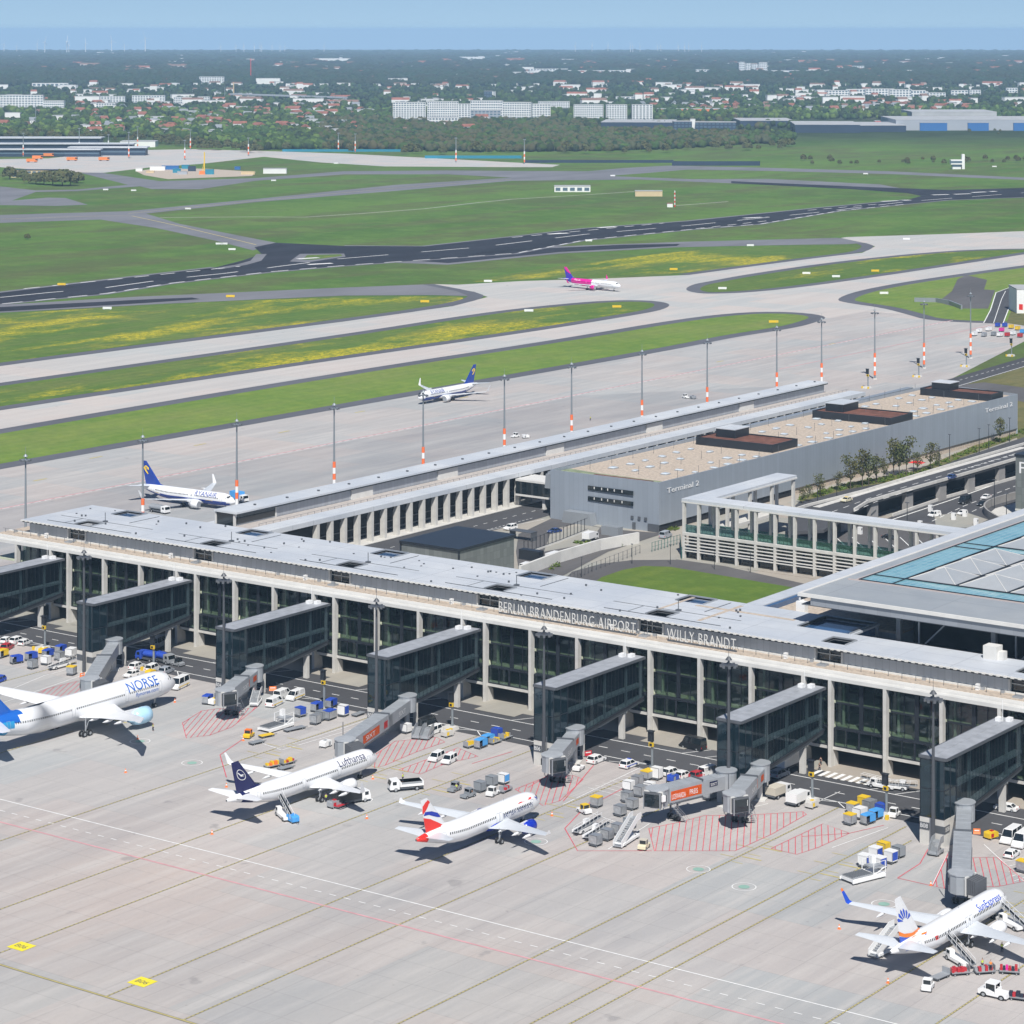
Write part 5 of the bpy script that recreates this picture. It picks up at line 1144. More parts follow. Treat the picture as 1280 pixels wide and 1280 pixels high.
# ------------------------------------------------------------------ boarding bridges
def jet_bridge(label, rot, cab, cabh=0, panels=(), texts=(), zf=4.1, headrot=0.0, docked=False):
    rx, ry_ = rot; cx_, cy_ = cab; t = thing('boarding_bridge', label, 'boarding bridge', (rx, ry_, 0), 0, 'boarding bridges')
    d = Vector((cx_-rx, cy_-ry_, 0)); L = d.length; d.normalize(); ang = math.atan2(d.y, d.x) - math.pi/2
    zr, zc = zf, zf-.35
    def put(b, name, m, smooth=False): o = b.build(name, m, t, smooth); o.rotation_euler = (0, 0, ang); return o
    b = MB(); b.cyl((0, 0, zr-.2), (0, 0, zr+3.1), 2.0, n=18); b.cyl((0, 0, zr+3.1), (0, 0, zr+3.3), 2.15, n=18); put(b, 'rotunda', M['greyb'])
    b = MB(); b.cyl((0, 0, 0), (0, 0, zr-.2), .55, n=12); b.box(-1.3, -1.3, 0, 1.3, 1.3, .3); put(b, 'column', M['conc_w'])
    def tun(y0, y1, w_, hh, name):
        z0 = zr + (zc-zr)*y0/L; z1 = zr + (zc-zr)*y1/L; b = MB()
        b.add([(x, y, z) for y, z in ((y0, z0), (y1, z1)) for x, z in ((-w_, z), (w_, z), (w_, z+hh), (-w_, z+hh))], [(0, 1, 2, 3), (7, 6, 5, 4), (0, 4, 5, 1), (1, 5, 6, 2), (2, 6, 7, 3), (3, 7, 4, 0)])
        k = y0
        while k < y1: 
            zz = zr + (zc-zr)*k/L + hh; b.box(-w_, k, zz, w_, k+.08, zz+.05); k += 2.2
        return put(b, name, M['greyb'])
    tun(1.4, L*.5, 1.35, 2.55, 'inner_tunnel'); outer = tun(L*.42, L-1.8, 1.6, 2.95, 'outer_tunnel')
    b = MB(); z = zr+(zc-zr)*.6
    for x in (-1.62, 1.62): b.bar((x, L*.42, zc+.1), (x, L-1.8, zc), .12, .35)
    b.box(-1.75, L*.42, zr+2.7, 1.75, L*.42+.3, zr+3.1); put(b, 'tunnel_frame', M['steel_d'])
    # cab
    b = MB(); cab_ = [(math.cos(a_)*2.15, L+math.sin(a_)*2.15) for a_ in [R_(x) for x in (-70, -35, 0, 35, 70, 110, 145, 180, 215, 250)]]
    b.prism(cab_, zc-.25, zc+2.9); cb_ = put(b, 'cab', M['greyb'])
    b = MB(); b.prism([(x*1.06, L+(y-L)*1.06) for x, y in cab_], zc+2.9, zc+3.1); put(b, 'cab_roof', M['greyb2'])
    s = 1 if headrot <= 0 else -1
    b = MB()
    hd = R_(90 + headrot); ux, uy = math.cos(hd), math.sin(hd); nx, ny = -uy, ux
    for k in range(5 if docked else 2):
        r0 = 1.9 + k*.42; z1 = zc+2.75-k*.06
        p = [(ux*r0+nx*q, L+uy*r0+ny*q) for q in (-1.75, 1.75)] + [(ux*(r0+.36)+nx*q, L+uy*(r0+.36)+ny*q) for q in (1.75, -1.75)]
        b.prism(p, zc+.1, z1)
    put(b, 'canopy_bellows', M['rubber'])
    if not docked:
        b = MB(); p = [(ux*2.72+nx*q, L+uy*2.72+ny*q) for q in (-1.45, 1.45)] + [(ux*2.78+nx*q, L+uy*2.78+ny*q) for q in (1.45, -1.45)]; b.prism(p, zc+.25, zc+2.5); put(b, 'cab_door', M['glassdark'])
        b = MB()
        for q in (-1.7, 1.6): b.prism([(ux*2.6+nx*q, L+uy*2.6+ny*q), (ux*2.6+nx*(q+.14), L+uy*2.6+ny*(q+.14)), (ux*2.9+nx*(q+.14), L+uy*2.9+ny*(q+.14)), (ux*2.9+nx*q, L+uy*2.9+ny*q)], zc-.3, zc+2.75)
        put(b, 'door_frame', M['steel'])
    b = MB(); p = [(ux*1.7+nx*q, L+uy*1.7+ny*q) for q in (-1.85, 1.85)] + [(ux*2.0+nx*q, L+uy*2.0+ny*q) for q in (1.85, -1.85)]; b.prism(p, zc-.2, zc+2.95); put(b, 'cab_front_frame', M['conc_w'])
    b = MB(); b.box(2.05, L-.6, zc+.9, 2.2, L+.5, zc+2.1); b.box(-2.2, L-.6, zc+.9, -2.05, L+.5, zc+2.1); put(b, 'cab_window', M['glassdark'])
    # drive column with wheels, stairs
    b = MB(); y = L-4.2
    for x in (-1.0, 1.0): b.bar((x, y, .6), (x, y, zc+.2), .28)
    b.box(-1.7, y-.35, .45, 1.7, y+.35, .95); b.bar((-1.75, y, zc-.1), (1.75, y, zc-.1), .3); b.bar((-1, y, 2.6), (1, y, 1.4), .12); b.bar((2.2, y, zc+.4), (2.2, y, zc+5.2), .13); b.bar((2.2, y, zc+.4), (1.6, y, zc+.4), .13); put(b, 'drive_column', M['steel_d'])
    b = MB()
    for x in (-1.25, -.6, .6, 1.25): b.cyl((x-.2, y, .55), (x+.2, y, .55), .55, n=14)
    put(b, 'drive_wheel', M['tyre'])
    b = MB(); xs_ = -1.9
    for k in range(8): b.box(xs_-1.0, L-2.2-k*.45, zc-.45-k*.48, xs_-.1, L-1.85-k*.45, zc-.38-k*.48)
    b.bar((xs_-1.05, L-1.8, zc+.7), (xs_-1.05, L-5.6, zc-3.2), .06); b.bar((xs_-.05, L-1.8, zc+.7), (xs_-.05, L-5.6, zc-3.2), .06); put(b, 'service_stairs', M['steel'])
    b = MB(); b.box(-2.9, L+.2, zc+1.2, -2.2, L+1.1, zc+2.3); put(b, 'service_box', M['wp'])
    # right hand side as seen from the camera: pick the tunnel side facing +X
    sd = 1 if (Matrix.Rotation(ang, 3, 'Z') @ Vector((1, 0, 0))).x > 0 else -1
    for (y0, y1, z0, z1, mt) in panels:
        b = MB(); zz = lambda yy: zr+(zc-zr)*yy/L; w_ = 1.64 if y0 >= L*.42 else 1.40
        b.add([(sd*w_, y0, zz(y0)+z0), (sd*w_, y1, zz(y1)+z0), (sd*w_, y1, zz(y1)+z1), (sd*w_, y0, zz(y0)+z1)], [(0, 1, 2, 3), (3, 2, 1, 0)]); put(b, 'advert_panel', mt)
    for (s_, y0, y1, z0, hh) in texts:      # reads from cab towards rotunda or the reverse, left to right for the viewer
        w_ = 1.68 if min(y0, y1) >= L*.42 else 1.44
        o = flat_text('lettering', s_, M['wp'], (sd*w_, y0, zr+(zc-zr)*y0/L+z0), (0, 1 if y1 > y0 else -1, 0), (0, 0, 1), abs(y1-y0), hh, t); o.rotation_euler = (0, 0, ang)
    return t
M['greyb'] = mat('grey_bridge_paint', (.34, .36, .38), .45, .1, noise=.08, scale=.6); M['greyb2'] = mat('bridge_roof_paint', (.40, .42, .44), .5, .1, noise=.1, scale=.5)
org = M['panel_or'] = mat('orange_panel', (.95, .17, .015), .5); nav = M['acnavy']
def col(i): return CA[i]
jet_bridge('grey boarding bridge leading down to the biggest airliner on the left', (-436.4, 439.6), (-415.8, 411.4), headrot=62, docked=True)
jet_bridge('grey boarding bridge with red panel standing free, second from the left', (-392.6, 439.6), (-385.2, 421.8), panels=[(7.2, 13.0, .5, 2.2, org), (2.4, 4.6, .7, 1.9, org)], texts=[('SIXT', 12, 8.5, .9, .9)], headrot=45)
jet_bridge('long grey boarding bridge with orange panel docked to the airliner with the navy tail', (-348.9, 439.6), (-338.6, 406.5), panels=[(20.0, 29.0, .5, 2.2, org), (15.5, 17.5, .6, 2.0, M['bared']), (12, 19.5, .2, 2.4, M['greyb2'])], texts=[('SIXT', 8.5, 4.5, .8, 1.0), ('SIXT', 27.5, 22.5, .9, .9)], headrot=62, docked=True)
jet_bridge('short grey boarding bridge with red panel, nose towards the viewer, in the middle', (-305.2, 439.6), (-298.4, 422.0), panels=[(7.4, 13.4, .5, 2.2, org), (2.4, 4.4, .7, 1.9, org)], texts=[('SIXT', 12.4, 9, .9, .9)], headrot=45)
jet_bridge('grey boarding bridge with long orange panel, leftmost of the close pair', (-264.0, 431.4), (-269.2, 414.9), panels=[(7.6, 15.2, .5, 2.3, org), (3.4, 5.4, 1.2, 2.2, nav)], texts=[('LOSWARDA', 15.0, 11.6, .8, .95), ('PREIS', 10.6, 8.6, .9, .95), ('SIXT', 5.2, 3.6, 1.35, .6)], headrot=30)
jet_bridge('grey boarding bridge with orange panel, rightmost of the close pair', (-261.4, 439.6), (-255.8, 420.8), panels=[(7.2, 13.4, .5, 2.2, org), (2.4, 4.4, .7, 1.9, org)], texts=[('SIXT', 12.4, 9, .9, .9)], headrot=45)
jet_bridge('long plain grey boarding bridge docked to the airliner with sun rays on its tail', (-217.7, 439.6), (-200.6, 403.9), headrot=62, docked=True)

# ------------------------------------------------------------------ masts, docking signs
def mast(label, x, y, h, striped, group, dark=False):
    t = thing('floodlight_mast', label, 'floodlight mast', (x, y, 0), R_(36), group)
    b = MB(); b.cyl((0, 0, 0), (0, 0, h), .42, .20, n=10); b.build('pole', M['mastd'] if dark else M['steelb'], t)
    b = MB(); b.box(-.7, -.7, 0, .7, .7, .5); b.build('footing', M['conc'], t)
    if striped:
        b = MB()
        for k in range(5):
            z = 1.8 + k*1.9; b.c = k % 2; b.cyl((0, 0, z), (0, 0, z+1.9), .52, .50, n=12)
        b.build('warning_band', [M['bandor'], M['wp']], t)
    b = MB(); b.cyl((0, 0, h-1.2), (0, 0, h-1.0), 1.3, n=12); b.cyl((0, 0, h-.1), (0, 0, h+.5), .7, .25, n=10); b.cyl((0, 0, h+.4), (0, 0, h+2.6), .04)
    b.build('head_frame', M['mastd'] if dark else M['steelb'], t)
    b = MB()
    for k in range(8):
        a_ = k*math.pi/4; b.box(1.5*math.cos(a_)-.25, 1.5*math.sin(a_)-.25, h-1.5, 1.5*math.cos(a_)+.25, 1.5*math.sin(a_)+.25, h-.95)
    b.build('floodlight', M['steel_d'], t)
    return t
M['mastd'] = mat('dark_mast_paint', (.085, .09, .10), .5, .2); M['steelb'] = mat('galvanised_mast', (.26, .29, .31), .5, .3); M['bandor'] = mat('orange_band', (.85, .17, .05), .6)
FN = ['', 'beside the walkway behind the biggest airliner nose', 'at the second boarding bridge from the left', 'at the long boarding bridge of the navy tailed airliner', 'under the letters BERLIN BRANDENBURG AIRPORT', 'between the close pair of boarding bridges and the letters WILLY BRANDT', 'in front of the tower numbered B08']
for i in range(0, 7):
    if i: mast('dark grey floodlight mast ' + FN[i], CA[i]-2.9, 432.7, 28.3, False, 'dark floodlight masts along the pier', True)
fm = [(32, 570, None), (178.5, 546, None), (296, 526, None), (417.7, 506, None), (529, 490, 588), (630.5, 470, 562), (714.5, 455, 540), (802.5, 439, 523), (884, 425, 509), (971, 409, 491), (1027, 399, 480), (1093.5, 388, 476), (1155, 377, 461), (1213.3, 367, 449.5)]
for k, (x, yt, yb) in enumerate(fm):
    # the masts stand on one line beside the north pier
    hh = 29.5
    a_, b_ = G(x, yt, hh)
    mast('grey mast with orange banded foot on the far apron, ' + ORD[k], a_, b_, hh, k != 0, 'orange banded floodlight masts on the far apron')
def docking_sign(label, x, y, block=False, g='docking guidance posts along the road'):
    t = thing('docking_post', label, 'signal post', (x, y, 0), 0, g)
    b = MB(); b.cyl((0, 0, 0), (0, 0, 6.6), .28, .24, n=10); b.box(-.6, -.6, 0, .6, .6, 1.0, .25, .25); b.build('post', M['steelb'], t)
    b = MB(); b.box(-.75, -.5, 5.9, .35, .15, 7.9); b.box(-.9, -.8, 7.9, .5, .3, 8.05); b.build('display', M['dkmetal'], t)
    b = MB(); b.box(-.5, -.55, 4.9, .5, -.1, 5.7); b.c = 1; b.box(-.3, -.6, 5.05, .3, -.55, 5.55); b.build('number_box', [M['yelp'], M['black']], t)
    if block:
        b = MB(); b.box(-1.5, -2.4, 0, 1.5, .6, .8, .2, .2); b.c = 1; b.box(-1.7, -2.7, 0, -1.1, -2.1, .9); b.box(1.1, -2.7, 0, 1.7, -2.1, .9); b.build('foot_block', [M['conc'], M['yelp']], t)
    return t
for k, (x, y, bl) in enumerate([(-464.6, 444.6, 1), (-429.2, 445.4, 1), (-375.5, 443.6, 0), (-341.0, 445.2, 1), (-289.4, 444.3, 0), (-252.8, 445, 1), (-236.7, 445.1, 1)]):
    docking_sign('signal post with black display at the road edge, ' + ORD[k], x, y, bl)
for k, (px, py) in enumerate([(1085, 485), (1148.5, 471), (1208, 458), (1264.5, 445)]):
    a_, b_ = G(px, py); docking_sign('docking signal post on the bright far apron, ' + ORD[k], a_, b_, True, 'docking posts on the far apron')
# ------------------------------------------------------------------ vehicles: front is +Y, base at z 0
def wheels(t, xs, ys, r, wd=.24):
    w_ = None
    for y in ys:
        for x in xs:
            if w_ is None: q = MB(); q.cyl((-wd/2, 0, 0), (wd/2, 0, 0), r, n=12); q.c = 1; q.cyl((-wd/2-.01, 0, 0), (wd/2+.01, 0, 0), r*.55, n=8); w_ = o = q.build('wheel', [M['tyre'], M['steel']], t)
            else: o = w_.copy(); COL.objects.link(o); o.parent = t
            o.location = (x, y, r)
def place(t, px, px2=None, ang=None):
    a_, b_ = G(*px); t.location = (a_, b_, 0)
    if px2 is not None: c_, d_ = G(*px2); t.rotation_euler = (0, 0, math.atan2(d_-b_, c_-a_) - math.pi/2)
    if ang is not None: t.rotation_euler = (0, 0, R_(ang))
    return t
def car(label, px, px2=None, ang=None, paint='wp', kind='hatch', stripe=None, cat='car', group=None, roofbar=None):
    # kinds: lower body box, cabin from y0 (rear) to y1 (front) at the waist, roof line inset
    K = dict(hatch=(4.1, 1.78, .92, 1.48, -1.95, .95, -1.6, .35), suv=(4.6, 1.88, 1.05, 1.70, -2.2, 1.0, -1.9, .4), sedan=(4.7, 1.82, .92, 1.43, -1.75, 1.05, -1.1, .35), van=(5.2, 1.98, 1.25, 2.1, -2.55, 1.75, -2.5, 1.0), bigvan=(5.9, 2.1, 1.4, 2.65, -2.9, 2.1, -2.85, 1.5), minivan=(4.4, 1.82, 1.05, 1.82, -2.15, 1.35, -2.05, .75))
    L, W, hw, H, y0, y1, r0, r1 = K[kind]; t = thing({'van': 'van', 'bigvan': 'minibus', 'minivan': 'compact_van'}.get(kind, 'car'), label, cat, group=group)
    b = MB(); hb = .88 if kind in ('hatch', 'sedan') else .98
    b.xprof([(-L/2, .45), (-L/2+.15, .28), (L/2-.2, .28), (L/2, .45), (L/2, .68), (L/2-.25, hb-.12), (y1, hw), (y0, hw), (-L/2+.03, hw-.08)], -W/2, W/2)
    iw = W/2-.22
    def ring(z, ya, yb, hx): return [(-hx, ya, z), (hx, ya, z), (hx, yb, z), (-hx, yb, z)]
    b.add(ring(H-.07, r0, r1, iw+.03) + ring(H, r0+.1, r1-.1, iw-.05), [(0, 1, 5, 4), (1, 2, 6, 5), (2, 3, 7, 6), (3, 0, 4, 7), (4, 5, 6, 7), (3, 2, 1, 0)])
    for x in (-1, 1):
        for yy, yr in ((y0+.05, r0+.05), (y1-.1, r1-.08), ((y0+y1)/2, (r0+r1)/2)): b.bar((x*(W/2-.05), yy, hw), (x*(iw+.01), yr, H-.05), .09)
    body = b.build('body', M[paint], t)
    b = MB(); b.add([(-W/2+.04, y0+.02, hw-.02), (W/2-.04, y0+.02, hw-.02), (W/2-.04, y1-.02, hw-.02), (-W/2+.04, y1-.02, hw-.02), (-iw, r0+.03, H-.06), (iw, r0+.03, H-.06), (iw, r1-.03, H-.06), (-iw, r1-.03, H-.06)], [(4, 5, 6, 7), (0, 1, 5, 4), (1, 2, 6, 5), (2, 3, 7, 6), (3, 0, 4, 7)]); b.build('window', M['glassdark'], t)
    if kind == 'van' and paint != 'blackp' or kind == 'minivan' and stripe == 'panel':
        b = MB()
        for x in (-1, 1):
            p = [(x*(W/2-.03), y0+.05, hw-.01), (x*(W/2-.03), y1-1.2, hw-.01), (x*(iw+.01), r1-.75, H-.05), (x*(iw+.01), r0+.05, H-.05)]
            b.add(p, [(0, 1, 2, 3), (3, 2, 1, 0)])
        b.build('side_panel', M[paint], t)
    wheels(t, (-W/2+.12, W/2-.12), (-L*.29, L*.30), .33 if hb < .9 else .37)
    b = MB(); 
    for x in (-W/2+.3, W/2-.3): b.box(x-.2, L/2-.06, .6, x+.2, L/2+.02, .78)
    b.build('headlight', M['lamp'], t)
    b = MB()
    for x in (-W/2+.15, W/2-.15): b.box(x-.1, -L/2-.02, .65, x+.1, -L/2+.05, .95)
    b.build('tail_light', M['redp'], t)
    if stripe and stripe != 'panel':
        b = MB(); b.box(-W/2-.012, -L/2+.2, .62, W/2+.012, L/2-.9, .82); b.build('side_stripe', M[stripe], t)
    if roofbar: b = MB(); b.box(-.45, -.1, H, .45, .15, H+.14); b.build('roof_light', M[roofbar], t)
    return place(t, px, px2, ang)
def tractor(label, px, px2=None, ang=None, paint='wp', cab=True, kind='tractor', roof=None):
    t = thing('tow_tractor', label, 'tow tractor')
    b = MB(); b.xprof([(-1.6, .35), (1.6, .35), (1.62, .9), (1.2, 1.05), (.5, 1.08), (-.2, .75), (-1.55, .8)], -.75, .75); b.build('chassis', M[paint], t)
    if cab:
        b = MB(); b.box(-.68, -.35, 1.75, .68, .85, 1.85)
        for x in (-.64, .64):
            for y in (-.3, .8): b.bar((x, y, .8), (x, y, 1.8), .09)
        b.box(-.68, -.42, .78, .68, -.3, 1.2); b.build('cab_frame', M[roof or paint], t)
        b = MB(); b.box(-.62, .78, 1.05, .62, .82, 1.74); b.box(-.66, -.25, 1.1, -.62, .75, 1.72); b.box(.62, -.25, 1.1, .66, .75, 1.72); b.build('window', M['glassdark'], t)
    b = MB(); b.box(-.3, -.1, .75, .3, .35, 1.2); b.build('seat', M['blackp'], t)
    wheels(t, (-.65, .65), (-1.0, 1.0), .34); return place(t, px, px2, ang)
def dolly_base(t, L, W):
    b = MB(); b.box(-W/2, -L/2, .42, W/2, L/2, .52); b.box(-W/2, -L/2, .3, W/2, -L/2+.12, .42); b.box(-W/2, L/2-.12, .3, W/2, L/2, .42); b.bar((0, L/2, .38), (0, L/2+1.1, .32), .09); b.build('deck', M['steel_d'], t); wheels(t, (-W/2+.15, W/2-.15), (-L*.34, L*.34), .22, .14)
def cover_cart(label, px, px2=None, ang=None, cover='bluep', group=None):       # covered baggage cart with curtain sides
    t = thing('baggage_cart', label, 'baggage cart', group=group); dolly_base(t, 2.9, 1.5)
    b = MB(); b.xprof([(-1.4, 1.85), (1.4, 1.85), (1.4, 1.93), (.9, 2.05), (-.9, 2.05), (-1.4, 1.93)], -.76, .76); b.box(-.75, -.3, .6, -.7, 1.4, 1.86); b.box(.70, -.3, .6, .75, 1.4, 1.86); b.build('cover', M[cover], t)
    b = MB()
    for y in (-1.4, 1.34): b.box(-.74, y, .52, .74, y+.06, 1.85)
    b.build('end_panel', M['silver'], t)
    b = MB(); b.box(-.5, -1.2, .53, .5, 1.2, 1.2); b.build('baggage', M['trous'], t); return place(t, px, px2, ang)
def uld(label, px, px2=None, ang=None, body='silver', top=None, side=None, group=None, L=1.7, H=1.6, W=1.9, deck=True, tilt=True):
    t = thing('container_dolly', label, 'container dolly', group=group); dolly_base(t, L+.3, 1.7)
    b = MB(); hx = W/2; c = .38 if tilt else 0
    b.add([(x, y, z) for y in (-L/2, L/2) for x, z in ((-hx+c, .54), (hx, .54), (hx, .54+H), (-hx, .54+H), (-hx, .54+c*1.2))], [(0, 1, 2, 3, 4), (9, 8, 7, 6, 5), (0, 5, 6, 1), (1, 6, 7, 2), (2, 7, 8, 3), (3, 8, 9, 4), (4, 9, 5, 0)]); cb_ = b.build('container', M[body], t, fixn=True)
    b = MB()
    for y in (-L/2-.02, L/2-.03): b.box(-hx+c, y, .54, hx, y+.05, .6); b.box(hx-.06, y, .54, hx+.02, y+.05, .54+H); b.box(-hx-.02, y, .54+H-.06, hx+.02, y+.05, .56+H)
    b.box(-.04, L/2, .6, .04, L/2+.03, .5+H); b.build('container_frame', M['steel_d'], cb_)
    if top: b = MB(); b.box(-hx-.03, -L/2-.04, .54+H-.12, hx+.03, L/2+.04, .58+H); b.build('tarpaulin', M[top], cb_)
    if side: b = MB(); b.box(hx+.0, -L/2+.1, .75, hx+.03, L/2-.1, .4+H); b.box(-hx+c+.1, L/2, .75, hx-.1, L/2+.03, .4+H); b.build('side_curtain', M[side], cb_)
    return place(t, px, px2, ang)
def flat_cart(label, px, px2=None, ang=None, load=(), group=None, frame='steel', L=3.2, board=True):
    t = thing('flat_cart', label, 'baggage cart', group=group); dolly_base(t, L, 1.55)
    b = MB(); b.box(-.76, -L/2, .52, .76, L/2, .6)
    if board: b.box(-.76, -L/2, .6, .76, -L/2+.07, 1.5)
    b.build('tray', M[frame], t)
    random.seed(int(px[0]*7+px[1])); y = -L/2+.35; k = 0
    while load and y < L/2-.4:
        b = MB(); w_ = random.uniform(.35, .6); h = random.uniform(.35, .8); x = random.uniform(-.25, .25); b.box(x-.4, y, .61, x+.4, y+w_, .61+h); b.build('suitcase', M[load[k % len(load)]], t); y += w_+.04; k += 1
    return place(t, px, px2, ang)
def belt_loader(label, px, px2=None, ang=None, cabc='wp', base='wp', lift=2.6, tail='steel_d'):
    t = thing('belt_loader', label, 'belt loader')
    b = MB(); b.box(-.95, -3.2, .45, .95, 2.2, .95); b.xprof([(1.2, .95), (2.4, .7), (2.5, .95), (2.2, 1.2), (1.2, 1.3)], -.95, .05); b.build('chassis', M[base], t)
    b = MB(); b.box(-.95, .5, .95, -.05, 1.7, 1.9); b.build('cab', M[cabc], t)
    b = MB(); b.box(-.9, 1.68, 1.3, -.1, 1.72, 1.8); b.box(-.97, .7, 1.3, -.94, 1.5, 1.8); b.build('window', M['glassdark'], t)
    b = MB(); b.bar((.45, -4.2, .95), (.45, 4.3, .95+lift), .85, .22); be = b.build('conveyor', M['steel'], t)
    b = MB(); b.bar((.45, -4.15, 1.1), (.45, 4.25, 1.1+lift), .6, .04); b.build('belt', M['blackp'], be)
    b = MB()
    for x in (.0, .9):
        b.bar((x, -4.0, 1.75), (x, 4.2, 1.75+lift), .06)
        for k in range(7): b.bar((x, -4+k*1.36, .95+lift*k/6.2), (x, -4+k*1.36, 1.75+lift*k/6.2), .05)
    b.bar((.45, -1, .95), (.45, .8, .9+lift*.55), .14); b.build('guard_rail', M['wp'], t)
    wheels(t, (-.85, .85), (-2.3, 1.5), .42, .28); return place(t, px, px2, ang)
def loader(label, px, px2=None, ang=None, plat='steel'):
    t = thing('container_loader', label, 'container loader')
    b = MB(); b.box(-1.6, -4, .5, 1.6, 3.6, 1.0); b.box(-1.75, -4.2, .35, -1.6, 3.6, .9); b.box(1.6, -4.2, .35, 1.75, 3.6, .9); b.build('chassis', M['wp'], t)
    b = MB(); b.box(-1.45, -3.9, 1.05, 1.45, .9, 1.25); b.box(-1.35, 1.2, 1.9, 1.35, 3.8, 2.1); b.build('roller_platform', M[plat], t)
    b = MB(); k = -3.8
    while k < .8: b.cyl((-1.3, k, 1.3), (1.3, k, 1.3), .06, n=6); k += .4
    b.build('roller', M['steel_d'], t)
    b = MB()
    for x in (-1.5, 1.5):
        b.bar((x, .9, 1.0), (x, .9, 3.0), .12); b.bar((x, 3.7, 1.0), (x, 3.7, 3.1), .12); b.bar((x, .9, 3.0), (x, 3.7, 3.1), .07); b.bar((x, 1.2, 1.0), (x, 3.5, 1.9), .12)
    b.build('guard_rail', M['wp'], t)
    b = MB(); b.box(-1.6, 2.6, 2.1, -.8, 3.6, 3.4); b.build('cab', M['wp'], t)
    wheels(t, (-1.45, 1.45), (-3, 2.6), .45, .35); return place(t, px, px2, ang)
def stairs(label, px, px2=None, ang=None, H=3.4, L=7.2, truck=True, canopy=False, paint='wp'):
    t = thing('passenger_stairs', label, 'mobile stairs')
    b = MB(); b.box(-1.0, -L*.42, .45, 1.0, L*.40, .85); b.build('chassis', M[paint], t)
    b = MB(); n = 14
    for k in range(n):
        y = -L/2 + (L-1.4)*k/n; z = .4 + (H-.4)*k/n; b.box(-.75, y, z, .75, y+(L-1.4)/n+.05, z+.08)
    b.box(-.85, L/2-1.5, H-.05, .85, L/2, H+.06); b.build('steps', M['steel'], t)
    for x in (-.86, .8):
        b = MB(); b.xprof([(-L/2, .35), (-L/2+.5, .25), (L/2-1.4, H-.25), (L/2, H-.25), (L/2, H+1.0), (L/2-1.5, H+1.0), (-L/2, 1.45)], x, x+.07); b.build('side_panel', M[paint], t)
    b = MB(); b.bar((-.6, L*.3, .8), (-.6, L*.1, H*.6), .12); b.bar((.6, L*.3, .8), (.6, L*.1, H*.6), .12); b.build('strut', M['steel_d'], t)
    wheels(t, (-.85, .85), (-L*.3, L*.32), .36, .22); return place(t, px, px2, ang)
def truck(label, px, px2=None, ang=None, box='wp', L=7, H=3.2, cabc='wp', boxz=1.0, tank=False, name='box_truck', stripe=None):
    t = thing(name, label, 'truck')
    b = MB(); b.box(-1.0, -L/2, .55, 1.0, L/2-.2, .95); b.build('chassis', M['steel_d'], t)
    b = MB(); y1 = L/2; b.xprof([(y1-1.9, .55), (y1, .55), (y1+.02, 1.3), (y1-.3, 2.3), (y1-1.9, 2.4)], -1.15, 1.15); b.build('cab', M[cabc], t)
    b = MB(); b.box(-1.17, y1-1.3, 1.45, 1.17, y1-.5, 2.1); b.add([(-1.0, y1+.0, 1.4), (1.0, y1+.0, 1.4), (1.0, y1-.27, 2.2), (-1.0, y1-.27, 2.2)], [(0, 1, 2, 3), (3, 2, 1, 0)]); b.v = [(x, y+.03 if y > y1-.4 else y, z) for x, y, z in b.v]; b.build('window', M['glassdark'], t)
    b = MB()
    if tank: 
        b.loft([[(1.05*math.cos(a_), y, 1.75+.75*math.sin(a_)) for a_ in [i*math.pi/8 for i in range(16)]] for y in (-L/2, L/2-2.2)]); b.box(-.3, -L/2+.3, 2.4, .3, L/2-2.6, 2.6)
    else: b.box(-1.2, -L/2, boxz, 1.2, L/2-2.0, H)
    b.build('tank' if tank else 'cargo_box', M[box], t)
    if stripe: b = MB(); b.box(-1.22, -L/2+.3, 1.5, 1.22, L/2-2.3, 1.9); b.build('side_stripe', M[stripe], t)
    wheels(t, (-1.0, 1.0), (-L*.3, L*.33), .48, .3); return place(t, px, px2, ang)
def gpu(label, px, px2=None, ang=None, c1='wp', c2='yelp'):
    t = thing('ground_power_unit', label, 'power unit')
    b = MB(); b.xprof([(-1.2, .4), (1.2, .4), (1.2, 1.2), (.8, 1.45), (-1.1, 1.45), (-1.2, 1.2)], -.75, .75); b.build('housing', M[c1], t)
    b = MB(); b.box(-.77, -.8, .5, .77, -.1, 1.2); b.box(-.3, -.2, 1.45, .3, .4, 1.6); b.build('panel', M[c2], t); b = MB(); b.bar((0, 1.2, .4), (0, 2.3, .35), .08); b.build('drawbar', M['steel_d'], t)
    wheels(t, (-.65, .65), (-.8, .8), .25, .16); return place(t, px, px2, ang)
def barrier(label, px, c='orgp', ang=20, w=1.6):
    t = thing('barrier', label, 'barrier'); b = MB(); b.xprof([(-.35, 0), (.35, 0), (.15, .45), (.1, 1.0), (-.1, 1.0), (-.15, .45)], -w/2, w/2); b.build('body', M[c], t)
    b = MB(); b.box(-w/2+.2, -.16, .6, w/2-.2, .16, .8); b.build('reflective_band', M['wp'], t); return place(t, px, None, ang)
cone0 = None
def cone(label, px):
    global cone0
    if cone0 is None:
        cone0 = t = thing('traffic_cone', label, 'traffic cone', group='traffic cones round the airliners'); b = MB(); b.cyl((0, 0, .05), (0, 0, .85), .24, .06, n=10); b.box(-.3, -.3, 0, .3, .3, .06); b.build('body', M['orgp'], t); b = MB(); b.cyl((0, 0, .4), (0, 0, .6), .175, .125, n=10); b.build('white_band', M['wp'], t)
    else: t = dup(cone0, label=label)
    return place(t, px)
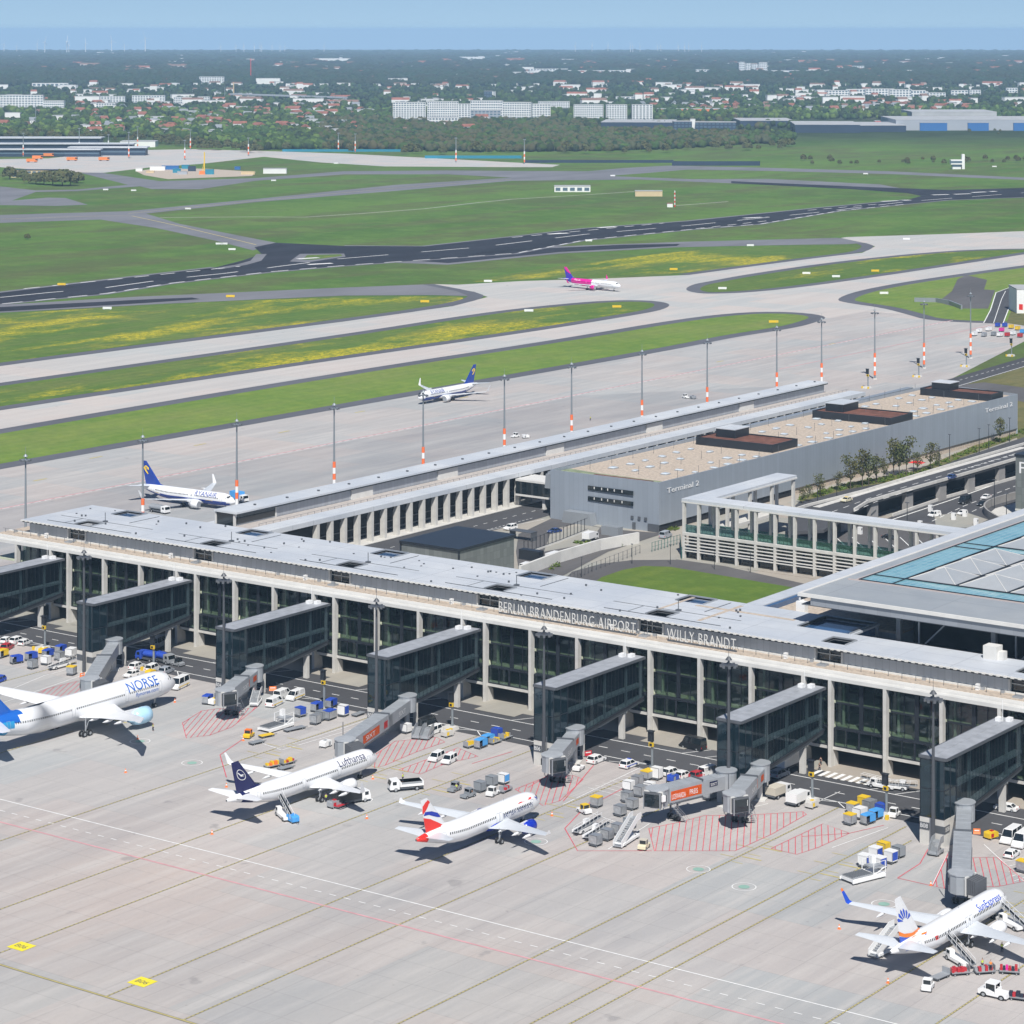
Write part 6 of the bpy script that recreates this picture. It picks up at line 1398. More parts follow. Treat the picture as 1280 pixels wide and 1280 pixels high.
# people: one continuous skinned body, clothes as children
def skin_mesh(pts, edges, root=0, sub=1):
    me = bpy.data.meshes.new('s'); me.from_pydata([p[:3] for p in pts], edges, []); ob = bpy.data.objects.new('s', me); COL.objects.link(ob)
    ob.modifiers.new('sk', 'SKIN'); sv = me.skin_vertices[0].data
    for i, p in enumerate(pts): sv[i].radius = (p[3], p[4] if len(p) > 4 else p[3]); sv[i].use_root = (i == root)
    s_ = ob.modifiers.new('ss', 'SUBSURF'); s_.levels = sub
    m2 = bpy.data.meshes.new_from_object(ob.evaluated_get(bpy.context.evaluated_depsgraph_get())); bpy.data.objects.remove(ob); bpy.data.meshes.remove(me)
    for p in m2.polygons: p.use_smooth = True
    return m2
def person_meshes(arm=0.0, stride=.12):
    P = [(0, 0, .95, .15, .11), (0, 0, 1.18, .14, .10), (0, 0, 1.40, .17, .10), (0, 0, 1.52, .055), (0, .01, 1.60, .075, .085), (0, .02, 1.70, .085, .10), (0, .015, 1.77, .05, .06),
         (.20, 0, 1.42, .06), (.27, .02, 1.16, .045), (.28, .10+arm*.2, .95+arm*.25, .035), (.28, .14+arm*.3, .87+arm*.3, .035), (-.20, 0, 1.42, .06), (-.27, 0, 1.16, .045), (-.27, .08, .94, .035), (-.27, .11, .86, .035),
         (.10, 0, .88, .10), (.11, stride, .50, .065), (.11, stride*.6, .09, .05), (.11, stride*.6+.14, .04, .045), (-.10, 0, .88, .10), (-.11, -stride*.3, .50, .065), (-.11, -stride, .09, .05), (-.11, -stride+.14, .04, .045)]
    E_ = [(0, 1), (1, 2), (2, 3), (3, 4), (4, 5), (5, 6), (2, 7), (7, 8), (8, 9), (9, 10), (2, 11), (11, 12), (12, 13), (13, 14), (0, 15), (15, 16), (16, 17), (17, 18), (0, 19), (19, 20), (20, 21), (21, 22)]
    body = skin_mesh(P, E_)
    vest = skin_mesh([(0, 0, .93, .175, .135), (0, 0, 1.18, .17, .13), (0, 0, 1.42, .19, .125), (.2, 0, 1.43, .075), (-.2, 0, 1.43, .075)], [(0, 1), (1, 2), (2, 3), (2, 4)])
    tr = skin_mesh([(0, 0, .93, .165, .12), (.10, 0, .86, .112), (.11, stride, .50, .085), (.11, stride*.6, .12, .07), (-.10, 0, .86, .112), (-.11, -stride*.3, .50, .085), (-.11, -stride, .12, .07)], [(0, 1), (1, 2), (2, 3), (0, 4), (4, 5), (5, 6)])
    hair = skin_mesh([(0, -.01, 1.74, .10, .115), (0, -.03, 1.79, .07, .08)], [(0, 1)])
    return body, vest, tr, hair
PM = [person_meshes(), person_meshes(.8, .02)]
def person(label, px=None, ang=0, vest='hiviz', k=0, loc=None, leg='trous'):
    t = thing('person', label, 'person'); 
    for nm, me, mt in zip(('body', 'vest', 'trousers', 'hair'), PM[k], (M['skin'], M[vest], M[leg], M['hair'])):
        me = me.copy() if me.materials else me; me.materials.clear(); me.materials.append(mt); o = bpy.data.objects.new(nm, me); COL.objects.link(o); o.parent = t
    if loc: t.location = loc; t.rotation_euler = (0, 0, R_(ang))
    else: place(t, px, None, ang)
    return t
# --- left edge group
car('white car at the left edge, half hidden behind the red car', (8, 803), (14, 800), kind='hatch')
car('white car second in the row at the left edge beside the road', (22, 803.5), (30, 801), kind='suv')
car('white hatchback third in the row, nearest to the blue carts', (31, 806), (39, 803), kind='hatch')
car('dark red car at the left edge in front of white cars', (9, 812), (16, 808), paint='redp', kind='suv')
g = 'blue covered baggage carts at the left'
cover_cart('blue covered cart standing alone, leftmost of the blue carts', (20.5, 829.5), (30, 828), group=g)
cover_cart('blue covered cart behind the left silver container', (39, 825.5), (50, 823), group=g)
cover_cart('blue covered cart in the middle of the cluster near the yellow block', (60, 822), (70, 819), group=g)
cover_cart('blue covered cart at the back by the white pallets', (76, 816.5), (86, 813), group=g)
uld('silver container on dolly at the front left of the blue carts', (40.6, 836), (52, 833)); uld('pale container on dolly, middle of the cluster beside a belt loader', (57.4, 831), (68, 827), body='wp')
uld('silver container on dolly between blue covers and white pallets', (74, 825.5), (84, 822)); uld('tall white wrapped load on dolly nearest the dark tower', (89, 821), (98, 817), body='wp', L=2.6, tilt=False)
belt_loader('white belt loader lying low among the carts at the left', (76, 834.5), (95, 829.5), lift=.6)
uld('yellow topped container standing alone near an orange barrier', (89.4, 844), (98, 840), top='yelp', body='silver'); barrier('orange barrier beside the leftmost dark mast', (103, 846.5), ang=80, w=1.2)
gpu('yellow generator by the leftmost docking post', (54, 817), (62, 813), c1='yelp', c2='wp'); car('blue car cut off by the left edge', (-2, 853), (-12, 857), paint='bluep', kind='hatch')
cover_cart('yellow trimmed cart cut at the left edge below the red car', (3, 822), (16, 818), cover='yelp')
# --- first stand
car('white estate car behind the nose of the biggest airliner', (171, 836), (181, 832), kind='suv'); car('small white hatchback nearest the nose of the biggest airliner', (164.5, 846), (156, 848.5), kind='hatch')
car('white pickup beside the second docking post', (191, 838.5), (201, 834), kind='minivan'); car('silver car parked beside the white pickup near the docking post', (207.7, 841.5), (220, 836), paint='silvp', kind='suv')
truck('blue tank truck in the shade of the second walkway', (184, 826), (172, 824), box='bluep', tank=True, L=5.5, cabc='bluep'); truck('blue tank trailer on the road right of the docking post', (206, 829), (218, 832), box='bluep', tank=True, L=5.2, cabc='steel')
tractor('grey tow tractor with black roof driving on the road', (222, 832.5), (232, 834.5), paint='steel', roof='blackp'); car('grey van in the deep shade under the second walkway', (199, 808), (209, 803), paint='silvp', kind='bigvan', cat='van')
car('white minibus with yellow stripe, its front close to the airliner nose', (224.5, 860), (213, 865.5), kind='bigvan', stripe='yelp', cat='minibus')
person('person in yellow hi-vis vest walking alone on the concrete by the pale blue engine', (191.4, 914), 150); cone('orange cone in front of the nose of the biggest airliner', (218.5, 878)); cone('orange cone just right of the pale blue engine', (172, 924))
cone('orange cone alone on bare concrete left of centre', (157, 966)); cone('orange cone left of the navy tail', (283, 984)); gpu('yellow block at the foot of the second docking post', (188, 845), (198, 841), c1='yelp')
# --- second stand
cover_cart('small blue cart left of the second boarding bridge', (259.5, 879.5), (266, 876)); gpu('yellow and white power unit left of the second boarding bridge', (267.5, 881), (276, 878), c1='wp')
stairs('white mobile stairs beside the free standing second boarding bridge', (320, 880.5), (330, 868), H=2.4, L=5.5)
car('white van with yellow stripe, rear towards the viewer, front of three vans', (343.5, 882), (356, 876), kind='van', stripe='yelp', cat='van'); car('white van with yellow stripe, rightmost of three vans', (369, 874), (357, 879), kind='van', stripe='yelp', cat='van'); car('white van half hidden behind two striped vans', (353.5, 872), (365, 867), kind='van', cat='van')
barrier('orange cable reel on the road edge behind the vans', (341, 863.5), ang=40); uld('blue container on dolly, leftmost of the blue and grey group', (375.5, 896), (388, 893), body='silver', side='bluep', top='bluep')
loader('white container loader with grey roller platform left of centre', (346, 911), (362, 906)); flat_cart('long flat grey trailer behind the container loader', (368, 913), (386, 909), board=False, L=5)
uld('grey container on dolly at the front of the blue and grey group', (394, 905.5), (405, 901)); uld('big dark grey container with crest, behind the front one', (402, 900.5), (413, 896), body='greyp', L=2.2)
uld('grey double container with blue rim in the middle of the group', (412, 899.5), (424, 895), top='bluep', L=2.6); uld('tall blue and white container, rightmost of the group', (429, 895.5), (440, 891), body='wp', side='bluep', H=2.0)
cover_cart('bright blue covered cart behind the grey containers', (396, 889), (406, 885)); cover_cart('blue topped cart beside the docking post of the group', (414, 884.5), (424, 880)); flat_cart('grey flat cart with white pole next to the third tower', (448, 894.5), (458, 891), board=False)
t = tractor('orange box shaped tractor near the left edge of the second stand', (311, 922), (307, 925), paint='yelp', roof='orgp'); flat_cart('low yellow cart behind the orange tractor', (333, 921.5), (345, 919), frame='yelp', board=False); flat_cart('low grey cart in front of the orange tractor', (320.5, 930), (333, 927), frame='steel', board=False)
flat_cart('yellow cart left of the pair above the navy tailed airliner', (340, 959.5), (352, 957), load=('yelp', 'orgp'), board=False); flat_cart('yellow cart with red load, rear of the pair above the navy tailed airliner', (359, 955.5), (372, 952), load=('yelp', 'redp', 'yelp')); flat_cart('grey empty cart beside the yellow carts above the wing', (356.5, 962), (368, 959), board=False)
gpu('white low push unit beside the long docked boarding bridge', (407, 934), (396, 938), c2='steel'); cone('orange cone at the corner of the red line by the orange tractor', (304, 926)); cone('red cone in line with the yellow line below the navy tail', (265, 1043))
# --- third stand
belt_loader('white belt loader with light blue ends behind the wing of the navy tailed airliner', (354, 1022), (338, 1008), tail='lbp'); gpu('light blue hydraulic unit at the foot of the belt loader', (366, 1028), (372, 1031), c1='lbp', c2='lbp')
truck('white fuel truck with dark hoses under the wing of the navy tailed airliner', (439, 1004), (452, 1001.5), box='blackp', L=7.5, H=2.6, name='fuel_truck'); gpu('red and white hose cart beside the main wheels of the navy tailed airliner', (417.5, 1009.5), (426, 1007), c1='steel', c2='redp'); flat_cart('small red framed cart in front of the fuel truck', (426, 1009), (434, 1006), frame='redp', board=False)
person('person in yellow vest by the main wheels of the navy tailed airliner', (407.5, 1003), 40, k=1); cone('orange cone right of the navy tailed airliner wing tip', (458.5, 1023.5)); cone('yellow cone under the nose of the navy tailed airliner', (466, 974))
t = truck('long low white airfield truck with a worker standing on top', (507, 987.5), (490, 989), box='wp', L=6.8, H=1.9, name='low_truck', stripe='steel'); px_, py_ = t.location.x, t.location.y
person('worker in yellow vest standing on top of the long low white truck', loc=(px_+.1, py_-1.0, 1.9), ang=90)
uld('white and grey container in the shade of the third boarding bridge', (507.5, 916.5), (518, 913), body='wp'); car('black van in the shade under the fourth walkway', (535, 911), (547, 905), paint='blackp', kind='bigvan', cat='van')
stairs('grey ramp, left of two beside the white pickup', (523, 922), (531, 916), H=1.8, L=4, paint='steel'); stairs('grey ramp, right of two beside the white pickup', (534, 923), (542, 917), H=1.8, L=4, paint='steel'); car('white pickup parked behind two grey ramps', (541.5, 917), (535, 919.5), kind='minivan')
g = 'carts in the train beside the road, centre'
flat_cart('grey cart with yellow heap, leftmost of the train by the road', (589, 934), (601, 931), load=('yelp', 'yelp'), group=g); cover_cart('light blue covered cart, second of the train by the road', (601, 935), (613, 930.5), cover='lbp', group=g); cover_cart('light blue covered cart with grey end, third of the train by the road', (610, 930), (622, 926), cover='lbp', group=g)
flat_cart('cart with yellow heap, fourth of the train by the road', (618.5, 929.5), (630, 925.5), load=('yelp', 'silver'), group=g); uld('dark blue covered dolly at the back of the train by the road', (621, 922.5), (631, 919), body='bluep', group=g); flat_cart('grey cart with yellow heap, rightmost of the train by the road', (632, 924), (643, 920), load=('yelp', 'silver', 'yelp'), group=g)
car('white compact van, left of two standing side by side on red hatching', (545.5, 950.5), (540, 953.5), kind='minivan'); car('white compact van, right of two standing side by side on red hatching', (561.5, 953.5), (554.5, 957.5), kind='minivan')
for lb, p, q in (('dark open baggage tractor with yellow parts, leftmost behind the red tailed airliner', (568, 989), (579, 984)), ('dark open baggage tractor in front of the group behind the red tailed airliner', (585, 997), (597, 993))): tractor(lb, p, q, paint='greyp', roof='greyp')
uld('dark grey covered dolly in the middle of the group above the red tailed airliner', (600, 990), (611, 986), body='greyp'); uld('dark covered dolly at the back of the group above the red tailed airliner', (614.5, 983), (626, 978.5), body='greyp'); uld('white and turquoise load at the right of the group above the red tailed airliner', (629, 980), (640, 975.5), body='wp', side='lbp')
tractor('white tractor with cab facing the viewer near the red tailed airliner', (616, 994.5), (609.5, 998), paint='wp'); flat_cart('flat grey trailer with red bars next to the white tractor', (631, 990), (645, 984), load=('steel', 'redp'), board=False)
person('person in yellow vest beside the leftmost dark baggage tractor', (570.5, 990), 200, k=1); person('person in orange vest beside the front dark baggage tractor', (589, 997), 10, vest='hivizo')
cone('orange cone at the nose of the red tailed airliner', (690, 1020)); gpu('yellow bordered block at the foot of the fourth docking post', (559, 921), (570, 918), c1='conc', c2='yelp')
# --- fourth stand
car('white estate car right of the fourth boarding bridge on the road edge', (745.5, 953), (758, 948), kind='suv'); car('white and blue patrol car facing away on the road edge', (786.5, 959), (797, 955), kind='suv', stripe='bluep', roofbar='bluep')
tractor('white low tow tractor beside the fourth boarding bridge', (723.5, 963), (716, 968), paint='wp', cab=False); barrier('red and yellow fire cart behind the white estate car', (735, 944.5), c='redp', ang=60); gpu('white box at the foot of the fifth tower', (687, 965), (694, 962), c1='wp', c2='wp')
g = 'silver containers in the cluster, centre right'
uld('yellow covered container by the fifth docking post', (810, 974.5), (822, 970), top='yelp', body='steel', H=1.4, L=2.6); uld('white container with blue band by the fifth docking post', (821, 974.5), (831, 970), body='wp', side='wp', H=2.0)
uld('white container, left end of the upper row in the cluster', (786, 989), (797, 984), body='wp', group=g); uld('silver container, upper row behind the left white one', (796.5, 983), (808, 978), group=g); uld('silver container in front of the upper row, middle', (800.5, 995.5), (812, 990.5), group=g, L=2.2)
uld('white container, right of the upper row near the orange boarding bridge', (812, 991), (823, 986), body='wp', group=g); uld('white container half behind the cab of the orange boarding bridge', (815, 1003), (826, 998), body='wp', group=g); uld('silver container, left in the middle row', (784, 1003), (793, 999), group=g)
uld('silver container with dark dolly, right in the middle row', (790, 1012), (801, 1008), group=g); uld('silver container alone in front of the middle row', (775, 1020), (786, 1016), group=g)
uld('yellow topped container alone, left of the silver cluster', (745.5, 1009), (756, 1004.5), top='yelp'); tractor('small yellow and white tractor at the tip of the red line', (730, 1016.5), (738, 1020), paint='wp', roof='yelp')
g = 'containers and loaders in the front row, centre right'
belt_loader('white belt loader at the back left of the front row', (732, 1038.5), (744, 1033), lift=.8); belt_loader('white belt loader with grey belt, second in the front row', (744, 1045), (757, 1038), lift=.5)
uld('silver container, frontmost of the front row', (744.5, 1057.5), (756, 1053), group=g); uld('silver container behind the frontmost one', (759, 1050.5), (770, 1046), group=g); uld('silver container in the middle behind the white stairs', (772, 1043.5), (783, 1039), group=g); uld('dark covered dolly behind the white stairs', (787, 1036), (798, 1031.5), body='greyp', group=g)
stairs('white passenger stairs sloping down to the left in front of the silver containers', (784, 1053), (801, 1042), H=3.6, L=8.6); tractor('small beige tractor at the right end of the white stairs', (805, 1061), (802, 1064), paint='cream', roof='beige')
uld('grey covered cart under the long orange boarding bridge', (888, 999), (899, 995), L=2.6)
# --- fifth stand
car('white car on the road edge, left of two behind the orange boarding bridge', (839.5, 969), (850, 965), kind='suv'); car('white car on the road edge, right of two behind the orange boarding bridge', (854.5, 972), (865, 968), kind='hatch'); car('red car mostly hidden behind the orange boarding bridge', (873, 972), (883, 969), paint='redp', kind='hatch'); car('white van peeping over the orange boarding bridge', (887, 969), (897, 966), kind='van', cat='van')
gpu('blue hydraulic unit beside the two white cars', (841, 977), (850, 973), c1='bluep', c2='greyp'); car('black van parked alone on the pavement side of the road', (866, 936), (853, 933), paint='blackp', kind='bigvan', cat='van')
truck('white box truck in the shade under the sixth walkway', (988, 960), (1004, 953), L=8.5, H=4.0, boxz=1.1); car('grey car in the shade beneath the sixth walkway', (975, 971), (985, 967), paint='silvp', kind='suv')
truck('pickup truck with beige canvas back', (973, 996), (988, 990), box='beige', L=5.6, H=2.4, boxz=.9); truck('white boxy van seen from behind beside the sixth docking post', (998, 1005), (1011, 999), L=5.6, H=2.6, boxz=.9)
gpu('concrete block with yellow corners at the sixth docking post', (1015, 1010), (1025, 1006), c1='conc', c2='yelp'); person('person in dark clothes on the pavement by the pedestrian crossing', (1024.5, 964), 180, vest='blackp'); person('second person in dark clothes behind the first at the crossing', (1026, 957), 180, vest='trous', k=1)
g = 'container dollies in the cluster left of the white tractor'
uld('grey dolly with yellow cover, frontmost of the cluster by the last docking post', (1062.5, 1031), (1074, 1027), top='yelp', group=g); uld('grey dolly with yellow load at the back left of the cluster', (1066, 1017), (1077, 1012.5), top='yelp', group=g); uld('yellow container at the very back of the cluster', (1080, 1009), (1090, 1005), top='yelp', body='yelp', group=g)
uld('white and silver container in the middle of the cluster', (1075, 1023), (1086, 1019), body='wp', group=g, L=2.4); uld('grey container at the back right of the cluster', (1087, 1013.5), (1098, 1009.5), group=g, L=2.4); cover_cart('light blue cart at the front right of the cluster', (1085, 1030), (1097, 1026), cover='lbp', group=g); cover_cart('light blue cart behind the front one, next to the last docking post', (1095, 1024.5), (1107, 1020.5), cover='lbp', group=g); uld('dark blue container behind the light blue carts', (1101.5, 1018), (1111, 1014), body='bluep', group=g)
tractor('tall white tow tractor with cab beside the last docking post', (1118, 1021), (1113, 1025), paint='wp')
belt_loader('white loader vehicle on the road, left of two seen past the last docking post', (1100, 985), (1086, 982.5), lift=.5); belt_loader('white loader vehicle on the road, right of two seen past the last docking post', (1121, 987), (1136, 989), lift=.5)
# --- last stand
g = 'red, white and blue containers, lower right'
uld('white topped blue container, left of the front pair', (1081, 1084), (1092, 1079), body='wp', side='bluep', top='wp', group=g, H=1.8); uld('white topped blue container, right of the front pair', (1099.5, 1087), (1111, 1083), body='wp', side='bluep', top='wp', group=g, H=1.8); uld('white topped blue container, left of the second pair', (1094.5, 1074.5), (1105, 1070), body='wp', side='bluep', top='wp', group=g, H=1.8); uld('white topped blue container, right of the second pair', (1113.5, 1079), (1125, 1074.5), body='wp', side='bluep', top='wp', group=g, H=1.8)
uld('yellow container behind the four white topped ones', (1104.5, 1067), (1115, 1063), body='yelp', group=g); uld('plain grey container at the right rear of the white topped ones', (1123, 1072), (1134, 1068), body='greyp', group=g); loader('white container loader in front of the white topped blue containers', (1080, 1099), (1096, 1095))
stairs('light service steps leaning at the foot of the tower numbered B08', (1170, 1068), (1178, 1062), H=2.2, L=3.4, paint='steel'); barrier('orange barrier box beside the last boarding bridge', (1221, 1042.5), ang=30, w=1.3); gpu('yellow and red cart beside the orange barrier box', (1239, 1048.5), (1248, 1046), c1='yelp', c2='redp')
car('white van facing the viewer at the right edge', (1264, 1052), (1257, 1056.5), kind='bigvan', cat='van'); car('white van cut by the right edge beside another van', (1278, 1057), (1271, 1062), kind='bigvan', cat='van'); car('small white hatchback seen from behind at the right edge', (1265, 1071), (1273, 1065), kind='hatch')
car('white car on the road in front of the pillar at the right', (1258, 1013), (1245, 1011), kind='sedan'); uld('grey and yellow cart cut by the right edge', (1278.5, 1090), (1290, 1085), top='yelp')
belt_loader('white belt loader at the rear hold of the airliner with sun rays', (1196, 1203), (1174, 1190)); belt_loader('white belt loader at the front hold, cut by the right edge', (1262, 1158), (1243, 1149))
stairs('white passenger stairs at the rear door of the airliner with sun rays', (1107, 1191), (1122, 1184), H=3.3, L=7.5)
tractor('white tow tractor pulling four baggage carts, facing the viewer', (1160, 1237), (1157.5, 1241.5), paint='wp', roof='wp')
g = 'baggage carts pulled behind the white tractor'
flat_cart('empty cart with upright board, first behind the white tractor', (1175, 1223.5), (1164, 1228), group=g); flat_cart('cart with one red bag, second behind the white tractor', (1199.5, 1218.5), (1186, 1219.5), load=('redp',), L=3.0, group=g); cpt = flat_cart('cart with a red bag and two workers on it, third behind the tractor', (1230.5, 1217), (1217, 1218), load=('redp', 'steel'), group=g); flat_cart('cart loaded with red and pink bags, last behind the white tractor', (1262, 1217), (1248, 1216), load=('redp', 'trous', 'redp', 'wzpink', 'trous'), group=g)
cx_, cy_ = cpt.location.x, cpt.location.y
person('worker in yellow top on the third baggage cart, left of two', loc=(cx_-.4, cy_+.1, .62), ang=60, k=1); person('worker in orange vest on the third baggage cart, right of two', loc=(cx_+1.0, cy_+.2, .62), ang=200, vest='hivizo', k=1)
person('worker in yellow vest and dark trousers under the wing of the airliner with sun rays', (1252.5, 1191), 0); person('worker at the main wheels of the airliner with sun rays', (1213, 1180.5), 90, k=1, vest='hivizo')
t = tractor('large white pushback tractor at the bottom right', (1244, 1246), (1231, 1243), paint='wp'); t.scale = (1.5, 1.5, 1.25); flat_cart('dark cart with red bags behind the pushback tractor', (1274, 1250), (1262, 1248.5), load=('redp', 'trous', 'trous'))
cone('orange cone left of the blue winglet', (1049, 1161.5)); cone('orange cone below the tail of the airliner with sun rays', (1110, 1229)); cone('orange cone at the corner of the red line left of the last tower', (1163.5, 1107))
# --- north apron and landside
truck('fuel truck under the wing of the airliner parked behind the pier', (199, 641), (211, 643), box='steel', tank=True, L=7.5, name='fuel_truck'); truck('white and turquoise truck at the nose of the airliner parked behind the pier', (299, 627), (310, 629), box='lbp', L=6.5)
tractor('white airfield tractor on the north apron, left of two', (644, 547), (651, 546), paint='wp'); gpu('white cart on the north apron, right of two', (657, 548), (664, 547.5), c1='wp', c2='steel'); tractor('white tractor on the far apron between two masts', (857, 498), (852, 497), paint='wp'); gpu('grey cart behind the tractor on the far apron', (866, 499), (872, 499.5), c1='steel', c2='steel_d')
uld('flat dark cart on the far apron beside the north pier end', (908, 509), (914, 508), body='greyp', H=.6); person('person in yellow vest alone on the north apron', (738, 526), 0)
car('cream taxi driving on the raised road', (1056, 625.5), (1047, 628.5), paint='cream', kind='sedan', roofbar='yelp'); bpy.context.view_layer.update()
def on_deck(px, px2, **k):
    t = car(k.pop('label'), px, **k); a_, b_ = G(*px, DZ); c_, d_ = G(*px2, DZ); t.location = (a_, b_, DZ); t.rotation_euler = (0, 0, math.atan2(d_-b_, c_-a_)-math.pi/2); return t
for o in list(COL.objects):
    if o.get('label', '').startswith('cream taxi'):
        a_, b_ = G(1058, 627, DZ); o.location = (a_, b_, DZ); c_, d_ = G(1048, 630, DZ); o.rotation_euler = (0, 0, math.atan2(d_-b_, c_-a_)-math.pi/2)
on_deck((1189, 598.5), (1180, 601.5), label='dark blue car driving on the raised road', paint='dbluep', kind='sedan')
car('black van on the lower road beneath the raised road', (1206, 629.5), (1196, 633), paint='blackp', kind='bigvan', cat='van'); car('white car on the lower road ahead of a dark car', (1232.5, 623.5), (1223, 627), kind='sedan'); car('dark car on the lower road beside the white car', (1228, 632), (1219, 635), paint='blackp', kind='sedan')
car('white van at the barriers on the lower road', (1168, 646), (1157, 648), kind='minivan', stripe='panel', cat='van'); car('white car beside white barriers on the lower road', (1203, 643.5), (1195, 646), kind='hatch'); car('black car crossing behind the pavilion columns', (1112, 674), (1124, 676), paint='blackp', kind='sedan')
car('silver people carrier in front of the corner of the second terminal', (832, 672), (842, 668), paint='silvp', kind='van', cat='van'); car('white car parked in the yard between pier and second terminal', (638, 662), (629, 664), kind='suv'); car('dark green car behind the post fence of the yard', (693, 666), (682, 668), paint='dbluep', kind='sedan')
car('white van parked beside the ramp wall', (658, 712), (668, 708), kind='van', cat='van'); truck('white container beside the ramp, landside', (694, 703), (712, 697), L=7, H=3.0, cabc='wp'); truck('white truck with blue sheet near the second terminal end wall', (738, 676), (752, 671), L=6, H=2.8); car('dark car on the far perimeter road', (1162, 487), (1153, 489), paint='dbluep', kind='suv')
b = MB(); b.box(-3, -1.3, 0, 3, 1.3, 2.7); o = b.build('site_container', M['greyp']); a_, b_ = G(765, 669); o.location = (a_, b_, 0); tag(o, 'dark grey container with sign by the end wall of the second terminal', 'container')
b = MB(); b.box(-3.5, -1.2, 0, 3.5, 1.2, 2.9); o = b.build('site_hut', M['dkmetal']); a_, b_ = G(664, 700); o.location = (a_, b_, 0); tag(o, 'black hut next to the dark roofed cube building', 'hut')
b = MB(); b.box(-4, -1.6, 2.6, 4, 1.6, 2.8); 
for x in (-3.9, 3.8): b.box(x, -1.5, 0, x+.12, 1.5, 2.6)
o = b.build('bus_shelter', M['steel_d']); a_, b_ = G(654, 675); o.location = (a_, b_, 0); tag(o, 'grey roofed shelter at the yard fence', 'shelter')
t = thing('sunshade', 'red sunshade on the forecourt of the second terminal', 'sunshade', (*G(1146, 587), 0)); b = MB(); b.cyl((0, 0, 0), (0, 0, 2.6), .06); b.build('pole', M['steel'], t); b = MB(); b.add([(-2.5, -2, 2.4), (2.5, -2, 2.4), (2.5, 2, 2.4), (-2.5, 2, 2.4), (0, 0, 3.1)], [(0, 1, 4), (1, 2, 4), (2, 3, 4), (3, 0, 4)]); b.build('canopy', M['bared'], t)
random.seed(9)
for k, (x, y) in enumerate([(1163, 640), (1206, 646), (1192, 650), (1220, 657), (1150, 660), (1120, 662), (1030, 660), (1075, 668)]):
    b = MB(); b.box(-.6, -.5, 0, .6, .5, 2.2); b.c = 1; b.box(-.62, -.3, 1.3, .62, .3, 1.9); o = b.build('toll_box', [M['wp'], M['steel_d']]); o.location = (*G(x, y), 0); tag(o, 'white barrier box on the landside lanes, ' + ORD[[1030, 1075, 1120, 1150, 1163, 1192, 1206, 1220].index(x)], 'barrier box', 'white boxes at the lane barriers')
# far equipment park on the bright apron
g = 'ground equipment parked at the end of the bright apron'
random.seed(4); eq = [(1218, 420), (1224, 416), (1230, 421), (1236, 414), (1242, 420), (1247, 409), (1256, 409), (1252, 415), (1250, 421), (1259, 421), (1264, 411), (1266, 419), (1272, 413), (1275, 422), (1278, 417)]
for k, (x, y) in enumerate(eq):
    c_ = ['wp', 'wp', 'silver', 'wp', 'greyp', 'bluep', 'bluep', 'wzpink', 'wp', 'redp', 'yelp', 'wp', 'yelp', 'redp', 'lbp'][k]
    uld('small ' + {'wp': 'white', 'silver': 'silver', 'greyp': 'grey', 'bluep': 'blue', 'wzpink': 'magenta', 'redp': 'red', 'yelp': 'yellow', 'lbp': 'light blue'}[c_] + ' cart in the far equipment park, ' + ORD[sorted(eq).index((x, y))], (x, y), (x+5, y-1), body=c_, group=g, L=2.2 if c_ != 'wp' else 3.2, tilt=False)
# ------------------------------------------------------------------ plants
def leafmat(name, c1, c2, sc=.25):
    t = NT(name, .9, .15); n = t.noise(sc, None, 5, .7); n2 = t.noise(sc*.12, None, 3)
    c = t.mix(t.rng(n, .35, .65), c1, c2); c = t.mix(t.rng(n2, .4, .6, 0, .6), c, (c1[0]*1.3+.015, c1[1]*1.05, c1[2]*.9)); return t.out(c)
M['leaf'] = leafmat('tree_leaves', (.07, .085, .035), (.13, .15, .06), 1.5); M['leaf2'] = leafmat('fresh_leaves', (.07, .12, .02), (.13, .19, .035), 1.5)
M['bark'] = mat('bark', (.10, .08, .06), .9, noise=.2); M['wood'] = leafmat('far_wood_leaves', (.020, .040, .013), (.060, .088, .030), .02)
def tree_mesh(h, r, seed, n=420, leafy=.34, trunkfrac=.3):
    rd = random.Random(seed); b = MB(); b.c = 1; b.cyl((0, 0, 0), (0, 0, h*.75), .16, .05, n=6)
    limbs = []
    for k in range(7):
        z = h*(trunkfrac + .5*rd.random()); a_ = rd.random()*6.28; l_ = r*(.5+.4*rd.random()); q = (l_*math.cos(a_), l_*math.sin(a_), z+h*.16); b.cyl((0, 0, z*.9), q, .06, .02, n=4); limbs.append(q)
    b.c = 0
    for k in range(n):
        c = rd.choice(limbs); s_ = r*.34
        zf = trunkfrac + (1-trunkfrac)*rd.random(); rr_ = r*math.sin(math.pi*min(1, (1.05-zf)/(1.05-trunkfrac)))**.6*rd.random()**.5; a_ = rd.random()*6.28
        p = Vector((rr_*math.cos(a_), rr_*math.sin(a_), h*zf)) if rd.random() < .45 else Vector((c[0]+rd.gauss(0, s_), c[1]+rd.gauss(0, s_), c[2]+rd.gauss(0, s_)))
        u = Vector((rd.gauss(0, 1), rd.gauss(0, 1), rd.gauss(0, 1))).normalized()*leafy; v = u.cross(Vector((rd.gauss(0, 1), rd.gauss(0, 1), rd.gauss(0, 1)))).normalized()*leafy
        b.add([p-u, p-v, p+u, p+v], [(0, 1, 2, 3)])
    return b
trees = [tree_mesh(9.5, 2.1, s, 380, .28) for s in range(4)]; tmesh = []
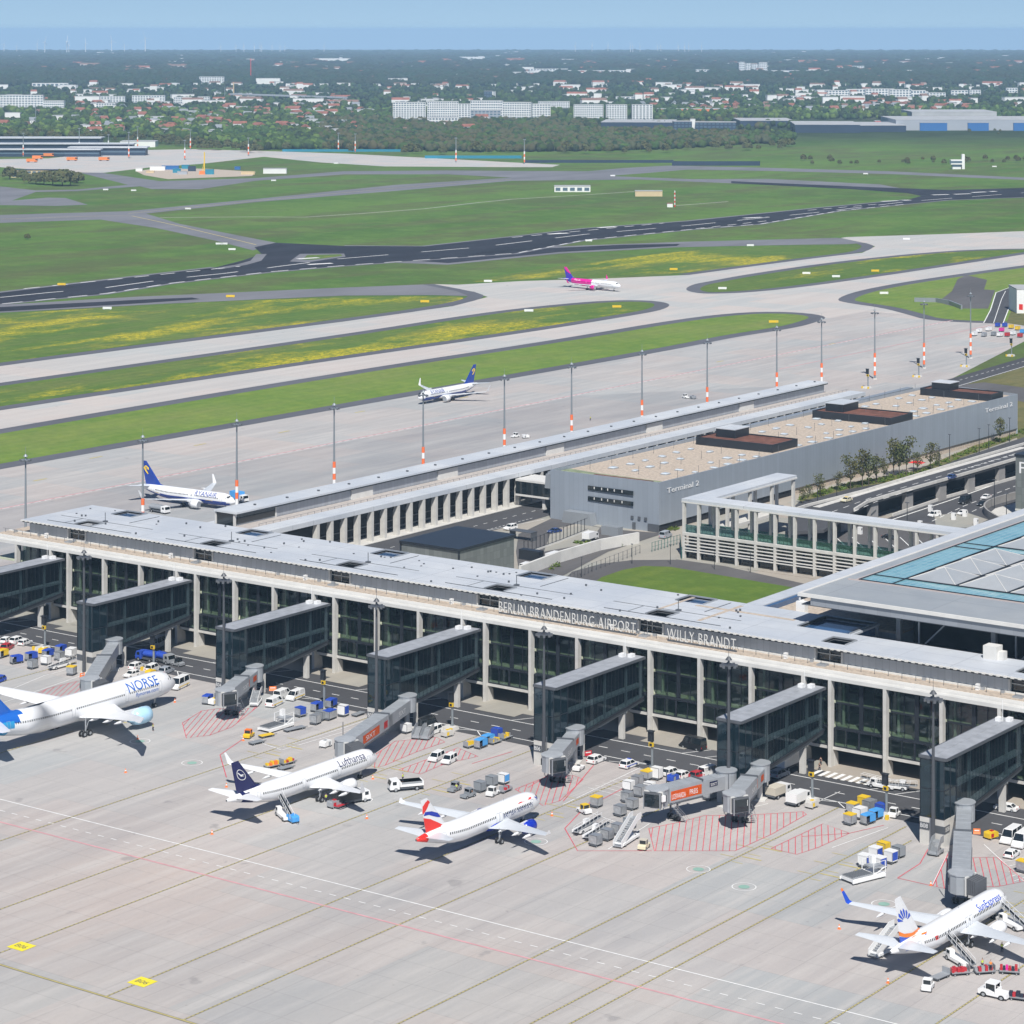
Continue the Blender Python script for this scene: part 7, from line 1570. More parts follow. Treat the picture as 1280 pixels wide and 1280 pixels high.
tl = [(1250, 554, 9), (1163, 588, 9.5), (1133, 594, 12), (1117, 596, 13), (1124, 595, 11), (1147, 591, 7), (1063, 612, 10.5), (1078, 609, 12.5), (1086, 607, 10), (1095, 604, 9), (1048, 614, 6), (1025, 621, 7.5), (1010, 628, 5.5), (1003, 630, 5), (1105, 600, 6.5), (1172, 583, 5)]
xs_sorted = sorted([x for x, _, _ in tl]); NUM = ORD + ['rightmost']
protos = []
for s_, bm_ in enumerate(trees):
    tr_ = bm_; crown = MB(); trunk = MB()
    for f, m_ in zip(tr_.f, tr_.m): (trunk if m_ else crown).f.append(f); (trunk if m_ else crown).m.append(0)
    for q in (crown, trunk):
        used = sorted({i for f in q.f for i in f}); mp_ = {j: i for i, j in enumerate(used)}; q.v = [tr_.v[j] for j in used]; q.f = [tuple(mp_[i] for i in f) for f in q.f]
    protos.append((crown, trunk))
pm = []
for k, (x, y, h) in enumerate(tl):
    t = thing('young_tree', 'young thin tree by the second terminal, ' + NUM[xs_sorted.index(x)], 'tree', (*G(x, y), 0), R_(37*k), 'young trees in front of the second terminal')
    s_ = k % 4
    if len(pm) <= s_:
        c_, tk = protos[s_]; o1 = c_.build('crown', M['leaf'], t); o2 = tk.build('trunk', M['bark'], t); pm.append((o1.data, o2.data))
    else:
        for nm, me in zip(('crown', 'trunk'), pm[s_]): o = bpy.data.objects.new(nm, me); COL.objects.link(o); o.parent = t
    t.scale = (h/9.5, h/9.5, h/9.5)
def bushes(name, label, pts, r, mt, kind=True, seed=1, lab='shrubs'):
    rd = random.Random(seed); b = MB()
    for (x, y) in pts:
        for _ in range(34):
            p = Vector((x+rd.gauss(0, r*.5), y+rd.gauss(0, r*.5), abs(rd.gauss(r*.4, r*.3)))); u = Vector((rd.gauss(0, 1), rd.gauss(0, 1), rd.gauss(0, 1))).normalized()*r*.3; v = u.cross(Vector((rd.gauss(0, 1), rd.gauss(0, 1), 1))).normalized()*r*.3
            b.add([p-u, p-v, p+u, p+v], [(0, 1, 2, 3)])
    return stuff(b.build(name, mt), label, lab)
rd = random.Random(8); pts = []
for _ in range(150):
    u = rd.random(); x = 1000+280*u; y = np.interp(x, [1000, 1060, 1140, 1200, 1280], [625, 608, 594, 570, 540]) + rd.uniform(-3, 3); pts.append(G(x, y))
bushes('shrub_border', 'low shrubs and yellow green ground cover along the forecourt', pts, .9, M['leaf2'], seed=3)
bushes('yard_weeds', 'yellow green weeds beside the yard and ramp', [G(rd.uniform(652, 700), rd.uniform(703, 714)) for _ in range(14)] + [G(rd.uniform(715, 735), rd.uniform(678, 682)) for _ in range(8)] + [G(rd.uniform(765, 782), rd.uniform(680, 684)) for _ in range(8)] + [G(rd.uniform(820, 850), rd.uniform(660, 664)) for _ in range(10)], .8, M['leaf2'], seed=5)
# lamp posts on the landside
lp = [(1096, 600), (1187, 574), (1224, 566), (1236, 561), (1262, 552), (1174, 590), (1142, 606), (1046, 632), (1022, 640)]
lx = sorted(x for x, _ in lp)
for x, y in lp:
    t = thing('street_lamp', 'slim dark lamp on the terminal forecourt, ' + NUM[lx.index(x)], 'street lamp', (*G(x, y), 0), 0, 'street lamps on the forecourt'); b = MB(); b.cyl((0, 0, 0), (0, 0, 8.5), .14, .09, n=6); b.build('pole', M['dkmetal'], t); b = MB(); b.box(-.5, -.15, 8.5, .5, .15, 8.7); b.build('lamp_head', M['steel_d'], t)
lp = [(1243, 636, 9), (1258, 650, 8), (1134, 662, 8)]
for k, (x, y, h) in enumerate(lp):
    t = thing('street_lamp', 'tall lamp post by the lower road near the parking building, ' + ('left one', 'middle one', 'right one')[[1134, 1243, 1258].index(x)], 'street lamp', (*G(x, y), 0)); b = MB(); b.cyl((0, 0, 0), (0, 0, h), .14, .09, n=6); b.build('pole', M['dkmetal'], t); b = MB(); b.box(-.7, -.15, h, .7, .15, h+.2); b.build('lamp_head', M['steel_d'], t)
lp = [(727, 722), (790, 705), (838, 706), (938, 716), (893, 712)]
for k, (x, y) in enumerate(sorted(lp)):
    t = thing('fence_lamp', 'thin lamp post at the lawn, ' + ORD[k], 'lamp post', (*G(x, y), 0), 0, 'lamp posts round the lawn'); b = MB(); b.cyl((0, 0, 0), (0, 0, 5.5), .09, .06, n=6); b.build('pole', M['dkmetal'], t); b = MB(); b.box(-.3, -.15, 5.5, .3, .15, 5.7); b.build('lamp_head', M['steel_d'], t)

ONES = ['', 'first', 'second', 'third', 'fourth', 'fifth', 'sixth', 'seventh', 'eighth', 'ninth']; TENS = {2: 'twenty', 3: 'thirty', 4: 'forty', 5: 'fifty'}; TENTH = {2: 'twentieth', 3: 'thirtieth', 4: 'fortieth', 5: 'fiftieth'}
def nth(i):      # 0 based place counted from the left
    if i < 13: return ORD[i]
    i += 1
    if i < 20: return ['fourteenth', 'fifteenth', 'sixteenth', 'seventeenth', 'eighteenth', 'nineteenth'][i-14] + ' from the left'
    return (TENTH[i//10] if i % 10 == 0 else TENS[i//10] + '-' + ONES[i % 10]) + ' from the left'
# ------------------------------------------------------------------ airfield furniture
def place_z(o, px, py): a_, b_ = G(px, py); o.location = (a_, b_, gz(a_, b_)); return a_, b_
def scale_at(px, py): a_, b_ = G(px, py); return F / (-sa*a_ + ca*b_)          # pixels per metre
def facing(o): o.rotation_euler = (0, 0, math.atan2(sa, ca))
def block(name, label, cat, x0, x1, yt, yb, wall='farwhite', roof='farroof', depth=None, rows=0, cols=0, group=None, frame=None, rz=0):
    # a building whose front foot runs from pixel x0 to x1 at row yb and whose front top is at row yt
    s_ = scale_at((x0+x1)/2, yb); W = (x1-x0)/s_; H = (yb-yt)/s_; D_ = depth or max(10, W*.3)
    t = thing(name, label, cat, group=group); place_z(t, (x0+x1)/2, yb); facing(t); t.rotation_euler[2] += R_(rz)
    b = MB(); b.box(-W/2, 0, -1, W/2, D_, H); b.build('wall', M[wall], t)
    b = MB(); b.box(-W/2-.2, -.2, H, W/2+.2, D_+.2, H+.5); b.build('roof', M[roof], t)
    if rows:
        me = None; ww, hh = W/cols, H/rows
        for i in range(cols):
            for j in range(rows):
                if me is None: q = MB(); q.box(-ww*.33, -.15, -hh*.28, ww*.33, .02, hh*.28); o = q.build('window', M['farglass'], t); me = o
                else: o = me.copy(); COL.objects.link(o); o.parent = t
                o.location = (-W/2+ww*(i+.5), -.02, hh*(j+.5))
    return t
M['farwhite'] = mat('white_render', (.78, .78, .76), .8, noise=.06, scale=.05); M['farroof'] = mat('grey_flat_roof', (.40, .41, .42), .8, noise=.1, scale=.05); M['farglass'] = mat('window_glass', (.10, .15, .20), .2)
M['navyb'] = mat('dark_blue_hall', (.025, .045, .08), .5, noise=.15, scale=.03); M['greyhall'] = mat('grey_hall', (.36, .39, .43), .6, noise=.05, scale=.03); M['bluehall'] = mat('blue_gate', (.03, .14, .38), .5); M['redroof'] = mat('red_tiles', (.27, .105, .07), .8, noise=.25, scale=.1); M['brownroof'] = mat('brown_tiles', (.20, .12, .09), .8, noise=.2, scale=.1); M['tealwall'] = mat('teal_screen', (.02, .22, .33), .6); M['orangeb'] = mat('orange_wall', (.75, .22, .05), .7); M['yelwall'] = mat('ochre_render', (.60, .47, .28), .8)
block('airfield_hut', 'white flat hut with dark openings on the grass beyond the dark runway', 'hut', 693, 738, 233, 240, rows=1, cols=5, depth=12)
block('airfield_hut', 'tan and grey low hut right of the white hut on the airfield', 'hut', 794, 828, 239, 245.5, wall='yelwall', depth=8)
block('white_tent', 'long white hut left of centre on the far airfield', 'hut', 329, 358, 211, 217, depth=8)
block('antenna_hut', 'small red and white antenna hut on the airfield grass', 'hut', 834, 841, 254.5, 259, wall='farwhite', roof='redroof', depth=4)
t = thing('antenna_mast', 'thin red and white lattice mast beside the small antenna hut', 'mast'); place_z(t, 843.5, 258.5); b = MB()
for k in range(8): b.c = k % 2; b.bar((0, 0, k*1.7), (0, 0, (k+1)*1.7), .7)
b.build('lattice', [M['bared'], M['wp']], t)
t = thing('observation_tower', 'small white airfield tower with tall fin on the far right grass', 'tower'); place_z(t, 1198, 211.5); facing(t); b = MB(); b.box(-8, 0, 5, 4, 8, 10); b.box(-6, 1, 0, 3, 7, 2.5); b.box(4, 1, 0, 7, 6, 16); b.build('wall', M['farwhite'], t); b = MB(); b.box(-8.1, -.1, 6.5, 3.9, 0, 8.8); b.box(-6.2, .8, 2.5, 3.2, 7.2, 5); b.build('window', M['farglass'], t)
block('brown_house', 'dark roofed house behind the round bushes at the far left', 'house', 14, 78, 213, 222, wall='yelwall', roof='dkmetal', depth=14, rows=2, cols=10)
def screen(name, label, x0, x1, yt, yb, m): 
    s_ = scale_at((x0+x1)/2, yb); a0, b0 = G(x0, yb); a1, b1 = G(x1, yb); b = MB(); b.bar((a0, b0, (yb-yt)/s_/2), (a1, b1, (yb-yt)/s_/2), 1.2, (yb-yt)/s_); return tag(b.build(name, M[m]), label, 'wall')
screen('noise_screen', 'long blue screen wall at the far airfield edge, left one', 353, 508, 186.6, 189.6, 'tealwall'); screen('noise_screen', 'long blue screen wall at the far airfield edge, right one', 531, 652, 194.4, 198, 'tealwall')
screen('blast_fence', 'long dark fence at the far side of the airfield, left stretch', 655, 842, 200, 203.5, 'navyb'); screen('blast_fence', 'long dark fence at the far side of the airfield, right stretch', 840, 950, 201.5, 207, 'navyb')
t = thing('blast_deflector', 'curved grey blast deflector on the grass before the asphalt corner', 'barrier'); b = MB(); lw = GP([(1143, 377.5), (1170, 378), (1187, 381), (1202, 387)])
for i in range(3): b.bar((*lw[i], 1.2), (*lw[i+1], 1.2), .8, 2.4)
b.build('screen', M['greyp'], t)
block('white_hangar', 'white hangar gable with red emblem cut by the right edge', 'building', 1271, 1340, 362, 392, depth=22, wall='farwhite')
t = tag(MB().prism([(-2.2, 0), (2.2, 0), (1.6, 1), (-1.6, 1)], 0, 3).build('emblem_board', M['bared']), 'red emblem board on the white hangar at the right edge', 'sign'); a_, b_ = G(1276, 394); t.location = (a_+1, b_-2, 3); t.scale = (.5, .3, 1)
# yellow and white airfield signs
sg = [(77, 357, 1), (288, 372, 1), (303, 532 / 1.0, 0), (531, 378.5, 1), (610, 353, 0), (132, 238, 0), (167, 239, 0), (235, 262, 0), (280, 306, 0), (274, 306, 0), (290, 313, 0), (134, 387, 0), (842, 338, 1), (771, 385, 1), (661, 390, 0), (1008, 343, 0), (1045, 347, 0), (1094, 340, 1), (903, 362, 0), (938, 308, 0), (1105, 368, 0), (1243, 209, 0), (1082, 218, 0), (766, 220.5, 0), (420, 205, 0), (342, 226.5, 0), (967, 404, 1), (736, 302, 0), (1133, 300, 0)]
sg = [s for s in sg if not (s[0] == 303)]; sgx = sorted(range(len(sg)), key=lambda i: sg[i][0])
g0 = {}
for i, (x, y, yel) in enumerate(sg):
    if yel not in g0:
        q = MB(); q.box(-2.4, -.15, .3, 2.4, .15, 1.5); q.box(-1.8, -.05, 0, -1.6, .05, .3); q.box(1.6, -.05, 0, 1.8, .05, .3); o = g0[yel] = q.build('airfield_sign', M['yelp'] if yel else M['wp'])
    else: o = g0[yel].copy(); COL.objects.link(o)
    place_z(o, x, y); facing(o)
    tag(o, ('small yellow' if yel else 'small white') + ' sign board in the airfield grass, ' + nth(sgx.index(i)) + ' of all boards', 'airfield sign', 'yellow boards in the airfield grass' if yel else 'white boards in the airfield grass')
# far masts on the old apron
fmx = [(29, 166, 196), (99, 160, 192), (135.5, 168, 190), (161, 165, 198), (172, 158, 185), (231, 175, 200), (238, 162, 187), (310.5, 172, 195), (423, 166, 189.5), (444, 167, 191), (570, 172, 203), (655.5, 174, 205)]
mm = None
for k, (x, yt, yb) in enumerate(fmx):
    s_ = scale_at(x, yb); h = (yb-yt)/s_; t = thing('far_floodlight_mast', 'distant red and white footed mast at the old apron, ' + ORD[k], 'floodlight mast', group='distant masts at the old apron'); place_z(t, x, yb)
    b = MB(); b.cyl((0, 0, 0), (0, 0, h), .6, .4, n=6); b.cyl((0, 0, h-1), (0, 0, h), 1.6, n=6); b.build('pole', M['steelb'], t)
    b = MB()
    for j in range(4): b.c = j % 2; b.cyl((0, 0, 2+j*3.0), (0, 0, 5+j*3.0), .75, n=6)
    b.build('warning_band', [M['bandor'], M['wp']], t)
# old terminal at the far left
t = thing('old_terminal', 'low spread out terminal with pale roofs at the far left of the airfield', 'terminal building'); place_z(t, 60, 196); facing(t)
for nm, x0, x1, y0, y1, h in (('pier_wing', -90, 60, 0, 14, 8), ('pier_wing', -110, 90, 60, 80, 12), ('main_block', -100, 40, 130, 160, 16), ('side_wing', 20, 110, 30, 50, 9)):
    b = MB(); b.box(x0, y0, 0, x1, y1, h); o = b.build(nm, M['navyb'], t); b = MB(); b.box(x0-2, y0-2, h, x1+2, y1+2, h+1.2); b.build('roof', M['roof_n'], o); b = MB(); b.box(x0, y0-.3, h*.4, x1, y0-.1, h*.6); b.build('window', M['farglass'], o)
for k, (x, y) in enumerate([(47, 199), (40, 203), (90, 201), (130, 201), (61, 196), (101, 194), (148, 193)]):
    b = MB(); b.box(-6, -2, 1, 6, 2, 4.2); b.c = 1; b.box(-5, -1.8, 0, -3, 1.8, 1); b.box(3, -1.8, 0, 5, 1.8, 1); b.box(4, -2.1, 2.4, 6.1, 2.1, 3.8); o = b.build('orange_bus', [M['orangeb'], M['tyre']]); place_z(o, x, y); facing(o); tag(o, 'orange vehicle by the old terminal, ' + ORD[sorted([47, 40, 90, 130, 61, 101, 148]).index(x)], 'bus', 'orange vehicles at the old terminal')
block('blue_white_hall', 'white hall with blue end beside the old terminal', 'hall', 132, 152, 182, 190, wall='farwhite', depth=25); block('white_hall', 'long low white hall behind the old apron', 'hall', 150, 194, 177, 184, wall='farwhite', depth=30)
# building site
random.seed(12)
for k, (x, y, m_, w_, h) in enumerate([(197, 213, 'farwhite', 16, 4), (213, 212, 'bluehall', 18, 4), (221, 216, 'tealwall', 8, 4), (232, 211, 'tealwall', 8, 4), (228, 218, 'greyhall', 10, 3), (240, 214, 'navyb', 8, 5), (262, 218, 'tealwall', 9, 5), (174, 214, 'farwhite', 7, 3), (310, 218, 'yelwall', 14, 3), (297, 212, 'bluehall', 6, 3), (188, 216, 'yelwall', 8, 2)]):
    b = MB(); b.box(-w_/2, -2, 0, w_/2, 2, h); b.box(-w_/2-.2, -2.2, h, w_/2+.2, 2.2, h+.3); o = b.build('site_cabin', M[m_]); place_z(o, x, y); facing(o)
    tag(o, {'farwhite': 'white', 'bluehall': 'blue', 'tealwall': 'teal', 'greyhall': 'grey', 'navyb': 'dark', 'yelwall': 'tan'}[m_] + ' cabin on the far building site, ' + ORD[sorted([197, 213, 221, 232, 228, 240, 262, 174, 310, 297, 188]).index(x)], 'site cabin', 'cabins on the far building site')
t = thing('drilling_rig', 'yellow drilling rig standing on the far building site', 'rig'); place_z(t, 255.5, 218); facing(t); b = MB(); b.bar((0, 0, 2), (0, 0, 23), 1.0); b.bar((-2.5, 0, 2), (0, 0, 14), .5); b.build('rig_mast', M['yelp'], t); b = MB(); b.box(-5, -1.8, .8, 1, 1.8, 3.6); b.box(-5.5, -2, 0, 1.5, 2, .9); b.build('rig_body', M['orangeb'], t)
# trees and bushes standing alone on the airfield
def crown_mesh(name, r, h, seed, n=260, lf=1.0):
    rd = random.Random(seed); b = MB()
    for k in range(n):
        th = rd.random()*6.283; ph = math.acos(1-rd.random()*1.25); q = .72+.33*rd.random()**.5; p = Vector((r*q*math.sin(ph)*math.cos(th), r*q*math.sin(ph)*math.sin(th), h*.42+h*.55*q*math.cos(ph)))
        nrm = Vector((p.x, p.y, p.z-h*.4)).normalized()+Vector((rd.gauss(0, .5), rd.gauss(0, .5), rd.gauss(0, .5))); u = nrm.orthogonal().normalized()*lf*rd.uniform(.7, 1.4); v = nrm.cross(u).normalized()*lf*rd.uniform(.7, 1.3)
        b.add([p-u, p-v, p+u, p+v], [(0, 1, 2, 3)])
    return b
cms = [crown_mesh('c', 7.5, 13, s, 420, 1.25) for s in range(3)]
cl = [(12, 224, .95), (28, 225, .8), (45, 230, .85), (55, 231, 1.0), (66, 231.5, 1.1), (78, 232.5, 1.25), (88, 232, 1.1), (97, 229, .85), (36, 229, .7), (34, 299, .3)]
cm_o = []
for k, (x, y, s_) in enumerate(cl):
    t = thing('round_tree', 'round dense tree in the far left clump, ' + ORD[sorted([c_[0] for c_ in cl]).index(x)] if k < 9 else 'tiny lone bush in the airfield grass at the left', 'tree', group='round trees in the far left clump' if k < 9 else None); place_z(t, x, y)
    if len(cm_o) < 3: o1 = cms[k].build('crown', M['leaf'], t); b = MB(); b.cyl((0, 0, -.5), (0, 0, 6), .5, .3, n=6); o2 = b.build('trunk', M['bark'], t); cm_o.append((o1, o2))
    else:
        for p_ in cm_o[k % 3]: o = p_.copy(); COL.objects.link(o); o.parent = t
    t.scale = (s_, s_, s_); t.rotation_euler = (0, 0, k*1.1)

# ------------------------------------------------------------------ town beyond: blocks, halls, houses, woods
AP = [(0, 54, 119, 134, 5, 26), (54, 80, 126, 135, 3, 10), (111, 156, 120.5, 128, 4, 12), (120, 146, 129, 134, 2, 8), (165, 206, 119.5, 128, 4, 12), (217, 239, 121.5, 129, 3, 8), (247, 262, 121, 127, 3, 5), (249, 280, 96, 104, 4, 10), (491, 532, 128, 149, 8, 12), (534, 573, 127, 152, 9, 14), (573, 588, 130, 148, 7, 4), (588, 628, 126, 146, 6, 14), (628, 664, 128, 148, 7, 12), (640, 688, 130, 147, 6, 14), (673, 712, 127, 135, 4, 14), (717, 754, 131, 149, 8, 14), (758, 784, 131, 149, 8, 8), (790, 816, 131, 149, 7, 6), (865, 887, 87, 93, 3, 6), (924, 931, 77.5, 91, 6, 3), (932, 939, 79, 91, 6, 3), (940, 948, 80, 91, 6, 3), (949, 959, 78, 91, 6, 4), (960, 1032, 88, 92, 2, 18), (1066, 1082, 82.5, 87, 3, 5), (655, 710, 86, 91, 2, 14), (710, 742, 88, 93, 2, 8), (742, 792, 88, 93, 2, 12), (640, 672, 90, 95, 2, 8), (392, 440, 73, 77, 1, 1), (485, 512, 98, 102, 2, 6), (583, 606, 71, 75, 1, 1), (6, 25, 141, 147, 1, 1)]
AP2 = [(1032, 1060, 113, 121, 3, 7), (1058, 1090, 111.5, 119, 2, 8), (1082, 1118, 111, 120, 3, 9), (1112, 1140, 112, 121, 3, 7), (1138, 1157, 113, 121, 2, 5), (1158, 1182, 116, 121, 2, 6), (1189, 1210, 113, 119, 2, 5), (1212, 1226, 112.5, 118, 2, 4), (976, 1008, 120, 123, 1, 6), (1258, 1272, 110, 116, 2, 4), (739, 760, 121, 123.5, 1, 4), (770, 800, 121, 123.5, 1, 5), (320, 350, 98, 105, 1, 1), (40, 85, 104, 108, 1, 8), (530, 560, 131, 134, 1, 1)]
apx = sorted(p[0] for p in AP + AP2)
for k, (x0, x1, yt, yb, r_, c_) in enumerate(AP + AP2):
    big = yb > 140
    block('apartment_block', ('tall white apartment block' if yb-yt > 15 else 'long pale apartment block' if x1-x0 > 38 else 'pale apartment block') + ' in the distant town, ' + nth(apx.index(x0)) + ' of all the blocks', 'apartment block', x0, x1, yt, yb, rows=r_ if c_ > 1 else 0, cols=min(c_, 14), depth=16, group='pale apartment blocks of the distant town', rz=random.uniform(-8, 8) if big else 0)
block('office_block', 'grey office block in front of the white towers near the centre', 'office building', 588, 626, 138, 148, wall='greyhall', rows=3, cols=8); block('low_school', 'low white building before the white towers', 'building', 536, 572, 147, 154, rows=2, cols=9, depth=20); block('dark_tower', 'dark square tower above the white blocks near the centre', 'tower', 605, 615, 114, 126, wall='navyb', rows=3, cols=3)
block('blue_hall', 'long dark blue warehouse at the wood edge, left one', 'hall', 751, 842, 153, 160.5, wall='navyb', depth=120, rz=-6); block('blue_office', 'dark blue glazed office with white frames beside the warehouse', 'office building', 842, 865, 152, 163, wall='navyb', rows=3, cols=5, depth=30); block('blue_office', 'second dark blue glazed office right of the first', 'office building', 869, 920, 153, 164, wall='navyb', rows=3, cols=10, depth=30, rz=-5); block('white_stair_tower', 'white stair tower between the dark blue offices', 'tower', 863, 869, 149, 163, wall='farwhite'); block('blue_hall', 'dark blue warehouse behind the offices', 'hall', 925, 993, 151, 158, wall='navyb', depth=120)
block('blue_hall', 'long dark blue warehouse in front of the grey halls at the right', 'hall', 994, 1075, 156, 166, wall='navyb', depth=140, rz=-3); block('blue_hall', 'right part of the long dark blue warehouse', 'hall', 1074, 1133, 157, 165, wall='navyb', depth=140, rz=3)
block('grey_hall', 'huge light grey logistics hall at the right', 'hall', 1120, 1330, 150, 163, wall='greyhall', depth=160); block('grey_hall', 'tall pale grey hall block rising over the logistics hall', 'hall', 1140, 1246, 140, 150, wall='farroof', depth=120); 
for k, (x0, x1) in enumerate([(1150, 1184), (1210, 1236), (1267, 1285)]): block('gate_front', 'bright blue gate front on the grey logistics hall, ' + ('left one', 'middle one', 'right one')[k], 'gate', x0, x1, 153.5, 163.6, wall='bluehall', depth=4)
block('red_hall', 'small crimson hall between the dark blue warehouses', 'hall', 1094, 1101, 151.5, 156, wall='bared', depth=20); block('furniture_store', 'long flat store with orange front in the distant town', 'store', 822, 862, 136.5, 141, wall='orangeb', depth=40); block('furniture_store', 'long flat store with orange front, right one', 'store', 866, 910, 136.5, 142.5, wall='orangeb', depth=50)
for k, (x, yt, yb, m_) in enumerate([(292, 103, 124, 'yelwall'), (313.5, 73, 102, 'bared'), (281, 109, 123, 'steelb'), (44.5, 130, 160, 'steelb')]):
    s_ = scale_at(x, yb); t = thing('chimney' if k == 0 else 'lattice_tower' if k == 1 else 'light_pole', ['tan chimney in the distant town at the left', 'thin red construction crane tower in the distant town', 'thin grey pole beside the tan chimney', 'grey pole above the roofs at the far left'][k], ['chimney', 'crane', 'pole', 'pole'][k]); place_z(t, x, yb); h = (yb-yt)/s_; w_ = (1.6 if k == 0 else .9)/s_; b = MB(); b.cyl((0, 0, 0), (0, 0, h), w_*.6, w_*.4, n=8); b.build('shaft', M[m_], t)
    if k == 1: b = MB(); b.bar((-h*.25, 0, h*.97), (h*.2, 0, h*.97), w_*.6); b.build('jib', M['wp'], t)
t = thing('wide_bridge', 'long dark flyover crossing the distant town left of centre', 'bridge'); b = MB(); a0, b0 = G(290, 124.5); a1, b1 = G(432, 127.5); b.bar((a0, b0, gz(a0, b0)+12), (a1, b1, gz(a1, b1)+9), 14, 3)
for k in range(9): u = k/8; b.box(a0+(a1-a0)*u-2, b0+(b1-b0)*u-2, gz(a0, b0)-2, a0+(a1-a0)*u+2, b0+(b1-b0)*u+2, gz(a0, b0)+11)
b.build('deck', M['greyhall'], t)
# wind turbines on the horizon
wt = [(5, 51, 67), (21, 56, 66), (46.5, 51, 66), (56, 48.5, 67), (83.5, 48, 66), (86, 52, 66), (107, 50, 65.5), (139.5, 47.5, 67.5), (155.5, 52, 66.5), (181.5, 43.5, 66), (276, 57, 65), (295, 58, 66), (305, 57, 65), (318, 55, 65), (325, 55, 65), (327, 57, 65), (340, 59, 66), (350, 57, 65), (356, 57, 65), (405, 60, 66), (719, 58, 66), (740, 58, 66), (760, 57, 65), (788, 57, 65), (791, 56, 65), (800, 57, 65), (822, 55, 66), (826, 55, 66), (848, 56, 66), (856, 57, 66), (861, 56, 66), (877, 55, 66)]
ORDN = lambda i, n: (ORD + ['number %d' % j for j in range(16, 99)])[i]
tw_ = None
for k, (x, yt, yb) in enumerate(wt):
    if tw_ is None:
        t = tw_ = thing('wind_turbine', 'white wind turbine on the distant horizon, leftmost of all', 'wind turbine', group='wind turbines on the horizon'); b = MB(); b.cyl((0, 0, -10), (0, 0, 120), 4.5, 2.6, n=8); b.build('tower', M['wp'], t); b = MB(); b.box(-3, -3, 118, 3, 9, 124); b.build('nacelle', M['wp'], t)
        for j in range(3): b = MB(); a_ = R_(17+120*j); b.bar((0, -4, 121), (55*math.sin(a_), -4, 121+55*math.cos(a_)), 3.0, 1.2); b.build('blade', M['wp'], t)
    else: t = dup(tw_, label='white wind turbine on the distant horizon, ' + nth(k))
    r_ = 18000; X = (x-CX)/F*r_; a_, b_ = ca*X-sa*r_, sa*X+ca*r_; t.location = (a_, b_, gz(a_, b_)); 
    top = CAMH - (yt+4-YH)*r_/F; k_ = max(.5, (top-gz(a_, b_))/121); t.scale = (k_, k_, k_); t.rotation_euler = (0, 0, math.atan2(sa, ca)+k*.37)
# houses
def house_mesh(w_, d_, h, rh):
    b = MB(); b.box(-w_/2, -d_/2, -1, w_/2, d_/2, h); b.c = 1
    b.add([(-w_/2-.4, -d_/2-.4, h), (w_/2+.4, -d_/2-.4, h), (w_/2+.4, d_/2+.4, h), (-w_/2-.4, d_/2+.4, h), (-w_/2-.4, 0, h+rh), (w_/2+.4, 0, h+rh)], [(0, 1, 5, 4), (2, 3, 4, 5), (1, 2, 5), (3, 0, 4)]); b.c = 2
    for x in (-w_*.3, 0, w_*.3): b.box(x-.6, -d_/2-.1, 1.5, x+.6, -d_/2, 3.0)
    return b
hs_ = []
for k, (w_, d_, h, rh, rf) in enumerate([(12, 10, 5.5, 4.5, 'redroof'), (16, 11, 6, 5, 'redroof'), (11, 9, 4.5, 5, 'brownroof'), (20, 12, 8, 4, 'redroof'), (22, 12, 7, 1.2, 'farroof'), (14, 10, 5, 5, 'greyp')]): hs_.append((house_mesh(w_, d_, h, rh), rf))
def house_zone(rd):
    while True:
        x = rd.uniform(-20, 1300); y = rd.uniform(101, 172)
        dens = .35
        if y > 138 and 330 < x < 640: dens = .5 if y < 168 else .1
        if y > 140 and 400 < x: dens *= .25
        if y > 125 and x > 620: dens = .10 if not (800 < x < 1280 and 124 < y < 140) else .8
        if y > 140 and x > 640: continue
        if y > 160 and x < 190: dens = .06
        if 100 < x < 480 and 132 < y < 170: dens = .6
        if rd.random() < dens: return x, y
rd = random.Random(77); first = {}; hn = ['white house with red roof', 'large white house with red roof', 'white house with brown roof', 'long white house with red roof', 'long flat roofed pale house', 'white house with grey roof']
hp = [house_zone(rd) for _ in range(480)]; hp.sort(key=lambda p: -p[1])
hp2 = hp[230:]; far_b = MB()
for k, (x, y) in enumerate(hp[:230]):
    i = rd.choice([0, 0, 1, 2, 2, 3, 4, 4, 5, 5])
    if i not in first: o = first[i] = hs_[i][0].build('house', [M['farwhite'], M[hs_[i][1]], M['farglass']])
    else: o = first[i].copy(); COL.objects.link(o)
    place_z(o, x, y); o.rotation_euler = (0, 0, rd.uniform(0, 3.14)); zn = ('at the far left', 'left of the middle', 'in the middle', 'right of the middle', 'at the far right')[min(4, max(0, int(x/256)))] + (', near row', ', back row')[y < 140]; tag(o, hn[i] + ' in the town ' + zn, 'house', hn[i] + ' ' + zn)
mats_h = [M['farwhite'], M['redroof'], M['farglass'], M['brownroof'], M['farroof']]
for _ in range(2000):
    u = rd.random(); y = 66.5 + 44*u**1.15; x = rd.uniform(-20, 1300); hp2.append((x, y)) if rd.random() < (.9 if (78 < y < 104) else .35) else None
nb = 0
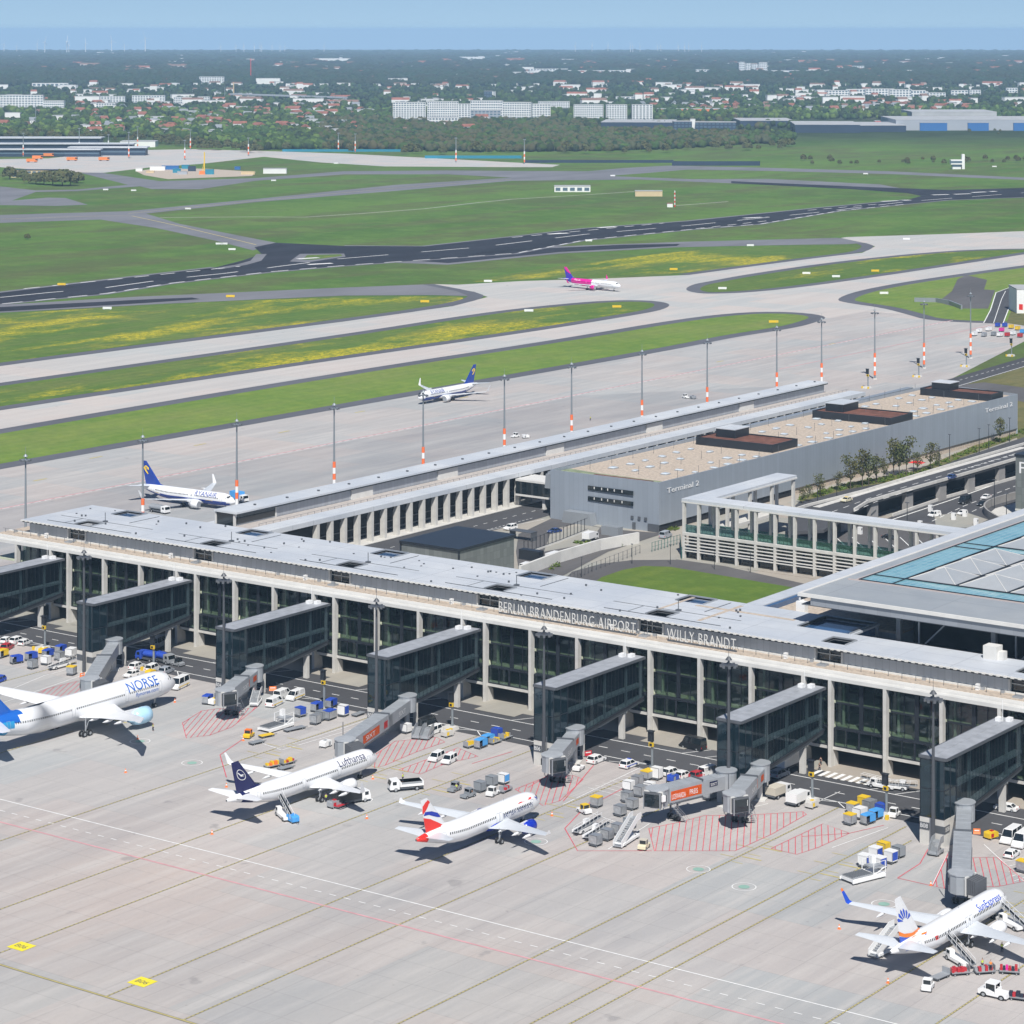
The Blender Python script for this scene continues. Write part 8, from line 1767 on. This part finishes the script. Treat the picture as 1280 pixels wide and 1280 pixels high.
for (x, y) in hp2:
    a_, b_ = G(x, y); z_ = gz(a_, b_); s_ = rd.uniform(.7, 1.2) * (1 if y > 100 else 1.15 + (100-y)*.025); w_ = rd.choice([14, 18, 30, 44])*s_; d_ = 11*s_; h = rd.choice([6, 7, 9, 12])*min(s_, 1.6); th = rd.uniform(-.5, .5) + math.atan2(sa, ca)
    far_b.M = Matrix.Translation((a_, b_, z_)) @ Matrix.Rotation(th, 4, 'Z'); far_b.c = 0; far_b.box(-w_/2, -d_/2, -3, w_/2, d_/2, h); rf = rd.random(); far_b.c = 4 if y < 80 else (1 if rf < .28 else (3 if rf < .45 else 4))
    if far_b.c == 4: far_b.box(-w_/2-.3, -d_/2-.3, h, w_/2+.3, d_/2+.3, h+.8)
    else: far_b.add([(-w_/2, -d_/2, h), (w_/2, -d_/2, h), (w_/2, d_/2, h), (-w_/2, d_/2, h), (-w_/2, 0, h+4*s_), (w_/2, 0, h+4*s_)], [(0, 1, 5, 4), (2, 3, 4, 5), (1, 2, 5), (3, 0, 4)])
far_b.M = None
stuff(far_b.build('distant_houses', mats_h), 'countless tiny roofs of the far town fading into the haze', 'houses')
# woods: many small lumpy crowns
ico = bmesh.new(); bmesh.ops.create_icosphere(ico, subdivisions=2, radius=1); IV = np.array([v.co[:] for v in ico.verts]); ICF = np.array([[v.index for v in f.verts] for f in ico.faces]); ico.free()
ico = bmesh.new(); bmesh.ops.create_icosphere(ico, subdivisions=1, radius=1); IV1 = np.array([v.co[:] for v in ico.verts]); IF1 = np.array([[v.index for v in f.verts] for f in ico.faces]); ico.free()
def wood(name, label, P, mats, fine):
    V0, F0 = (IV, ICF) if fine else (IV1, IF1); rs = np.random.RandomState(5); N = len(P); nv = len(V0)
    A = np.array(P)           # x, y, z, radius, height, material
    jit = rs.uniform(.72, 1.22, (N, nv, 1)); V = V0[None]*jit; V[:, :, :2] *= A[:, None, 3:4]; V[:, :, 2] = V[:, :, 2]*A[:, None, 4]*.5 + A[:, None, 4]*.5
    V += A[:, None, :3]; Fs = (F0[None] + (np.arange(N)*nv)[:, None, None]).reshape(-1, 3); V = V.reshape(-1, 3)
    me = bpy.data.meshes.new(name); me.vertices.add(len(V)); me.vertices.foreach_set('co', V.ravel()); me.loops.add(len(Fs)*3); me.polygons.add(len(Fs)); me.loops.foreach_set('vertex_index', Fs.ravel()); me.polygons.foreach_set('loop_start', np.arange(len(Fs))*3); me.polygons.foreach_set('loop_total', np.full(len(Fs), 3))
    for m_ in mats: me.materials.append(m_)
    me.polygons.foreach_set('material_index', np.repeat(A[:, 5].astype(int), len(F0))); me.update(calc_edges=True); me.validate()
    o = bpy.data.objects.new(name, me); COL.objects.link(o); return stuff(o, label, 'wood')
WM = [leafmat('wood_green', (.026, .060, .017), (.070, .125, .032), .05), leafmat('wood_dark', (.014, .034, .016), (.032, .062, .026), .05), leafmat('wood_bare', (.055, .066, .034), (.095, .105, .05), .05), leafmat('wood_fresh', (.075, .14, .03), (.12, .19, .045), .05)]
def add_tree(L_, x, y, r_, h, m_):
    a_, b_ = G(x, y); L_.append((a_, b_, gz(a_, b_)-h*.1, r_, h, m_))
rd = random.Random(31); N1 = []
near_edge = []
def wood_ok(x, y):
    if y > 190: return 0
    # lower edge of the woods along the photo
    e = np.interp(x, [-20, 100, 190, 250, 320, 420, 520, 640, 760, 850, 950, 990, 1010, 1300], [172, 172, 172, 176, 188, 186, 190, 190, 189, 186, 180, 178, 150, 148])
    if y > e: return 0
    if y > 160 and x < 190: return .5
    if 745 < x < 1000 and 149 < y < 166: return .12
    if x > 1000 and y > 139: return .0 if y > 150 else .5
    d = .9 if y > 150 and 320 < x < 990 else .55
    if y < 135 and 480 < x < 820: d = .7
    return d
BLK = [(p[0], p[1], p[3]) for p in AP + AP2] + [(588, 626, 148), (536, 572, 154), (842, 920, 164), (751, 842, 160.5), (925, 1300, 166)]
def blocked(x, y): return any(x0-3 < x < x1+3 and yb-1 < y < yb+(4.5 if yb > 125 else 2.5) for x0, x1, yb in BLK)
for _ in range(32000):
    v = rd.random(); y = 100 + 90*v**.9; x = rd.uniform(-20, 1300)
    if rd.random() > wood_ok(x, y): continue
    m_ = (rd.choice([0, 0, 0, 1, 3]) if y > 138 else rd.choice([0, 0, 1, 1, 1]) if y > 118 else rd.choice([0, 1, 1, 1, 1])) if not (400 < x < 960 and y > 150) else rd.choice([0, 0, 2, 2, 2, 1])
    h = rd.uniform(6.5, 12.5)
    if blocked(x, y): continue
    add_tree(N1, x, y, h*rd.uniform(.38, .6), h, m_)
wood('near_wood', 'broad belt of green and brownish woodland beyond the airfield', N1, WM, True)
N2 = []
for _ in range(16000):
    v = rd.random(); y = 65.5 + 42*v**1.2; x = rd.uniform(-20, 1300)
    if 78 < y < 100 and rd.random() < .15: continue
    if any(x0-4 < x < x1+4 and yb-.5 < y < yb+4.5 for x0, x1, yb in BLK if yb < 125): continue
    k_ = 1 + (108-y)*.07; add_tree(N2, x, y, rd.uniform(8, 16)*k_, rd.uniform(13, 20)*min(k_, 1.5), rd.choice([1, 1, 1, 0]) if y > 92 else rd.choice([0, 1, 0, 0, 2]))
wood('far_wood', 'far woods and treetops stretching to the horizon', N2, [leafmat('far_green', (.012, .028, .012), (.03, .05, .02), .02), WM[1], leafmat('far_dark', (.010, .02, .012), (.022, .035, .018), .02)], False)
# individual trees along the near edge of the woods
te = [crown_mesh('e', 5.5, 12, 40+s, 150, 1.3) for s in range(4)]; teo = []
for k in range(150):
    x = rd.choice([rd.uniform(195, 330), rd.uniform(320, 990), rd.uniform(960, 1290), rd.uniform(0, 200)])
    e = np.interp(x, [-20, 100, 190, 250, 320, 420, 520, 640, 760, 850, 950, 990, 1010, 1300], [174, 174, 178, 186, 190, 188, 192, 192, 191, 190, 188, 184, 168, 167])
    y = e + rd.uniform(-3, 1.5)
    if x > 1000 and rd.random() < .6: y = rd.uniform(200, 206)
    if x > 1010 and not (196 < y < 210) and rd.random() < .5: continue
    if len(teo) < 4: o = te[len(teo)].build('edge_tree', [M['leaf']]); teo.append(o)
    else: o = teo[k % 4].copy(); COL.objects.link(o)
    place_z(o, x, y); s_ = rd.uniform(.5, 1.15) * (.5 if x > 1010 else 1); o.scale = (s_, s_, s_); o.rotation_euler = (0, 0, rd.random()*6); zn = ('at the far left', 'left of the middle', 'in the middle', 'right of the middle', 'at the far right')[min(4, max(0, int(x/256)))]; tag(o, 'single green tree at the wood edge ' + zn, 'tree', 'trees along the wood edge ' + zn)
# ------------------------------------------------------------------ haze
b = MB(); b.box(-44500, -44500, -260, 44500, 44500, 160); hz = b.build('haze', [])
m = bpy.data.materials.new('haze'); m.use_nodes = True; nt = m.node_tree; nt.nodes.clear(); o_ = nt.nodes.new('ShaderNodeOutputMaterial'); v_ = nt.nodes.new('ShaderNodeVolumePrincipled')
v_.inputs['Color'].default_value = (.44, .68, .94, 1); v_.inputs['Density'].default_value = 5.0e-5; v_.inputs['Anisotropy'].default_value = -.4
nt.links.new(v_.outputs[0], o_.inputs['Volume']); hz.data.materials.append(m); stuff(hz, 'thin blue haze over the distant plain', 'haze')
